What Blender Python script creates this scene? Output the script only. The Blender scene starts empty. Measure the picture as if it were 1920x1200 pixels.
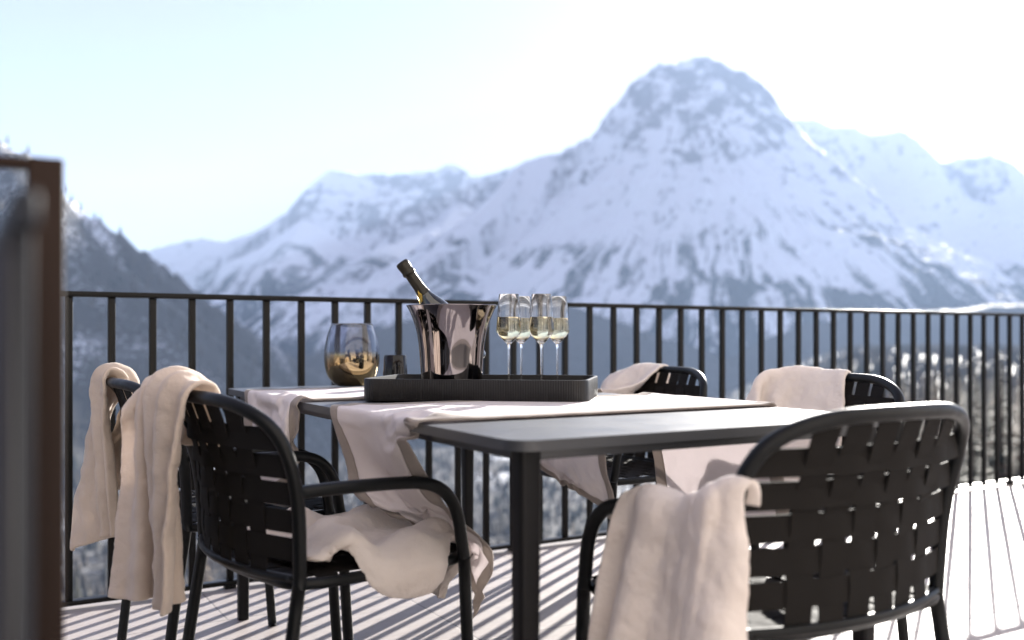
import bpy, bmesh, math, random
import numpy as np
from mathutils import Vector, Matrix, Quaternion
R = math.radians
random.seed(7)
C = bpy.context.scene
COL = C.collection

# ------------------------------------------------------------------ camera, sky, sun, exposure
HC = 0.90                      # camera height, m
FPX = 1765.0                   # focal length in photo pixels (1920 wide)
YH = 635.0                     # horizon row in the photo
cam_d = bpy.data.cameras.new('camera')
cam = bpy.data.objects.new('camera', cam_d); COL.objects.link(cam)
cam.location = (0, 0, HC); cam.rotation_euler = (R(90), 0, 0)
cam_d.sensor_width = 36; cam_d.lens = 36 * FPX / 1920
cam_d.shift_y = (YH - 600) / 1920
cam_d.clip_start = 0.05; cam_d.clip_end = 30000
cam_d.dof.use_dof = True; cam_d.dof.focus_distance = 2.42; cam_d.dof.aperture_fstop = 2.0
C.camera = cam

SUN_AZ, SUN_EL = 26.0, 18.5    # degrees right of the view axis, degrees up
w = bpy.data.worlds.new('World'); C.world = w; w.use_nodes = True
nt = w.node_tree; bg = nt.nodes['Background']
sky = nt.nodes.new('ShaderNodeTexSky'); sky.sky_type = 'NISHITA'; sky.sun_disc = False
sky.sun_elevation = R(SUN_EL); sky.sun_rotation = R(SUN_AZ)
sky.altitude = 1500; sky.air_density = 1.0; sky.dust_density = 1.6; sky.ozone_density = 1.6
veil = nt.nodes.new('ShaderNodeMix'); veil.data_type = 'RGBA'      # thin high cloud over the blue
tcw = nt.nodes.new('ShaderNodeTexCoord'); mpw = nt.nodes.new('ShaderNodeMapping'); mpw.inputs['Scale'].default_value = (1.2, 1.2, 6)
nzw = nt.nodes.new('ShaderNodeTexNoise'); nzw.inputs['Scale'].default_value = 2.2; nzw.inputs['Detail'].default_value = 5
mrw = nt.nodes.new('ShaderNodeMapRange'); mrw.inputs[1].default_value = .35; mrw.inputs[2].default_value = .7; mrw.inputs[3].default_value = .46; mrw.inputs[4].default_value = .62
nt.links.new(tcw.outputs['Generated'], mpw.inputs[0]); nt.links.new(mpw.outputs[0], nzw.inputs['Vector']); nt.links.new(nzw.outputs['Fac'], mrw.inputs[0])
nt.links.new(mrw.outputs[0], veil.inputs[0]); nt.links.new(sky.outputs[0], veil.inputs[6]); veil.inputs[7].default_value = (2.6, 1.92, 2.2, 1)
nt.links.new(veil.outputs[2], bg.inputs[0]); bg.inputs[1].default_value = 0.050
sd = bpy.data.lights.new('sun', 'SUN'); sd.energy = 5.0; sd.angle = R(0.55); sd.color = (1.0, 0.955, 0.885)
sun = bpy.data.objects.new('sun', sd); COL.objects.link(sun)
sv = Vector((math.sin(R(SUN_AZ)) * math.cos(R(SUN_EL)), math.cos(R(SUN_AZ)) * math.cos(R(SUN_EL)), math.sin(R(SUN_EL))))
sun.rotation_euler = sv.to_track_quat('Z', 'Y').to_euler()
C.view_settings.view_transform = 'Standard'; C.view_settings.look = 'None'
C.view_settings.gamma = 1.0; C.view_settings.exposure = 2.35
C.render.engine = 'CYCLES'
C.cycles.use_denoising = True
C.cycles.max_bounces = 10; C.cycles.transmission_bounces = 10; C.cycles.transparent_max_bounces = 12
C.cycles.volume_bounces = 0
C.cycles.sample_clamp_indirect = 8
C.cycles.caustics_refractive = True

# ------------------------------------------------------------------ frame of the terrace: u along the railing, v away from the house
TH = R(30.6)
U = Vector((math.cos(TH), math.sin(TH), 0)); V = Vector((-math.sin(TH), math.cos(TH), 0))
CORNER = Vector((0.0066, 1.463, 0))           # near left corner of the table
def W(u, v, z=0.0): return CORNER + U * u + V * v + Vector((0, 0, z))

# ------------------------------------------------------------------ materials
def lin(c): return tuple(((x / 255) / 12.92 if x / 255 <= .04045 else ((x / 255 + .055) / 1.055) ** 2.4) for x in c)
def mat(name, col, rough=.5, metal=0.0, spec=.5, **kw):
    m = bpy.data.materials.new(name); m.use_nodes = True
    b = m.node_tree.nodes['Principled BSDF']
    b.inputs['Base Color'].default_value = (*col, 1); b.inputs['Roughness'].default_value = rough
    b.inputs['Metallic'].default_value = metal; b.inputs['Specular IOR Level'].default_value = spec
    for k, v in kw.items():
        b.inputs[k.replace('_', ' ')].default_value = v
    return m
def nodes(m): return m.node_tree.nodes, m.node_tree.links, m.node_tree.nodes['Principled BSDF']
def noise(m, scale, detail=4, rough=.55, coord='Object', dist=0.0, stretch=None):
    n, l, b = nodes(m)
    tc = n.new('ShaderNodeTexCoord'); t = n.new('ShaderNodeTexNoise')
    t.inputs['Scale'].default_value = scale; t.inputs['Detail'].default_value = detail
    t.inputs['Roughness'].default_value = rough; t.inputs['Distortion'].default_value = dist
    if stretch:
        mp = n.new('ShaderNodeMapping'); mp.inputs['Scale'].default_value = stretch
        l.new(tc.outputs[coord], mp.inputs[0]); l.new(mp.outputs[0], t.inputs['Vector'])
    else: l.new(tc.outputs[coord], t.inputs['Vector'])
    return t.outputs['Fac']
def ramp(m, src, stops):
    n, l, b = nodes(m); r = n.new('ShaderNodeValToRGB')
    while len(r.color_ramp.elements) < len(stops): r.color_ramp.elements.new(.5)
    for e, (p, c) in zip(r.color_ramp.elements, stops):
        e.position = p; e.color = (*c, 1) if len(c) == 3 else c
    l.new(src, r.inputs[0]); return r.outputs[0]
def mixc(m, fac, a, b_, mode='MIX'):
    n, l, b = nodes(m); x = n.new('ShaderNodeMix'); x.data_type = 'RGBA'; x.blend_type = mode
    for sock, val in ((x.inputs[0], fac), (x.inputs[6], a), (x.inputs[7], b_)):
        if isinstance(val, (int, float)): sock.default_value = val
        elif isinstance(val, tuple): sock.default_value = (*val, 1)
        else: l.new(val, sock)
    return x.outputs[2]
def bump(m, src, strength=.3, dist=.002, prev=None):
    n, l, b = nodes(m); bp = n.new('ShaderNodeBump')
    bp.inputs['Strength'].default_value = strength; bp.inputs['Distance'].default_value = dist
    l.new(src, bp.inputs['Height'])
    if prev is not None: l.new(prev, bp.inputs['Normal'])
    l.new(bp.outputs[0], b.inputs['Normal']); return bp.outputs[0]
def setc(m, out, sock='Base Color'): m.node_tree.links.new(out, m.node_tree.nodes['Principled BSDF'].inputs[sock])

M = {}
m = M['frame'] = mat('black_powder_coat', (.005, .006, .007), .34, spec=.2); bump(m, noise(m, 900, 2), .12, .0004)
setc(m, ramp(m, noise(m, 30), [(.3, (.34,) * 3), (.7, (.46,) * 3)]), 'Roughness')
m = M['rail'] = mat('railing_paint', (.006, .006, .006), .36, spec=.15); bump(m, noise(m, 700, 2), .12, .0004)
setc(m, ramp(m, noise(m, 14), [(.3, (.28,) * 3), (.7, (.42,) * 3)]), 'Roughness')
m = M['strap'] = mat('woven_elastic_strap', (.0095, .0085, .008), .75, spec=.12); bump(m, noise(m, 1400, 2), .4, .0005)
m = M['table'] = mat('table_lacquer_glare', (.040, .043, .050), .42, spec=.5); bump(m, noise(m, 1100, 2), .15, .0003)  # tabletop tone lifted in place of grazing reflection; legs keep the dark tone
setc(m, ramp(m, noise(m, 8, 6), [(.3, (.38,) * 3), (.7, (.48,) * 3)]), 'Roughness')
m = M['leg'] = mat('leg_lacquer', (.008, .008, .009), .45, spec=.15)
m = M['brown'] = mat('brown_painted_metal', (.020, .0115, .0085), .55, spec=.12); bump(m, noise(m, 300), .15, .0005)
m = M['slate'] = mat('slate_grey_metal', (.020, .023, .030), .5, spec=.1); bump(m, noise(m, 300), .15, .0005)
m = M['dark'] = mat('dark_panel', (.012, .011, .012), .6)

def translucent(m, k):       # thin cloth lets part of the sunlight through
    n, l, b = nodes(m); t = n.new('ShaderNodeBsdfTranslucent'); mx = n.new('ShaderNodeMixShader'); mx.inputs[0].default_value = k
    src = b.inputs['Base Color'].links[0].from_socket; l.new(src, t.inputs[0]); l.new(b.inputs['Normal'].links[0].from_socket, t.inputs['Normal'])
    l.new(b.outputs[0], mx.inputs[1]); l.new(t.outputs[0], mx.inputs[2]); l.new(mx.outputs[0], n['Material Output'].inputs[0])
def fleece(name, a, b_, sc=240):
    m = mat(name, a, .95, spec=.12, Sheen_Weight=.35, Sheen_Roughness=.5)
    big = noise(m, 9, 4); setc(m, mixc(m, ramp(m, big, [(.35, (0, 0, 0)), (.65, (1, 1, 1))]), a, b_))
    p = bump(m, noise(m, 14, 5, .6), .35, .02); bump(m, noise(m, sc, 3, .7), .55, .0022, p)
    translucent(m, .30); return m
M['fleece'] = fleece('beige_fleece', (.66, .565, .49), (.73, .635, .56))
M['fleece_dark'] = fleece('taupe_fleece', (.53, .45, .385), (.60, .515, .445))
M['fleece_pale'] = fleece('pale_fleece', (.78, .71, .665), (.84, .775, .73))
def linen(name, a, b_):
    m = mat(name, a, .85, spec=.15, Sheen_Weight=.15)
    n, l, bs = nodes(m)
    tc = n.new('ShaderNodeTexCoord'); h = None
    outs = []
    for ax in 'XY':
        wv = n.new('ShaderNodeTexWave'); wv.bands_direction = ax; wv.inputs['Scale'].default_value = 160
        wv.inputs['Distortion'].default_value = 1.5; wv.inputs['Detail'].default_value = 2; wv.inputs['Detail Scale'].default_value = .6
        l.new(tc.outputs['UV'], wv.inputs[0]); outs.append(wv.outputs['Fac'])
    mx = mixc(m, .5, outs[0], outs[1])
    nz = noise(m, 60, 5, .7, 'UV', stretch=(1, 6, 1))
    setc(m, mixc(m, nz, a, b_))
    p = bump(m, noise(m, 10, 5, .6), .4, .012); bump(m, mx, .35, .0006, p)
    translucent(m, .38); return m
M['linen'] = linen('white_linen', (.82, .77, .775), (.88, .84, .845))
M['hem'] = linen('taupe_hem', (.36, .32, .30), (.46, .41, .38))

def glassmat(name, col=(1, 1, 1), rough=0.0, ior=1.45):
    m = mat(name, col, rough, Transmission_Weight=1.0, IOR=ior); return m
M['glass'] = glassmat('clear_glass')
M['wine'] = glassmat('sparkling_wine', (1.0, .90, .58), 0, 1.34)
M['steel'] = mat('dark_rose_steel', (.245, .22, .218), .045, 1.0)
M['bottle'] = mat('dark_bottle_glass', (.006, .010, .012), .06, Coat_Weight=.5)
M['foil'] = mat('black_gold_foil', (.02, .018, .014), .32, .6); bump(M['foil'], noise(M['foil'], 120, 3), .5, .002)
M['gold'] = mat('gold_print', (.65, .46, .10), .35, .9)
m = M['ombre'] = mat('ombre_mirror_glass', (.8, .6, .3), .04)
def ombre(m, z0, z1):      # a metal coating on the lower wall fading to clear glass above
    n, l, b = nodes(m); tc = n.new('ShaderNodeTexCoord'); sp = n.new('ShaderNodeSeparateXYZ'); l.new(tc.outputs['Object'], sp.inputs[0])
    mr = n.new('ShaderNodeMapRange'); mr.inputs[1].default_value = z0; mr.inputs[2].default_value = z1
    l.new(sp.outputs[2], mr.inputs[0])
    b.inputs['Base Color'].default_value = (.44, .33, .18, 1); b.inputs['Metallic'].default_value = 1
    g = n.new('ShaderNodeBsdfGlass'); g.inputs['Roughness'].default_value = 0; g.inputs['IOR'].default_value = 1.45
    g.inputs['Color'].default_value = (.86, .87, .90, 1)
    mx = n.new('ShaderNodeMixShader'); l.new(mr.outputs[0], mx.inputs[0]); l.new(b.outputs[0], mx.inputs[1]); l.new(g.outputs[0], mx.inputs[2])
    l.new(mx.outputs[0], n['Material Output'].inputs[0])
ombre(m, .055, .115)
M['smoke'] = mat('smoked_glass', (.006, .006, .007), .08, spec=.25)
m = M['tray'] = mat('tray_black_leather', (.012, .0115, .012), .42, spec=.25)
m = M['tray_in'] = mat('tray_inside_black', (.016, .016, .017), .3)

m = M['tile'] = mat('terrace_tile', (.5, .46, .44), .55)
def tile(m):
    n, l, b = nodes(m)
    tc = n.new('ShaderNodeTexCoord')
    br = n.new('ShaderNodeTexBrick'); br.offset = 0.5; br.inputs['Scale'].default_value = 1.0
    br.inputs['Brick Width'].default_value = 1.2; br.inputs['Row Height'].default_value = .6
    br.inputs['Mortar Size'].default_value = .0035; br.inputs['Mortar Smooth'].default_value = .2
    br.inputs['Color1'].default_value = (.36, .325, .31, 1); br.inputs['Color2'].default_value = (.41, .37, .355, 1)
    br.inputs['Mortar'].default_value = (.17, .155, .15, 1)
    l.new(tc.outputs['Object'], br.inputs['Vector'])
    g = noise(m, 3.0, 8, .65, stretch=(1, 14, 1)); g2 = noise(m, 35, 6, .7)
    c = mixc(m, ramp(m, g, [(.3, (0, 0, 0)), (.75, (.45,) * 3)]), br.outputs['Color'], (.25, .215, .20))
    c = mixc(m, ramp(m, g2, [(.45, (0, 0, 0)), (.8, (.3,) * 3)]), c, (.46, .44, .43))
    setc(m, c)
    setc(m, ramp(m, g2, [(.3, (.42,) * 3), (.7, (.62,) * 3)]), 'Roughness')
    inv = n.new('ShaderNodeMath'); inv.operation = 'SUBTRACT'; inv.inputs[0].default_value = 1; l.new(br.outputs['Fac'], inv.inputs[1])
    p = bump(m, inv.outputs[0], .6, .003); bump(m, g, .15, .002, p)
tile(m)
m = M['plaster'] = mat('warm_plaster', (.78, .72, .66), .8); setc(m, ramp(m, noise(m, 4, 6), [(.3, (.68, .63, .58)), (.7, (.74, .69, .64))])); bump(m, noise(m, 60), .3, .003)
m = M['wood'] = mat('larch_board', (.30, .19, .12), .6); setc(m, ramp(m, noise(m, 3, 6, stretch=(1, 1, 12)), [(.3, (.24, .14, .085)), (.7, (.38, .25, .16))]))
M['pane'] = mat('dark_window_glass', (.02, .022, .025), .03, spec=.8)

# ------------------------------------------------------------------ object helpers
def obj(name, me, m, parent=None, smooth=True):
    if isinstance(me, bmesh.types.BMesh):
        bm = me; me = bpy.data.meshes.new(name); bm.to_mesh(me); bm.free()
    o = bpy.data.objects.new(name, me); COL.objects.link(o)
    if m is not None and len(me.materials) == 0:
        me.materials.append(M[m] if isinstance(m, str) else m)
    if smooth: me.polygons.foreach_set('use_smooth', [True] * len(me.polygons))
    if parent: o.parent = parent
    return o
def tag(o, label, cat, group=None):
    o['label'] = label; o['category'] = cat
    if group: o['group'] = group
    return o
def thing(name, label, cat, loc=(0, 0, 0), rz=0, group=None):
    o = bpy.data.objects.new(name, None); COL.objects.link(o); o.location = loc; o.rotation_euler = (0, 0, rz)
    o.empty_display_size = .1
    return tag(o, label, cat, group)
def struct(o, kind='structure'): o['kind'] = kind; return o
def copy_tree(o, parent=None):
    c = o.copy(); COL.objects.link(c)
    if parent: c.parent = parent
    for ch in [x for x in bpy.data.objects if x.parent == o]: copy_tree(ch, c)
    return c
def auto(o, ang=40):
    me = o.data
    try: me.set_sharp_from_angle(angle=R(ang))
    except Exception: pass
    return o
def box(bm, lo, hi, bev=0.0, seg=2, taper=None):
    lo, hi = Vector(lo), Vector(hi)
    r = bmesh.ops.create_cube(bm, size=1.0); vs = r['verts']
    for v in vs: v.co = Vector([lo[i] + (v.co[i] + .5) * (hi[i] - lo[i]) for i in range(3)])
    if bev > 0:
        es = list({e for v in vs for e in v.link_edges})
        bmesh.ops.bevel(bm, geom=es, offset=bev, segments=seg, profile=.5, affect='EDGES')
    return bm
def catmull(pts, n=8, closed=False):
    P = [Vector(p) for p in pts]; out = []
    N = len(P); rng = range(N if closed else N - 1)
    for i in rng:
        p1, p2 = P[i], P[(i + 1) % N]
        p0 = P[i - 1] if (closed or i > 0) else p1 * 2 - p2
        p3 = P[(i + 2) % N] if (closed or i + 2 < N) else p2 * 2 - p1
        for k in range(n):
            t = k / n
            out.append(.5 * ((2 * p1) + (p2 - p0) * t + (2 * p0 - 5 * p1 + 4 * p2 - p3) * t * t + (3 * p1 - p0 - 3 * p2 + p3) * t ** 3))
    if not closed: out.append(P[-1])
    return out
def tube(bm, pts, r, seg=14, closed=False, cap=True):
    P = [Vector(p) for p in pts]; N = len(P); rings = []
    up = None
    for i in range(N):
        a = P[i - 1] if (i > 0 or closed) else P[i]; b = P[(i + 1) % N] if (i < N - 1 or closed) else P[i]
        t = (b - a).normalized()
        if up is None:
            up = Vector((0, 0, 1)) if abs(t.z) < .9 else Vector((0, 1, 0))
        up = (up - t * up.dot(t)).normalized(); s = t.cross(up)
        rr = r[i] if isinstance(r, (list, tuple)) else r
        rings.append([bm.verts.new(P[i] + (up * math.cos(2 * math.pi * k / seg) + s * math.sin(2 * math.pi * k / seg)) * rr) for k in range(seg)])
    for i in range(N if closed else N - 1):
        A, B = rings[i], rings[(i + 1) % N]
        for k in range(seg): bm.faces.new((A[k], A[(k + 1) % seg], B[(k + 1) % seg], B[k]))
    if cap and not closed:
        bm.faces.new(rings[0]); bm.faces.new(rings[-1][::-1])
    return bm
def lathe(bm, prof, seg=64, closed=False):
    rings = []
    for (r, z) in prof:
        if r < 1e-6: rings.append([bm.verts.new((0, 0, z))])
        else: rings.append([bm.verts.new((r * math.cos(2 * math.pi * k / seg), r * math.sin(2 * math.pi * k / seg), z)) for k in range(seg)])
    n = len(rings)
    for i in range(n if closed else n - 1):
        A, B = rings[i], rings[(i + 1) % n]
        for k in range(seg):
            k2 = (k + 1) % seg
            if len(A) == 1 and len(B) == 1: continue
            if len(A) == 1: bm.faces.new((A[0], B[k2], B[k]))
            elif len(B) == 1: bm.faces.new((A[k], A[k2], B[0]))
            else: bm.faces.new((A[k], A[k2], B[k2], B[k]))
    bmesh.ops.recalc_face_normals(bm, faces=bm.faces)
    return bm
def rrect(hx, hy, r, n=8):
    pts = []
    for cx, cy, a0 in ((hx - r, hy - r, 0), (-hx + r, hy - r, 90), (-hx + r, -hy + r, 180), (hx - r, -hy + r, 270)):
        for k in range(n + 1):
            a = R(a0 + 90 * k / n); pts.append((cx + r * math.cos(a), cy + r * math.sin(a)))
    return pts
def prism(bm, outline, z0, z1, bev=0.0):
    lo = [bm.verts.new((x, y, z0)) for x, y in outline]; hi = [bm.verts.new((x, y, z1)) for x, y in outline]
    n = len(outline)
    bm.faces.new(lo[::-1]); top = bm.faces.new(hi)
    for i in range(n): bm.faces.new((lo[i], lo[(i + 1) % n], hi[(i + 1) % n], hi[i]))
    if bev: bmesh.ops.bevel(bm, geom=list(set(top.edges) | {e for v in lo for e in v.link_edges if e.other_vert(v) in lo}), offset=bev, segments=3, profile=.5, affect='EDGES')
    return bm

# ------------------------------------------------------------------ terrace floor
RZ = TH
FV = 2.185       # railing line: v of the railing measured from the table corner, set below
fence0 = Vector((-1.474, 3.13, 0))                     # foot of the first bar
rel = fence0 - CORNER
FU0, FV = rel.dot(U), rel.dot(V)
HOUSE_V = -3.4
bm = bmesh.new(); box(bm, (-5.5, HOUSE_V, -.14), (13, FV + .035, 0))
fl = obj('terrace_floor', bm, 'tile', smooth=False); fl.location = CORNER; fl.rotation_euler.z = RZ; struct(fl)
bm = bmesh.new(); box(bm, (-5.5, HOUSE_V, -8), (13, FV - .2, -.144))
o = obj('terrace_wall', bm, 'plaster', smooth=False); o.location = CORNER; o.rotation_euler.z = RZ
tag(o, 'plastered retaining wall carrying the tiled terrace', 'wall')

# ------------------------------------------------------------------ railing
SP = .1322
fence = thing('balcony_railing', 'long black metal railing with square vertical bars along the terrace edge', 'railing', CORNER, RZ)
n0, n1 = -14, 66
ua, ub = FU0 + n0 * SP, FU0 + n1 * SP
bm = bmesh.new(); box(bm, (ua, FV - .023, 1.040), (ub, FV + .023, 1.058), .0025)
obj('top_rail', bm, 'rail', fence)
bm = bmesh.new(); box(bm, (ua, FV - .019, .014), (ub, FV + .019, .029), .002)
obj('bottom_rail', bm, 'rail', fence)
bars = []
bm = bmesh.new(); box(bm, (-.0118, -.0105, .0291), (.0118, .0105, 1.0399), .002)
b0 = obj('bar', bm, 'rail', fence); b0.location = (FU0 + n0 * SP, FV, 0)
for k in range(n0 + 1, n1 + 1):
    c = b0.copy(); COL.objects.link(c); c.parent = fence; c.location = (FU0 + k * SP, FV, 0)
for k in range(n0, n1 + 1, 9):
    bm = bmesh.new(); box(bm, (-.02, -.018, .0), (.02, .018, .0138), .002)
    c = obj('foot', bm, 'rail', fence); c.location = (FU0 + k * SP, FV, 0)

# ------------------------------------------------------------------ house behind the camera (seen only in reflections, and lights the shade side)
def house():
    h = thing('hotel_facade', 'warm plastered hotel front with dark glazed doors behind the terrace', 'building', CORNER, RZ)
    doors = [(-3.9, -2.6), (1.6, 2.7), (5.6, 6.8), (9.2, 10.4)]
    bm = bmesh.new(); x = -5.5; y0, y1 = HOUSE_V - .35, HOUSE_V
    for a, b in doors:
        box(bm, (x, y0, -.14), (a, y1, 3.2)); box(bm, (a, y0, 2.35), (b, y1, 3.2)); x = b
    box(bm, (x, y0, -.14), (13, y1, 3.2))
    obj('wall', bm, 'plaster', h, smooth=False)
    bm = bmesh.new(); box(bm, (-5.6, y0 - .1, 3.202), (13.1, y1 + .25, 3.45)); obj('balcony_slab', bm, 'wood', h, smooth=False)
    bm = bmesh.new(); box(bm, (-5.5, y0, 3.452), (13, y1 - .05, 10.5)); obj('upper_wall', bm, 'plaster', h, smooth=False)
    for a, b in doors:
        bm = bmesh.new()
        box(bm, (a + .002, y0 + .1, .0), (a + .07, y0 + .2, 2.348)); box(bm, (b - .07, y0 + .1, 0), (b - .002, y0 + .2, 2.348))
        box(bm, (a + .07, y0 + .1, 2.28), (b - .07, y0 + .2, 2.348)); box(bm, ((a + b) / 2 - .04, y0 + .1, 0), ((a + b) / 2 + .04, y0 + .2, 2.28))
        d = obj('door', bm, 'brown', h, smooth=False)
        bm = bmesh.new(); box(bm, (a + .07, y0 + .13, .01), ((a + b) / 2 - .04, y0 + .15, 2.28)); box(bm, ((a + b) / 2 + .04, y0 + .13, .01), (b - .07, y0 + .15, 2.28))
        obj('pane', bm, 'pane', d, smooth=False)
house()

# ------------------------------------------------------------------ blurred screen and handrail at the left edge
def screens():
    D = .96
    t = thing('terrace_screen_frame', 'brown metal frame post with thin top rail, tall and close at the left edge', 'screen frame', ((85 - 960) / FPX * D, D, 0), TH)
    bm = bmesh.new(); box(bm, (-.0165, -.012, 0), (.0165, .012, 1.0828), .002); obj('post', bm, 'brown', t)
    bm = bmesh.new(); box(bm, (-.60, -.012, 1.071), (-.0167, .012, 1.0815), .0015); obj('top_rail', bm, 'brown', t)
    t = thing('slatted_side_rail', 'slate grey slatted side panel with sloping handrail inside the brown frame post', 'side railing', (-.262, .50, 0), TH)
    bm = bmesh.new(); box(bm, (-.003, 0, .960), (.010, 1.4, .980), .003); obj('handrail', bm, 'slate', t)
    bm = bmesh.new(); box(bm, (-.004, .01, .02), (.0, 1.4, .957)); obj('back_panel', bm, 'dark', t)
    for k in range(12):
        bm = bmesh.new(); y = .008 + k * .115
        box(bm, (.0005, y, .02), (.007, y + .085, .956), .001); obj('slat', bm, 'slate', t)
screens()

# ------------------------------------------------------------------ table
TL, TW, TZ = 1.83, .905, .74
def table():
    t = thing('dining_table', 'long dark metal terrace table with rounded corners and square legs', 'table', W(0, 0), RZ)
    bm = bmesh.new(); o2 = [(x + TW / 2, y + TL / 2) for x, y in rrect(TW / 2, TL / 2, .045, 10)]
    prism(bm, o2, TZ - .018, TZ, .0018); auto(obj('tabletop', bm, 'table', t), 35)
    bm = bmesh.new()
    for a, b in (((.04, .03), (TW - .04, .055)), ((.04, TL - .055), (TW - .04, TL - .03)), ((.03, .056), (.055, TL - .056)), ((TW - .055, .056), (TW - .03, TL - .056))):
        box(bm, (a[0], a[1], TZ - .036), (b[0], b[1], TZ - .0185), .001)
    obj('apron', bm, 'table', t)
    for sx in (0, 1):
        for sy in (0, 1):
            bm = bmesh.new(); cx, cy = (.045, TW - .045)[sx], (.045, TL - .045)[sy]
            rings = []
            for z, hs in ((0, .0165), (TZ - .03, .0200), (TZ - .0185, .0200)):
                rings.append([bm.verts.new((x, y, z)) for x, y in rrect(hs, hs, .009, 5)])
            n = len(rings[0])
            for A, B in zip(rings, rings[1:]):
                for k in range(n): bm.faces.new((A[k], A[(k + 1) % n], B[(k + 1) % n], B[k]))
            bm.faces.new(rings[0][::-1]); bm.faces.new(rings[-1])
            o = obj('leg', bm, 'leg', t); o.location = (cx, cy, 0); auto(o, 35)
    return t
tab = table()

# ------------------------------------------------------------------ chairs
TR = .0132
def side_y(z):      # y of the side tubes of the back at height z
    return float(np.interp(z, [0, .42, .55, .63, .70, .76, .785], [-.235, -.175, -.180, -.190, -.212, -.234, -.244]))
def side_x(z): return float(np.interp(z, [0, .42, .60, .66, .70, .735, .76, .775, .785], [.262, .250, .262, .265, .262, .245, .212, .170, .11]))
def back_pt(s, z, bow=None):   # s -1..1 across
    b = float(np.interp(z, [.44, .785], [.055, .052]))
    return Vector((s, side_y(z) - b * (1 - (s / .258) ** 2), z))
def hoop_path():
    right = [(side_x(z), side_y(z), z) for z in (.43, .50, .56, .61, .65, .69, .715, .738, .757, .770, .779)]
    out = []
    for x, y, z in right:
        yy = y - .052 * (1 - min(1, x / .258) ** 2) if z > .61 else y
        out.append(Vector((x, yy, z)))
    top = [Vector((.10, back_pt(.10, .785).y, .7835)), Vector((0, back_pt(0, .785).y, .785))]
    half = out + top
    return half + [Vector((-p.x, p.y, p.z)) for p in half[-2::-1]]
HOOP = catmull(hoop_path(), 3)
def arm_path(s):
    p = [(.262, -.190, .612), (.266, -.10, .614), (.270, .02, .612), (.272, .082, .607), (.273, .125, .592), (.273, .155, .562), (.273, .172, .522), (.272, .181, .47), (.271, .187, .44)]
    return catmull([(s * x, y, z) for x, y, z in p], 5)
def strip(bm, pts, nrm, wdir, width, th=.0022):
    """a flat strap through pts; wdir = width direction at each point"""
    rows = []
    for p, n_, w_ in zip(pts, nrm, wdir):
        a = w_ * (width / 2); h = n_ * (th / 2)
        rows.append([bm.verts.new(p + a + h), bm.verts.new(p - a + h), bm.verts.new(p - a - h), bm.verts.new(p + a - h)])
    for A, B in zip(rows, rows[1:]):
        for k in range(4): bm.faces.new((A[k], A[(k + 1) % 4], B[(k + 1) % 4], B[k]))
    bm.faces.new(rows[0][::-1]); bm.faces.new(rows[-1])
def hoop_z(x):       # z of hoop tube centre above a given |x|
    pts = [p for p in HOOP if p.x >= 0 and p.z > .64]
    pts.sort(key=lambda p: p.x)
    return float(np.interp(abs(x), [p.x for p in pts], [p.z for p in pts]))
def hoop_x(z):
    pts = [p for p in HOOP if p.x >= 0]; pts.sort(key=lambda p: p.z)
    return float(np.interp(z, [p.z for p in pts], [p.x for p in pts]))
ZB = .452
def weave_back():
    bm = bmesh.new()
    nv, nh = 6, 5
    dv = .060; vx = [(-(nv - 1) / 2 + i) * dv for i in range(nv)]
    dh = .0525; hz = [.503 + j * dh for j in range(nh)]
    off = .0018
    def nrm(s, z):
        a = back_pt(s + .002, z) - back_pt(s - .002, z); b = back_pt(s, min(z + .003, .784)) - back_pt(s, z - .003)
        return a.cross(b).normalized()
    for i, x in enumerate(vx):
        zt = hoop_z(x) + .004; zs = np.linspace(ZB - .012, zt, 44); P = []; Nn = []; Wd = []
        for z in zs:
            ph = (z - hz[0]) / dh; sgn = math.cos(math.pi * (ph + i)) if z < hz[-1] + dh * .5 else math.cos(math.pi * (nh - .5 + i)) * 0
            n_ = nrm(x, z); P.append(back_pt(x, z) + n_ * off * sgn); Nn.append(n_)
            Wd.append((back_pt(x + .002, z) - back_pt(x - .002, z)).normalized())
        strip(bm, P, Nn, Wd, .0485)
    for j, z in enumerate(hz):
        xe = hoop_x(z) + .002; xs = np.linspace(-xe, xe, 60); P = []; Nn = []; Wd = []
        for x in xs:
            ph = (x - vx[0]) / dv; sgn = -math.cos(math.pi * (ph + j)) if abs(x) < (nv / 2) * dv else 0
            n_ = nrm(x, z); P.append(back_pt(x, z) + n_ * off * sgn); Nn.append(n_); Wd.append(Vector((0, 0, 1)))
        strip(bm, P, Nn, Wd, .0432)
    bmesh.ops.recalc_face_normals(bm, faces=bm.faces)
    return bm
def seat_outline():
    return [(-.250, -.165), (-.262, 0), (-.262, .12), (-.245, .185), (-.19, .225), (-.08, .238), (.08, .238), (.19, .225), (.245, .185), (.262, .12), (.262, 0), (.250, -.165), (.15, -.20), (0, -.212), (-.15, -.20)]
def weave_seat():
    bm = bmesh.new(); d = .052
    def z(x, y): return .448 - .012 * (1 - (x / .26) ** 2) * (1 - (y / .24) ** 2)
    for i in range(9):
        x = (-4 + i) * d; y1 = float(np.interp(abs(x), [0, .1, .19, .245], [.238, .237, .225, .185])); y0 = -.20
        ys = np.linspace(y0, y1, 40)
        P = [Vector((x, y, z(x, y) + .0022 * math.cos(math.pi * ((y + .17) / d + i)))) for y in ys]
        strip(bm, P, [Vector((0, 0, 1))] * 40, [Vector((1, 0, 0))] * 40, .0425)
    for j in range(8):
        y = -.17 + j * d; xe = float(np.interp(y, [-.17, .12, .185, .225], [.25, .262, .245, .20]))
        xs = np.linspace(-xe, xe, 50)
        P = [Vector((x, y, z(x, y) - .0022 * math.cos(math.pi * ((x + 4 * d) / d + j)))) for x in xs]
        strip(bm, P, [Vector((0, 0, 1))] * 50, [Vector((0, 1, 0))] * 50, .0425)
    return bm
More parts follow.
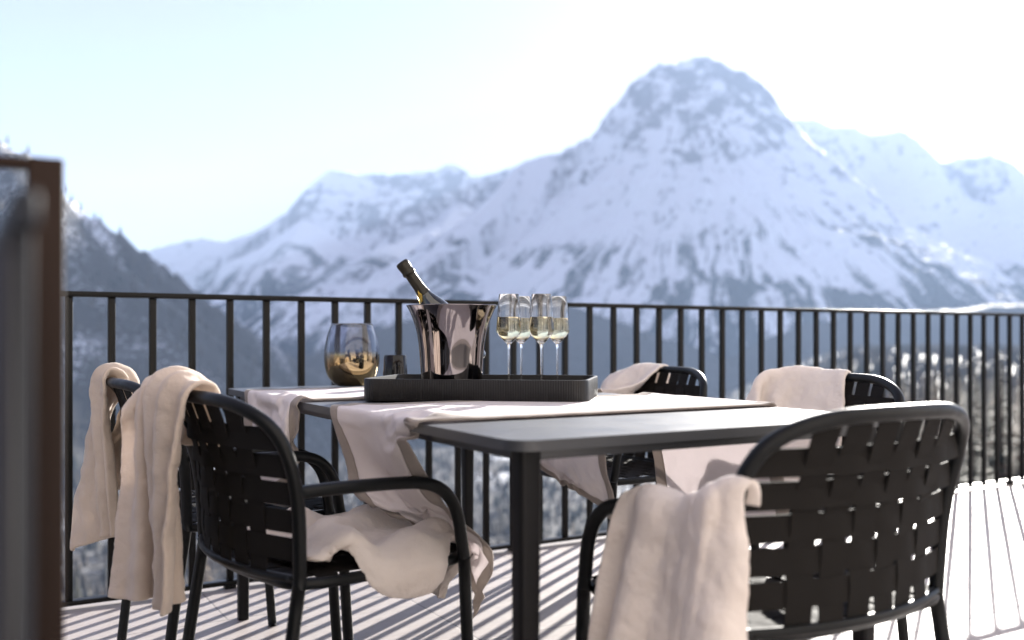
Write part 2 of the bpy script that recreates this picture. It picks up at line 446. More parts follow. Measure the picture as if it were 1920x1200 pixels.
def make_chair(label):
    t = thing('armchair', label, 'chair', (0, 0, 0), 0, 'black strap armchairs around the table')
    bm = tube(bmesh.new(), HOOP, TR, 16); obj('back_frame', bm, 'frame', t)
    for s in (1, -1):
        bm = tube(bmesh.new(), catmull([(s * .262, -.235, 0), (s * .257, -.212, .2), (s * .25, -.176, .4399)], 5), TR, 16); obj('leg', bm, 'frame', t)
        bm = tube(bmesh.new(), catmull([(s * .271, .187, .4399), (s * .270, .200, .2), (s * .270, .215, 0)], 5), TR, 16); obj('leg', bm, 'frame', t)
        bm = tube(bmesh.new(), arm_path(s), TR, 16); obj('armrest', bm, 'frame', t)
    bm = tube(bmesh.new(), catmull([(x, y, .436) for x, y in seat_outline()], 5, True), .0115, 12, True); obj('seat_frame', bm, 'frame', t)
    xe = side_x(ZB) - .004
    bm = tube(bmesh.new(), [back_pt(x, ZB - .006) for x in np.linspace(-xe, xe, 24)], .009, 12); obj('lower_rail', bm, 'frame', t)
    obj('backrest', weave_back(), 'strap', t, smooth=False); obj('seat', weave_seat(), 'strap', t, smooth=False)
    return t
# (origin, heading in degrees from +X)
CH = {1: (Vector((-.415, 2.075, 0)), 38.0), 2: (Vector((-.785, 2.61, 0)), 33.0),
      3: (Vector((.340, 3.345, 0)), 212.0), 4: (Vector((.740, 2.670, 0)), 213.0), 5: (Vector((.462, 1.725, 0)), 121.5)}
LAB = {1: 'black strap armchair beside the near table corner, its back hung with a long beige blanket',
       2: 'black strap armchair second along the near side of the table, under a brownish shaded blanket',
       3: 'far black strap armchair across the table, just right of the wine glasses',
       4: 'black strap armchair across the table, its back rising behind the bare end of the tabletop',
       5: 'large black strap armchair at the head of the table seen from behind'}
chairs = {}
for k in (1, 2, 3, 4, 5):
    c = make_chair(LAB[1]) if k == 1 else copy_tree(chairs[1])
    c['label'] = LAB[k]; p, a = CH[k]
    c.location = p; c.rotation_euler = (0, 0, R(a - 90)); chairs[k] = c

# rows of x, y, z steps in half millimetres: the first row is counted from the corner given, each later row from the row before it
CL = {
'blanket_a': (37, 17, (-1.2111, 2.4632, 0.3179), [
28,217,0,22,170,22,75,165,33,115,149,48,154,121,64,199,147,72,246,144,86,253,95,96,302,104,105,343,74,118,299,56,114,251,27,111,272,4,121,316,34,125,368,43,130,369,14,133,317,0,129,
-7,23,45,-3,23,46,-9,20,43,-7,20,44,-12,9,48,-13,7,50,-13,6,50,-10,7,48,-9,9,48,-8,15,46,-9,8,49,-6,10,51,-7,4,47,-7,3,47,-6,5,50,-5,3,49,0,0,47,
-6,22,45,-8,22,43,-4,20,47,-12,11,48,-19,10,47,-13,7,49,-16,6,45,-11,4,49,-11,9,47,-10,11,52,-7,7,51,-8,6,50,-8,7,49,-6,5,52,-8,5,49,-6,6,50,-7,1,50,
-3,21,44,-7,23,44,-8,16,47,-13,13,49,-13,10,48,-16,6,46,-13,5,49,-7,6,47,-10,9,49,-6,10,46,-9,8,46,-6,8,49,-9,8,48,-7,4,48,-7,5,51,-6,2,49,-5,1,52,
0,24,45,-4,23,44,-8,21,45,-5,16,44,-14,13,45,-11,6,47,-15,7,47,-7,8,51,-10,9,49,-11,11,49,-2,8,51,-6,7,47,-8,10,51,-6,4,52,-6,3,49,-5,6,47,-6,2,48,
14,12,45,1,23,45,-8,13,49,-13,14,44,-14,12,44,-13,6,50,-12,5,49,-11,8,48,-11,8,47,-10,11,49,-7,8,49,-6,10,52,-9,4,47,-10,3,47,-9,4,49,-8,1,51,-3,1,49,
9,20,44,2,23,45,-17,10,45,-23,5,44,-14,11,51,-15,6,47,-13,0,48,-11,9,49,-9,9,49,-6,9,44,-10,10,48,-7,6,44,-6,10,52,-6,4,45,-5,2,48,-5,5,52,-5,2,50,
6,20,47,5,22,43,17,25,39,16,24,46,-9,20,43,-12,-4,48,-16,7,49,-11,4,46,-11,8,48,-14,12,49,-7,8,48,-6,8,49,-10,7,48,-4,5,54,-9,4,51,-5,3,49,-2,2,52,
6,21,44,6,22,47,12,23,43,7,22,43,2,21,43,-14,11,44,-15,2,48,-11,12,51,-12,8,47,-8,10,49,-7,12,51,-7,11,52,-8,8,47,-10,4,50,-6,3,50,-8,5,50,-6,-1,49,
5,23,48,4,20,43,7,25,45,5,22,43,-3,23,45,2,26,45,-12,0,46,-11,7,47,-7,8,47,-8,14,46,-8,9,45,-5,5,48,-5,7,49,-7,4,50,-9,4,47,-6,5,47,-2,1,50,
5,20,42,9,20,48,6,17,43,7,23,45,5,25,43,-11,16,49,0,24,45,-9,13,47,-12,6,51,-9,11,48,-9,8,49,-8,10,50,-7,8,49,-10,6,45,-8,4,50,-7,2,49,-2,2,49,
7,23,45,4,21,42,9,25,44,7,23,45,8,22,45,1,21,42,-15,12,46,-10,12,48,-10,7,48,-10,13,49,-5,10,48,-7,7,51,-7,9,49,-4,7,51,-6,1,51,-6,6,51,-3,0,52,
4,20,47,8,21,48,8,22,45,9,21,43,5,24,44,1,21,47,4,23,43,-13,14,48,-8,8,48,-13,7,50,-10,7,50,-8,8,47,-10,7,50,-8,7,49,-4,6,48,-7,2,51,-1,0,50,
7,21,44,4,20,42,5,22,46,11,25,42,6,23,47,13,26,38,-7,18,47,-8,20,45,-10,8,46,-9,10,46,-7,9,51,-6,10,47,-7,9,47,-10,11,49,-11,3,50,-10,4,48,1,2,50,
4,20,46,5,20,45,6,21,42,5,19,46,2,23,40,9,22,43,13,23,42,-7,20,44,-12,12,49,-8,9,46,-4,11,45,-6,10,49,-5,11,49,-4,9,47,-9,2,48,-6,2,48,0,1,52,
5,19,45,5,19,47,7,22,47,6,22,45,7,21,46,9,26,45,6,24,44,-5,23,44,-9,14,49,-12,8,51,-6,7,50,-8,10,48,-9,9,47,-7,9,50,-11,-1,47,-9,3,50,2,3,48,
7,19,45,5,24,46,0,21,46,5,23,46,4,25,44,5,21,46,3,24,45,-3,24,45,-7,20,45,-11,9,47,-7,10,48,-2,5,51,-6,9,50,-9,10,48,-23,-5,50,-22,-8,49,2,0,50,
9,19,45,8,22,49,9,21,44,9,21,41,9,22,47,5,22,42,4,24,43,-1,27,45,-2,25,43,-13,6,44,-6,8,51,-6,13,56,1,11,59,-7,-12,50,10,11,38,6,12,38,-10,15,49,
19,24,40,32,27,56,25,20,35,18,15,33,28,26,42,22,21,37,23,20,32,27,35,48,23,28,28,14,16,24,2,26,39,28,19,61,30,20,61,26,29,32,15,15,24,17,15,17,2,25,39,
44,7,23,53,24,33,39,16,26,36,14,19,43,17,29,38,17,16,38,16,22,52,23,28,35,15,27,26,12,9,42,16,13,53,30,25,56,32,23,42,18,16,22,20,0,26,16,0,48,24,-2,
43,22,7,66,12,6,48,10,5,41,10,5,58,9,3,47,8,4,48,5,1,62,10,6,43,10,-6,27,5,-10,44,15,-7,69,21,-8,65,18,-15,31,25,-23,25,13,-18,22,12,-14,38,13,-29,
45,20,-5,64,4,-30,46,0,-13,38,-1,-16,50,-2,-18,43,-4,-17,44,-3,-17,57,-7,-30,40,-3,-29,22,1,-19,38,7,-31,54,16,-45,55,15,-38,40,3,-23,14,4,-27,6,6,-26,16,33,-36,
10,-13,-46,22,-8,-61,30,-9,-41,32,-7,-26,38,-14,-41,33,-11,-30,32,-10,-33,41,-20,-42,33,-16,-22,10,-1,-28,18,8,-42,25,4,-64,31,7,-65,24,-1,-41,12,2,-24,-4,-2,-28,-19,-43,-14,
9,-47,-1,-25,-29,-57,-4,-17,-43,13,-8,-38,13,-19,-51,16,-15,-39,23,-13,-37,3,-34,-53,-12,13,-44,6,5,-26,-2,-22,-43,-2,-10,-63,-16,-20,-69,-30,13,-36,7,2,-28,17,2,-25,-3,-13,-48,
-51,-4,-2,-19,-28,44,-29,-34,-17,-8,-18,-41,-34,-20,-28,-16,-22,-40,-37,-18,-30,-18,-6,-51,-18,0,-45,11,-6,-38,23,37,-18,-57,-2,-14,-28,33,-31,3,-2,-47,20,-1,-35,7,3,-43,26,12,-44,
-29,-32,36,-31,-31,39,6,-30,44,-17,-48,10,17,-23,-39,-27,-13,-28,-15,-13,-38,-4,44,-24,16,-14,-48,16,-8,-43,11,7,-50,16,6,-46,-21,-28,-35,42,3,-28,18,0,-46,14,5,-49,9,2,-46,
-3,16,-45,-32,3,-55,-60,-1,-34,-55,-6,-12,-61,-7,7,32,-19,-59,30,-17,-44,18,-6,-43,35,-11,-32,34,-16,-41,13,6,-45,45,-1,-23,53,11,-2,-17,-19,-34,21,10,-49,18,3,-50,13,4,-49,
-23,-46,-8,-23,-7,-54,-10,-1,-38,-38,-5,-42,-57,-10,-4,-89,-4,14,-20,14,-53,-3,-17,-54,8,-10,-56,-17,4,-40,-8,-26,-48,-2,-25,-44,22,-22,-40,-6,-4,-60,-29,-10,-49,31,4,-51,14,2,-47,
-18,-7,-42,-3,-43,4,-4,-9,-51,38,11,-27,39,-9,-51,0,-10,-47,-45,-22,-27,-25,-13,-32,-49,4,-23,-24,-14,-43,-21,-35,-16,5,-22,-43,10,-7,-43,10,-20,-46,-35,-37,-34,-38,-26,-30,8,20,-44,
0,14,-50,-15,5,-48,-31,-38,-5,-28,-13,-37,-37,-13,-26,16,42,-27,7,29,-40,-24,-14,-39,-19,-28,-33,-17,-26,-28,-3,3,-39,20,35,-33,8,17,-57,45,7,-28,-25,52,-17,-39,23,-24,-67,-16,-15,
-3,1,-49,16,10,-46,-29,25,-38,-44,-15,-10,-18,-12,-44,-14,-21,-45,-37,-23,-1,-46,-33,-11,-5,-36,-36,12,-17,-43,54,-5,-55,14,20,-45,-5,9,-45,-23,8,-60,11,14,-60,9,17,-42,13,10,-51,
-4,2,-50,-6,0,-50,-9,-2,-48,-26,-5,-47,-2,22,-44,-16,-16,-42,-2,-21,-45,22,19,-43,30,27,-35,-10,0,-46,-51,-7,-30,-16,1,-55,4,14,-51,19,20,-40,11,9,-55,4,6,-53,-1,6,-52,
-6,-1,-51,-8,-1,-49,-5,-1,-49,-9,-4,-45,-10,6,-49,-32,-13,-35,0,8,-51,-9,-17,-47,6,3,-46,5,5,-46,20,3,-57,2,8,-42,2,2,-49,-23,5,-35,5,-2,-42,-11,-1,-46,7,13,-49,
-7,1,-51,-9,-1,-50,-6,-5,-46,-10,-4,-53,-6,3,-50,8,9,-46,2,5,-49,8,10,-47,5,3,-50,-4,9,-44,-13,-2,-49,3,-9,-55,9,5,-52,37,12,-51,23,16,-40,-6,16,-43,-3,15,-50,
-17,-4,-46,-12,0,-48,3,-6,-52,-10,0,-44,-12,-5,-48,11,12,-52,7,5,-49,5,8,-49,1,3,-51,3,0,-51,4,-10,-42,1,-8,-48,-24,-22,-32,-4,-44,-68,-12,-10,-53,21,-15,-40,-32,-25,-27,
-19,-7,-45,-13,-1,-51,-16,3,-49,-9,-4,-54,-10,-11,-49,-5,3,-46,8,15,-47,6,10,-52,0,2,-46,-1,3,-51,-11,4,-46,-19,16,-29,-4,12,-42,11,17,-48,-5,-7,-63,-21,21,-37,-7,17,-47,
-10,-1,-51,-7,0,-47,-12,0,-48,-7,-1,-46,-13,-16,-42,-13,-25,-42,-11,-18,-43,-6,-5,-45,-48,-3,-13,29,39,-20,-19,-14,-41,-11,-32,-20,10,-6,-45,13,40,34,63,-7,-15,9,-19,-58,29,13,7,
]),
'blanket_b': (29, 22, (-0.856, 1.8293, 0.3475), [
0,333,6,36,315,6,81,326,2,112,301,2,143,260,8,171,282,6,172,334,3,192,378,2,223,353,0,235,302,4,243,253,5,272,242,10,321,247,15,368,227,21,370,193,22,321,181,19,276,158,18,257,127,17,306,113,13,354,110,14,359,71,12,341,26,14,
4,9,49,1,4,47,3,7,49,1,4,54,0,4,50,-1,4,50,0,1,51,1,1,48,-2,1,51,-1,2,49,-5,2,50,-7,2,50,-4,0,47,-5,-1,48,-3,3,50,-2,-2,50,-4,1,49,3,-1,51,2,0,53,3,-1,51,0,1,52,0,2,49,
1,4,50,6,9,51,3,8,46,-2,6,45,-2,7,51,-2,2,49,1,4,48,3,4,51,0,0,50,-2,0,49,-4,1,51,-5,1,48,-5,1,53,-5,4,52,-2,0,48,1,0,51,2,-1,52,2,0,49,0,0,49,1,1,48,-2,-1,50,2,-1,50,
4,5,48,4,7,50,3,8,50,1,7,50,-1,4,48,1,3,54,1,3,51,-1,5,50,2,3,51,-2,3,51,-7,1,48,-5,0,53,-8,-1,48,-5,2,47,-3,3,54,-6,2,52,-3,-3,49,2,-4,51,5,-1,50,1,-2,50,8,-1,51,1,0,51,
4,7,51,3,7,50,4,8,51,5,7,49,-2,6,50,-1,2,47,1,3,53,3,1,49,3,2,50,-3,2,49,-6,2,52,-6,-2,46,-5,0,50,-4,0,53,-5,5,47,-2,2,49,1,1,49,0,-2,50,1,-1,52,3,2,49,-1,2,47,3,1,50,
0,6,50,0,9,46,2,9,50,-3,8,49,-4,7,49,-1,7,51,0,3,48,2,3,51,-2,1,51,-7,0,48,-6,-1,49,-8,3,51,-4,0,52,-5,4,48,-3,1,51,-2,0,47,-2,-2,52,0,-2,48,1,-1,49,2,0,51,2,0,51,2,-1,50,
-1,12,47,1,11,52,2,10,48,1,8,53,-5,5,50,-6,1,50,0,3,52,1,-1,48,1,1,49,1,1,52,-6,4,48,-3,-1,49,-6,0,47,-4,-1,51,-3,2,51,-2,1,49,-1,-2,49,4,-2,51,4,2,50,2,-1,49,1,-1,48,2,-5,49,
2,11,49,1,7,51,1,7,52,0,2,47,-1,4,50,1,3,50,0,1,48,2,6,52,0,2,49,-8,4,52,-4,1,50,-4,4,49,-7,0,51,-6,4,49,-4,4,49,-4,0,53,0,-4,50,2,-5,50,2,-1,47,3,-1,49,5,-3,52,4,-2,51,
2,14,50,2,12,44,2,9,48,3,10,50,-5,8,50,-3,3,52,0,1,52,1,1,52,1,0,51,2,-2,47,-5,3,49,-8,-4,49,-4,1,51,-7,-1,50,-6,2,50,-3,-1,50,0,-2,49,3,-2,50,3,-3,50,3,-1,51,4,-2,52,5,1,51,
3,11,48,2,10,52,0,7,49,-4,8,50,-3,5,49,-3,4,48,0,3,49,0,0,50,1,-2,51,0,1,51,-5,0,50,-4,4,51,-6,0,47,-5,1,50,0,0,50,-2,1,52,-1,-4,51,2,-2,49,2,-1,52,5,-4,51,3,-2,47,4,-3,50,
1,18,46,-1,13,48,7,5,48,4,9,50,-3,7,51,-4,5,49,1,6,53,3,2,48,0,0,49,-2,3,47,-5,4,50,-5,3,52,-7,1,50,-6,1,51,-5,2,48,-5,-1,46,0,1,50,2,-2,53,2,-2,48,1,2,50,2,-2,50,5,-1,49,
-4,0,50,4,11,49,-2,11,50,-5,5,51,-4,9,48,-3,3,50,0,2,43,3,0,54,1,2,51,-7,4,52,-7,3,48,-7,2,48,-8,1,51,-6,2,48,-8,0,51,-2,-1,50,2,-7,50,3,-3,46,1,-2,52,4,-2,50,3,1,51,3,-3,49,
-1,10,48,1,19,46,0,6,51,5,6,48,-3,5,51,-3,5,49,-1,2,54,0,1,47,1,-3,49,0,-2,52,-5,2,52,-8,2,50,-4,1,49,-8,1,51,-5,3,55,-2,0,52,1,-1,50,2,-2,51,5,-2,51,2,1,52,6,-3,48,6,-2,51,
0,5,50,-3,0,51,1,6,49,3,7,49,-1,8,48,-3,5,48,-2,3,50,1,-5,51,1,0,51,-2,1,49,-8,3,45,-4,3,49,-8,2,51,-7,2,50,-5,0,47,-3,0,50,0,-4,49,2,-4,52,2,-1,47,1,-5,46,-2,-2,52,6,-3,49,
-6,-10,52,-1,-5,49,-2,6,49,4,6,48,-4,8,49,-4,3,53,0,3,47,5,3,50,0,0,47,-7,2,49,-5,6,53,-6,4,50,-5,0,49,-2,1,49,-5,3,51,-4,-1,50,3,-2,50,2,-2,46,1,-4,50,2,-4,53,11,-3,51,7,-5,47,
14,-28,36,-3,5,49,-1,3,52,1,6,50,-3,11,49,-5,6,50,-5,1,51,-3,-3,49,0,-1,51,-9,7,51,-6,4,51,-8,3,47,-5,0,49,-11,2,49,-6,0,49,-4,-5,49,8,-2,49,1,-2,50,4,-5,51,3,0,52,7,-1,49,11,1,52,
11,-37,32,16,-33,35,-4,0,50,3,7,51,-3,8,50,-3,6,50,2,5,52,3,-3,50,0,-4,50,-4,3,48,-8,3,46,1,14,50,-7,1,52,-3,2,51,-11,-2,47,-1,-4,52,14,0,48,1,-2,52,1,-3,52,2,-6,48,6,1,50,13,-3,48,
-10,33,36,-11,-14,48,-12,-14,44,0,5,48,-2,11,49,-3,9,48,2,0,50,-2,-4,43,-1,-3,50,7,-11,47,0,-2,51,-7,-8,49,-1,19,43,-5,-2,51,-3,4,48,20,6,46,-9,4,48,6,2,50,1,1,49,1,-5,51,7,-4,49,6,-2,51,
18,52,10,-14,45,24,-3,-6,39,-4,19,42,5,17,62,6,20,60,7,1,42,2,7,35,-22,7,26,16,-5,54,11,17,77,7,5,70,6,-4,52,6,13,26,7,5,34,19,5,32,16,11,60,17,15,69,10,9,50,5,1,34,5,3,38,25,6,50,
24,42,25,8,45,23,8,34,1,-20,18,39,29,35,49,31,38,39,13,38,20,16,-2,28,29,-5,17,13,39,39,43,25,58,40,25,56,29,19,40,16,13,23,17,17,15,13,21,41,32,26,47,42,29,50,35,22,37,21,19,22,25,24,26,33,36,36,
19,42,31,38,29,26,25,26,-11,27,36,-14,31,60,-10,30,56,4,37,24,16,18,24,-4,27,20,19,52,2,14,69,33,20,65,30,14,35,37,-3,29,18,3,29,16,2,40,24,2,58,31,2,66,33,-2,22,44,-19,24,28,-4,30,28,-8,41,40,-15,
44,20,22,48,12,6,25,21,-15,38,10,-23,32,43,-37,15,26,-46,12,19,-34,32,10,-3,36,14,-11,50,28,-13,69,29,-18,62,28,-12,48,7,-7,15,14,-22,17,16,-12,29,26,-15,48,37,-23,51,42,-29,42,26,-23,14,17,-29,15,30,-23,22,50,-24,
-26,-31,-40,3,36,-39,23,23,-12,32,11,-21,46,-29,-30,62,21,5,37,15,-5,13,3,-26,23,19,-21,38,30,-34,57,27,-47,52,25,-46,39,15,-30,22,7,-20,7,-2,-28,19,22,-37,27,29,-55,34,35,-58,38,10,-34,10,9,-35,-1,-14,-41,4,-9,-59,
20,8,-50,-5,23,-48,0,34,10,6,44,4,22,67,-4,-6,16,-61,0,11,-42,-1,5,-29,13,16,-32,20,-3,-50,28,9,-71,20,9,-69,-1,20,-47,19,1,-21,1,3,-26,3,-17,-35,-7,12,-65,0,17,-71,0,12,-53,8,7,-32,4,7,-38,-25,-39,-36,
10,30,-42,31,-2,-35,-2,-17,-34,15,-23,-58,17,-27,-64,45,1,-34,21,-1,-46,7,2,-32,-6,-14,-32,-17,34,-39,-19,2,-69,-9,3,-68,34,-13,-37,1,6,-31,4,4,-28,-19,-19,-40,-15,-31,-41,-22,-33,-53,-49,-2,-24,1,11,-33,6,14,-38,13,24,-49,
43,26,-13,34,-18,-39,11,-18,-55,-4,20,-44,-1,7,-38,-15,-9,-49,-16,-16,-64,-2,6,-68,16,14,-50,-10,22,-40,-42,-10,-21,-42,-10,-16,-4,4,-49,27,-11,-41,6,11,-48,9,14,-45,0,41,0,0,50,4,13,25,-46,0,17,-47,3,20,-48,1,15,-49,
16,-3,-52,-32,17,-22,11,10,-48,-7,-26,-43,23,2,-57,13,-4,-45,35,11,-20,-53,8,-25,-24,1,-56,11,-18,-47,36,5,-35,10,11,-49,-15,-5,-46,16,2,-47,13,8,-48,19,15,-44,7,22,-45,4,18,-45,26,17,-39,1,13,-47,4,19,-47,2,18,-43,
-40,-7,-23,21,-16,-39,43,16,-18,18,-16,-55,-3,-36,-63,31,14,-49,-3,-4,-47,40,-4,-24,-9,-31,-31,5,-36,-49,-2,18,-47,31,15,-39,36,16,-29,-25,28,-35,28,18,-49,18,13,-44,8,23,-44,0,14,-47,-3,12,-48,26,17,-36,-2,13,-46,5,22,-51,
6,-38,-35,11,-8,-48,2,32,-34,-4,35,-32,-23,3,-27,-16,-33,-48,-1,-13,-30,-20,-20,-47,-21,-4,-35,-7,-15,-50,-25,-6,-34,-26,-6,-35,-8,-2,-42,-22,-10,-48,-43,-21,-26,-33,17,-33,-17,16,-46,-19,9,-46,11,22,-47,-4,15,-51,22,21,-36,-1,20,-47,
]),
'blanket_c': (27, 26, (-0.6831, 1.8077, 0.2622), [
0,622,417,18,589,393,56,554,392,92,517,392,125,489,392,158,447,392,195,407,394,225,377,396,256,341,395,289,310,401,324,281,398,357,243,396,385,210,412,416,180,428,448,148,431,479,116,428,509,81,429,545,45,429,581,12,424,622,0,404,649,29,429,648,59,401,649,68,400,645,82,399,630,79,404,628,75,404,
17,33,-23,38,29,-1,37,28,2,35,26,0,34,25,3,32,29,15,30,26,21,39,29,-1,37,32,7,36,28,-2,32,28,16,31,33,22,35,32,1,36,29,-2,34,30,-5,34,29,-4,37,33,-11,33,34,-4,28,31,20,31,16,39,21,22,-29,19,-15,50,6,-19,47,9,-17,38,9,-14,32,11,-14,41,
32,34,-2,33,32,3,35,24,-2,39,28,3,26,28,26,26,27,25,32,27,13,32,23,17,37,29,-10,36,28,-5,34,28,1,35,29,2,35,31,4,33,31,-11,36,25,-11,37,28,-3,34,28,13,33,31,13,24,35,23,21,30,30,30,6,36,16,32,22,12,53,23,12,42,11,31,28,16,18,36,9,
36,34,4,29,37,-3,33,37,0,33,29,16,30,31,21,33,29,18,33,31,4,32,29,-8,36,29,0,34,33,12,37,30,-10,36,29,3,37,30,18,37,30,21,34,29,27,27,28,33,24,24,39,28,27,36,29,27,27,20,26,25,28,-7,37,25,13,19,53,9,13,39,0,19,49,-2,13,62,-20,15,
30,29,-1,30,31,0,34,26,5,29,29,19,29,22,20,33,28,13,34,30,-6,36,31,-10,29,27,12,30,29,-13,35,29,2,33,29,10,30,30,30,24,31,51,21,33,53,23,31,55,31,39,47,30,38,51,44,41,35,44,46,25,43,37,26,60,-3,-33,31,-31,-36,26,-33,-42,24,8,-28,34,15,-17,
36,29,-2,39,26,0,36,30,10,27,27,21,34,29,19,36,29,-2,34,29,-13,31,29,-2,35,30,-6,37,26,-1,36,26,8,32,29,35,21,33,51,25,33,47,29,33,38,37,33,15,36,34,8,33,34,-2,30,33,-4,35,31,1,38,26,-16,29,4,22,41,-25,-1,54,-32,8,25,-59,-41,-2,-37,-64,
37,26,0,37,23,0,32,23,23,28,26,26,33,28,9,36,26,-19,38,30,-16,37,29,0,36,27,3,40,28,7,34,27,39,24,33,44,32,30,26,37,26,1,31,25,-34,32,27,-45,22,14,-66,20,13,-70,17,11,-76,15,12,-68,-24,2,-48,19,13,-50,21,15,-54,45,3,-57,58,-3,-50,58,-30,-78,
43,21,-1,44,18,17,27,24,36,31,27,21,38,27,-17,35,29,-26,37,27,-5,34,29,5,33,28,-8,35,30,33,22,34,40,31,29,18,40,23,-16,34,23,-50,32,27,-59,21,19,-64,27,21,-50,26,19,-52,25,16,-48,17,7,-51,37,28,1,29,21,-29,52,-2,-10,44,7,-33,35,33,-44,39,50,-49,
50,20,17,34,21,48,33,24,30,38,26,0,38,27,-32,40,26,-17,32,27,8,32,26,-5,40,27,24,26,32,42,35,31,16,42,25,-20,34,25,-50,32,25,-48,30,21,-34,34,25,-18,33,31,-17,35,26,-9,31,27,-7,26,31,15,33,26,9,59,-19,11,46,17,-6,36,22,-7,40,16,-11,42,23,-11,
29,21,52,30,26,33,37,26,1,44,30,-32,43,27,-25,38,28,-7,33,32,-8,41,32,10,26,34,37,28,30,19,34,25,-16,35,27,-41,30,25,-37,31,25,-25,33,28,-11,33,27,-5,38,27,0,41,29,1,38,34,27,36,36,30,34,34,20,48,10,3,44,20,-4,42,31,-7,43,25,-6,41,22,-6,
32,26,24,41,27,-10,43,31,-33,41,28,-30,39,26,-8,32,29,0,32,31,3,30,31,31,32,32,28,36,27,-8,37,28,-36,29,25,-34,29,28,-20,31,30,-5,33,26,1,42,32,0,45,33,2,33,39,36,24,39,43,29,39,35,38,36,20,44,17,-4,38,27,-4,40,24,-6,37,27,-4,39,27,-5,
35,30,-45,38,31,-44,37,29,-34,34,32,-13,32,34,-1,32,30,6,38,32,26,31,33,33,30,29,3,33,30,-22,27,28,-32,29,29,-20,33,29,-6,34,27,-1,40,36,-1,42,35,3,17,34,38,16,34,33,27,33,20,34,34,10,32,30,5,39,26,-2,35,27,-4,33,26,0,37,29,-1,33,29,2,
30,30,-48,28,31,-38,32,32,-18,33,32,-5,33,29,5,36,34,20,33,31,28,31,32,13,36,30,-11,28,30,-28,29,29,-21,31,31,-10,33,30,3,35,32,2,36,32,-3,15,32,28,28,33,13,34,25,-10,38,22,-17,30,15,-27,36,26,-5,29,32,1,35,25,-1,34,34,-1,36,25,-2,31,34,1,
31,35,8,30,34,-6,28,34,-11,33,29,-7,36,34,14,30,35,32,31,37,16,28,35,2,28,32,-16,31,30,-15,29,33,-9,32,30,-7,33,30,-6,32,29,15,31,32,7,39,24,-8,31,16,-23,35,19,-24,25,15,-33,35,16,-25,35,29,-20,28,39,-2,36,32,0,39,24,2,32,34,3,26,38,8,
29,31,6,28,34,0,33,31,-7,34,31,-4,32,36,17,34,34,21,28,32,16,34,29,-4,30,33,-4,29,37,-9,35,31,-4,32,33,1,32,31,-16,29,34,5,33,25,18,35,27,8,39,26,5,29,26,19,29,29,-10,29,34,-6,26,19,-28,-11,99,39,-16,84,29,10,79,58,43,53,99,88,19,107,
42,32,-1,39,30,13,32,30,1,32,34,-3,30,33,0,31,36,8,30,36,13,26,32,8,29,33,-4,29,31,1,30,34,0,33,33,-7,30,35,6,34,22,-24,22,24,31,15,20,39,29,31,19,35,29,-6,34,23,22,20,31,-24,4,50,10,-13,60,-11,-22,81,29,-58,95,23,-43,102,35,-77,126,62,
40,35,-13,36,34,-8,36,36,5,30,33,0,35,26,-16,32,32,-11,26,34,1,31,39,13,25,41,7,31,35,5,28,31,0,29,34,5,30,30,-8,28,40,-10,38,26,-19,31,31,15,25,19,34,23,23,31,34,30,1,26,33,-13,12,45,-9,21,44,0,27,51,1,46,37,15,21,40,13,36,26,0,
39,43,8,38,36,-2,36,33,1,30,32,3,27,32,-12,30,25,-31,36,33,-16,28,35,4,33,30,26,28,39,18,30,40,8,31,32,-5,33,35,3,32,36,-2,26,45,-9,29,33,-3,27,27,25,32,26,26,22,35,9,7,48,-2,14,47,6,15,41,-1,8,47,0,-1,53,-9,1,45,-17,1,49,-7,
8,21,53,19,29,44,28,35,23,32,37,15,28,36,11,29,31,-4,28,17,-32,29,36,-17,26,36,9,27,25,33,29,30,24,29,35,-1,29,33,-3,30,34,4,27,36,3,31,40,-4,32,35,-1,31,37,8,36,37,7,0,41,3,29,29,-45,19,43,-18,44,31,-5,47,29,-9,34,29,-8,34,22,-9,
58,42,-152,69,59,-128,70,66,-108,73,69,-95,72,67,-92,70,60,-92,66,59,-100,62,34,-135,53,28,-140,64,42,-107,69,54,-55,72,61,-14,74,65,-5,69,65,-2,65,60,-22,47,59,-85,18,68,-131,34,88,-126,8,81,-111,68,57,-23,65,51,-28,72,42,-57,66,43,-71,61,33,-56,58,33,-51,53,22,-43,
3,1,-45,0,-3,-46,2,0,-41,-10,-6,-45,-9,-10,-43,-10,-6,-44,-2,-6,-45,9,5,-41,19,12,-39,2,-2,-46,3,0,-46,6,3,-41,6,7,-44,10,2,-41,5,-1,-41,-32,18,-20,9,39,-22,-6,19,-41,20,15,-29,2,-1,-48,-26,-26,-33,-29,-20,-35,-29,-15,-31,-22,-17,-31,-25,-20,-33,-32,0,-31,
3,3,-43,4,6,-40,-1,-1,-45,1,-5,-44,-1,-3,-46,1,1,-44,6,7,-40,-1,-5,-43,9,5,-43,10,12,-40,2,-6,-39,1,-6,-44,5,1,-43,5,2,-46,3,4,-44,-10,13,-42,-16,7,-39,-33,-5,-22,-35,-1,-29,-32,-5,-29,-24,1,-33,-25,-12,-30,-26,-13,-30,-29,-13,-29,-39,1,-22,-34,-11,-25,
7,7,-44,4,2,-47,1,-4,-42,2,-2,-44,1,-3,-42,6,0,-43,1,-5,-47,10,9,-42,-3,-5,-42,9,7,-39,12,11,-43,8,3,-45,7,-1,-42,3,0,-41,-9,-5,-44,-9,14,-41,-23,-3,-36,-38,1,-30,-39,-8,-9,-32,-3,-32,-34,0,-30,-24,2,-34,-26,2,-34,-27,-2,-36,-29,-2,-32,-26,17,-31,
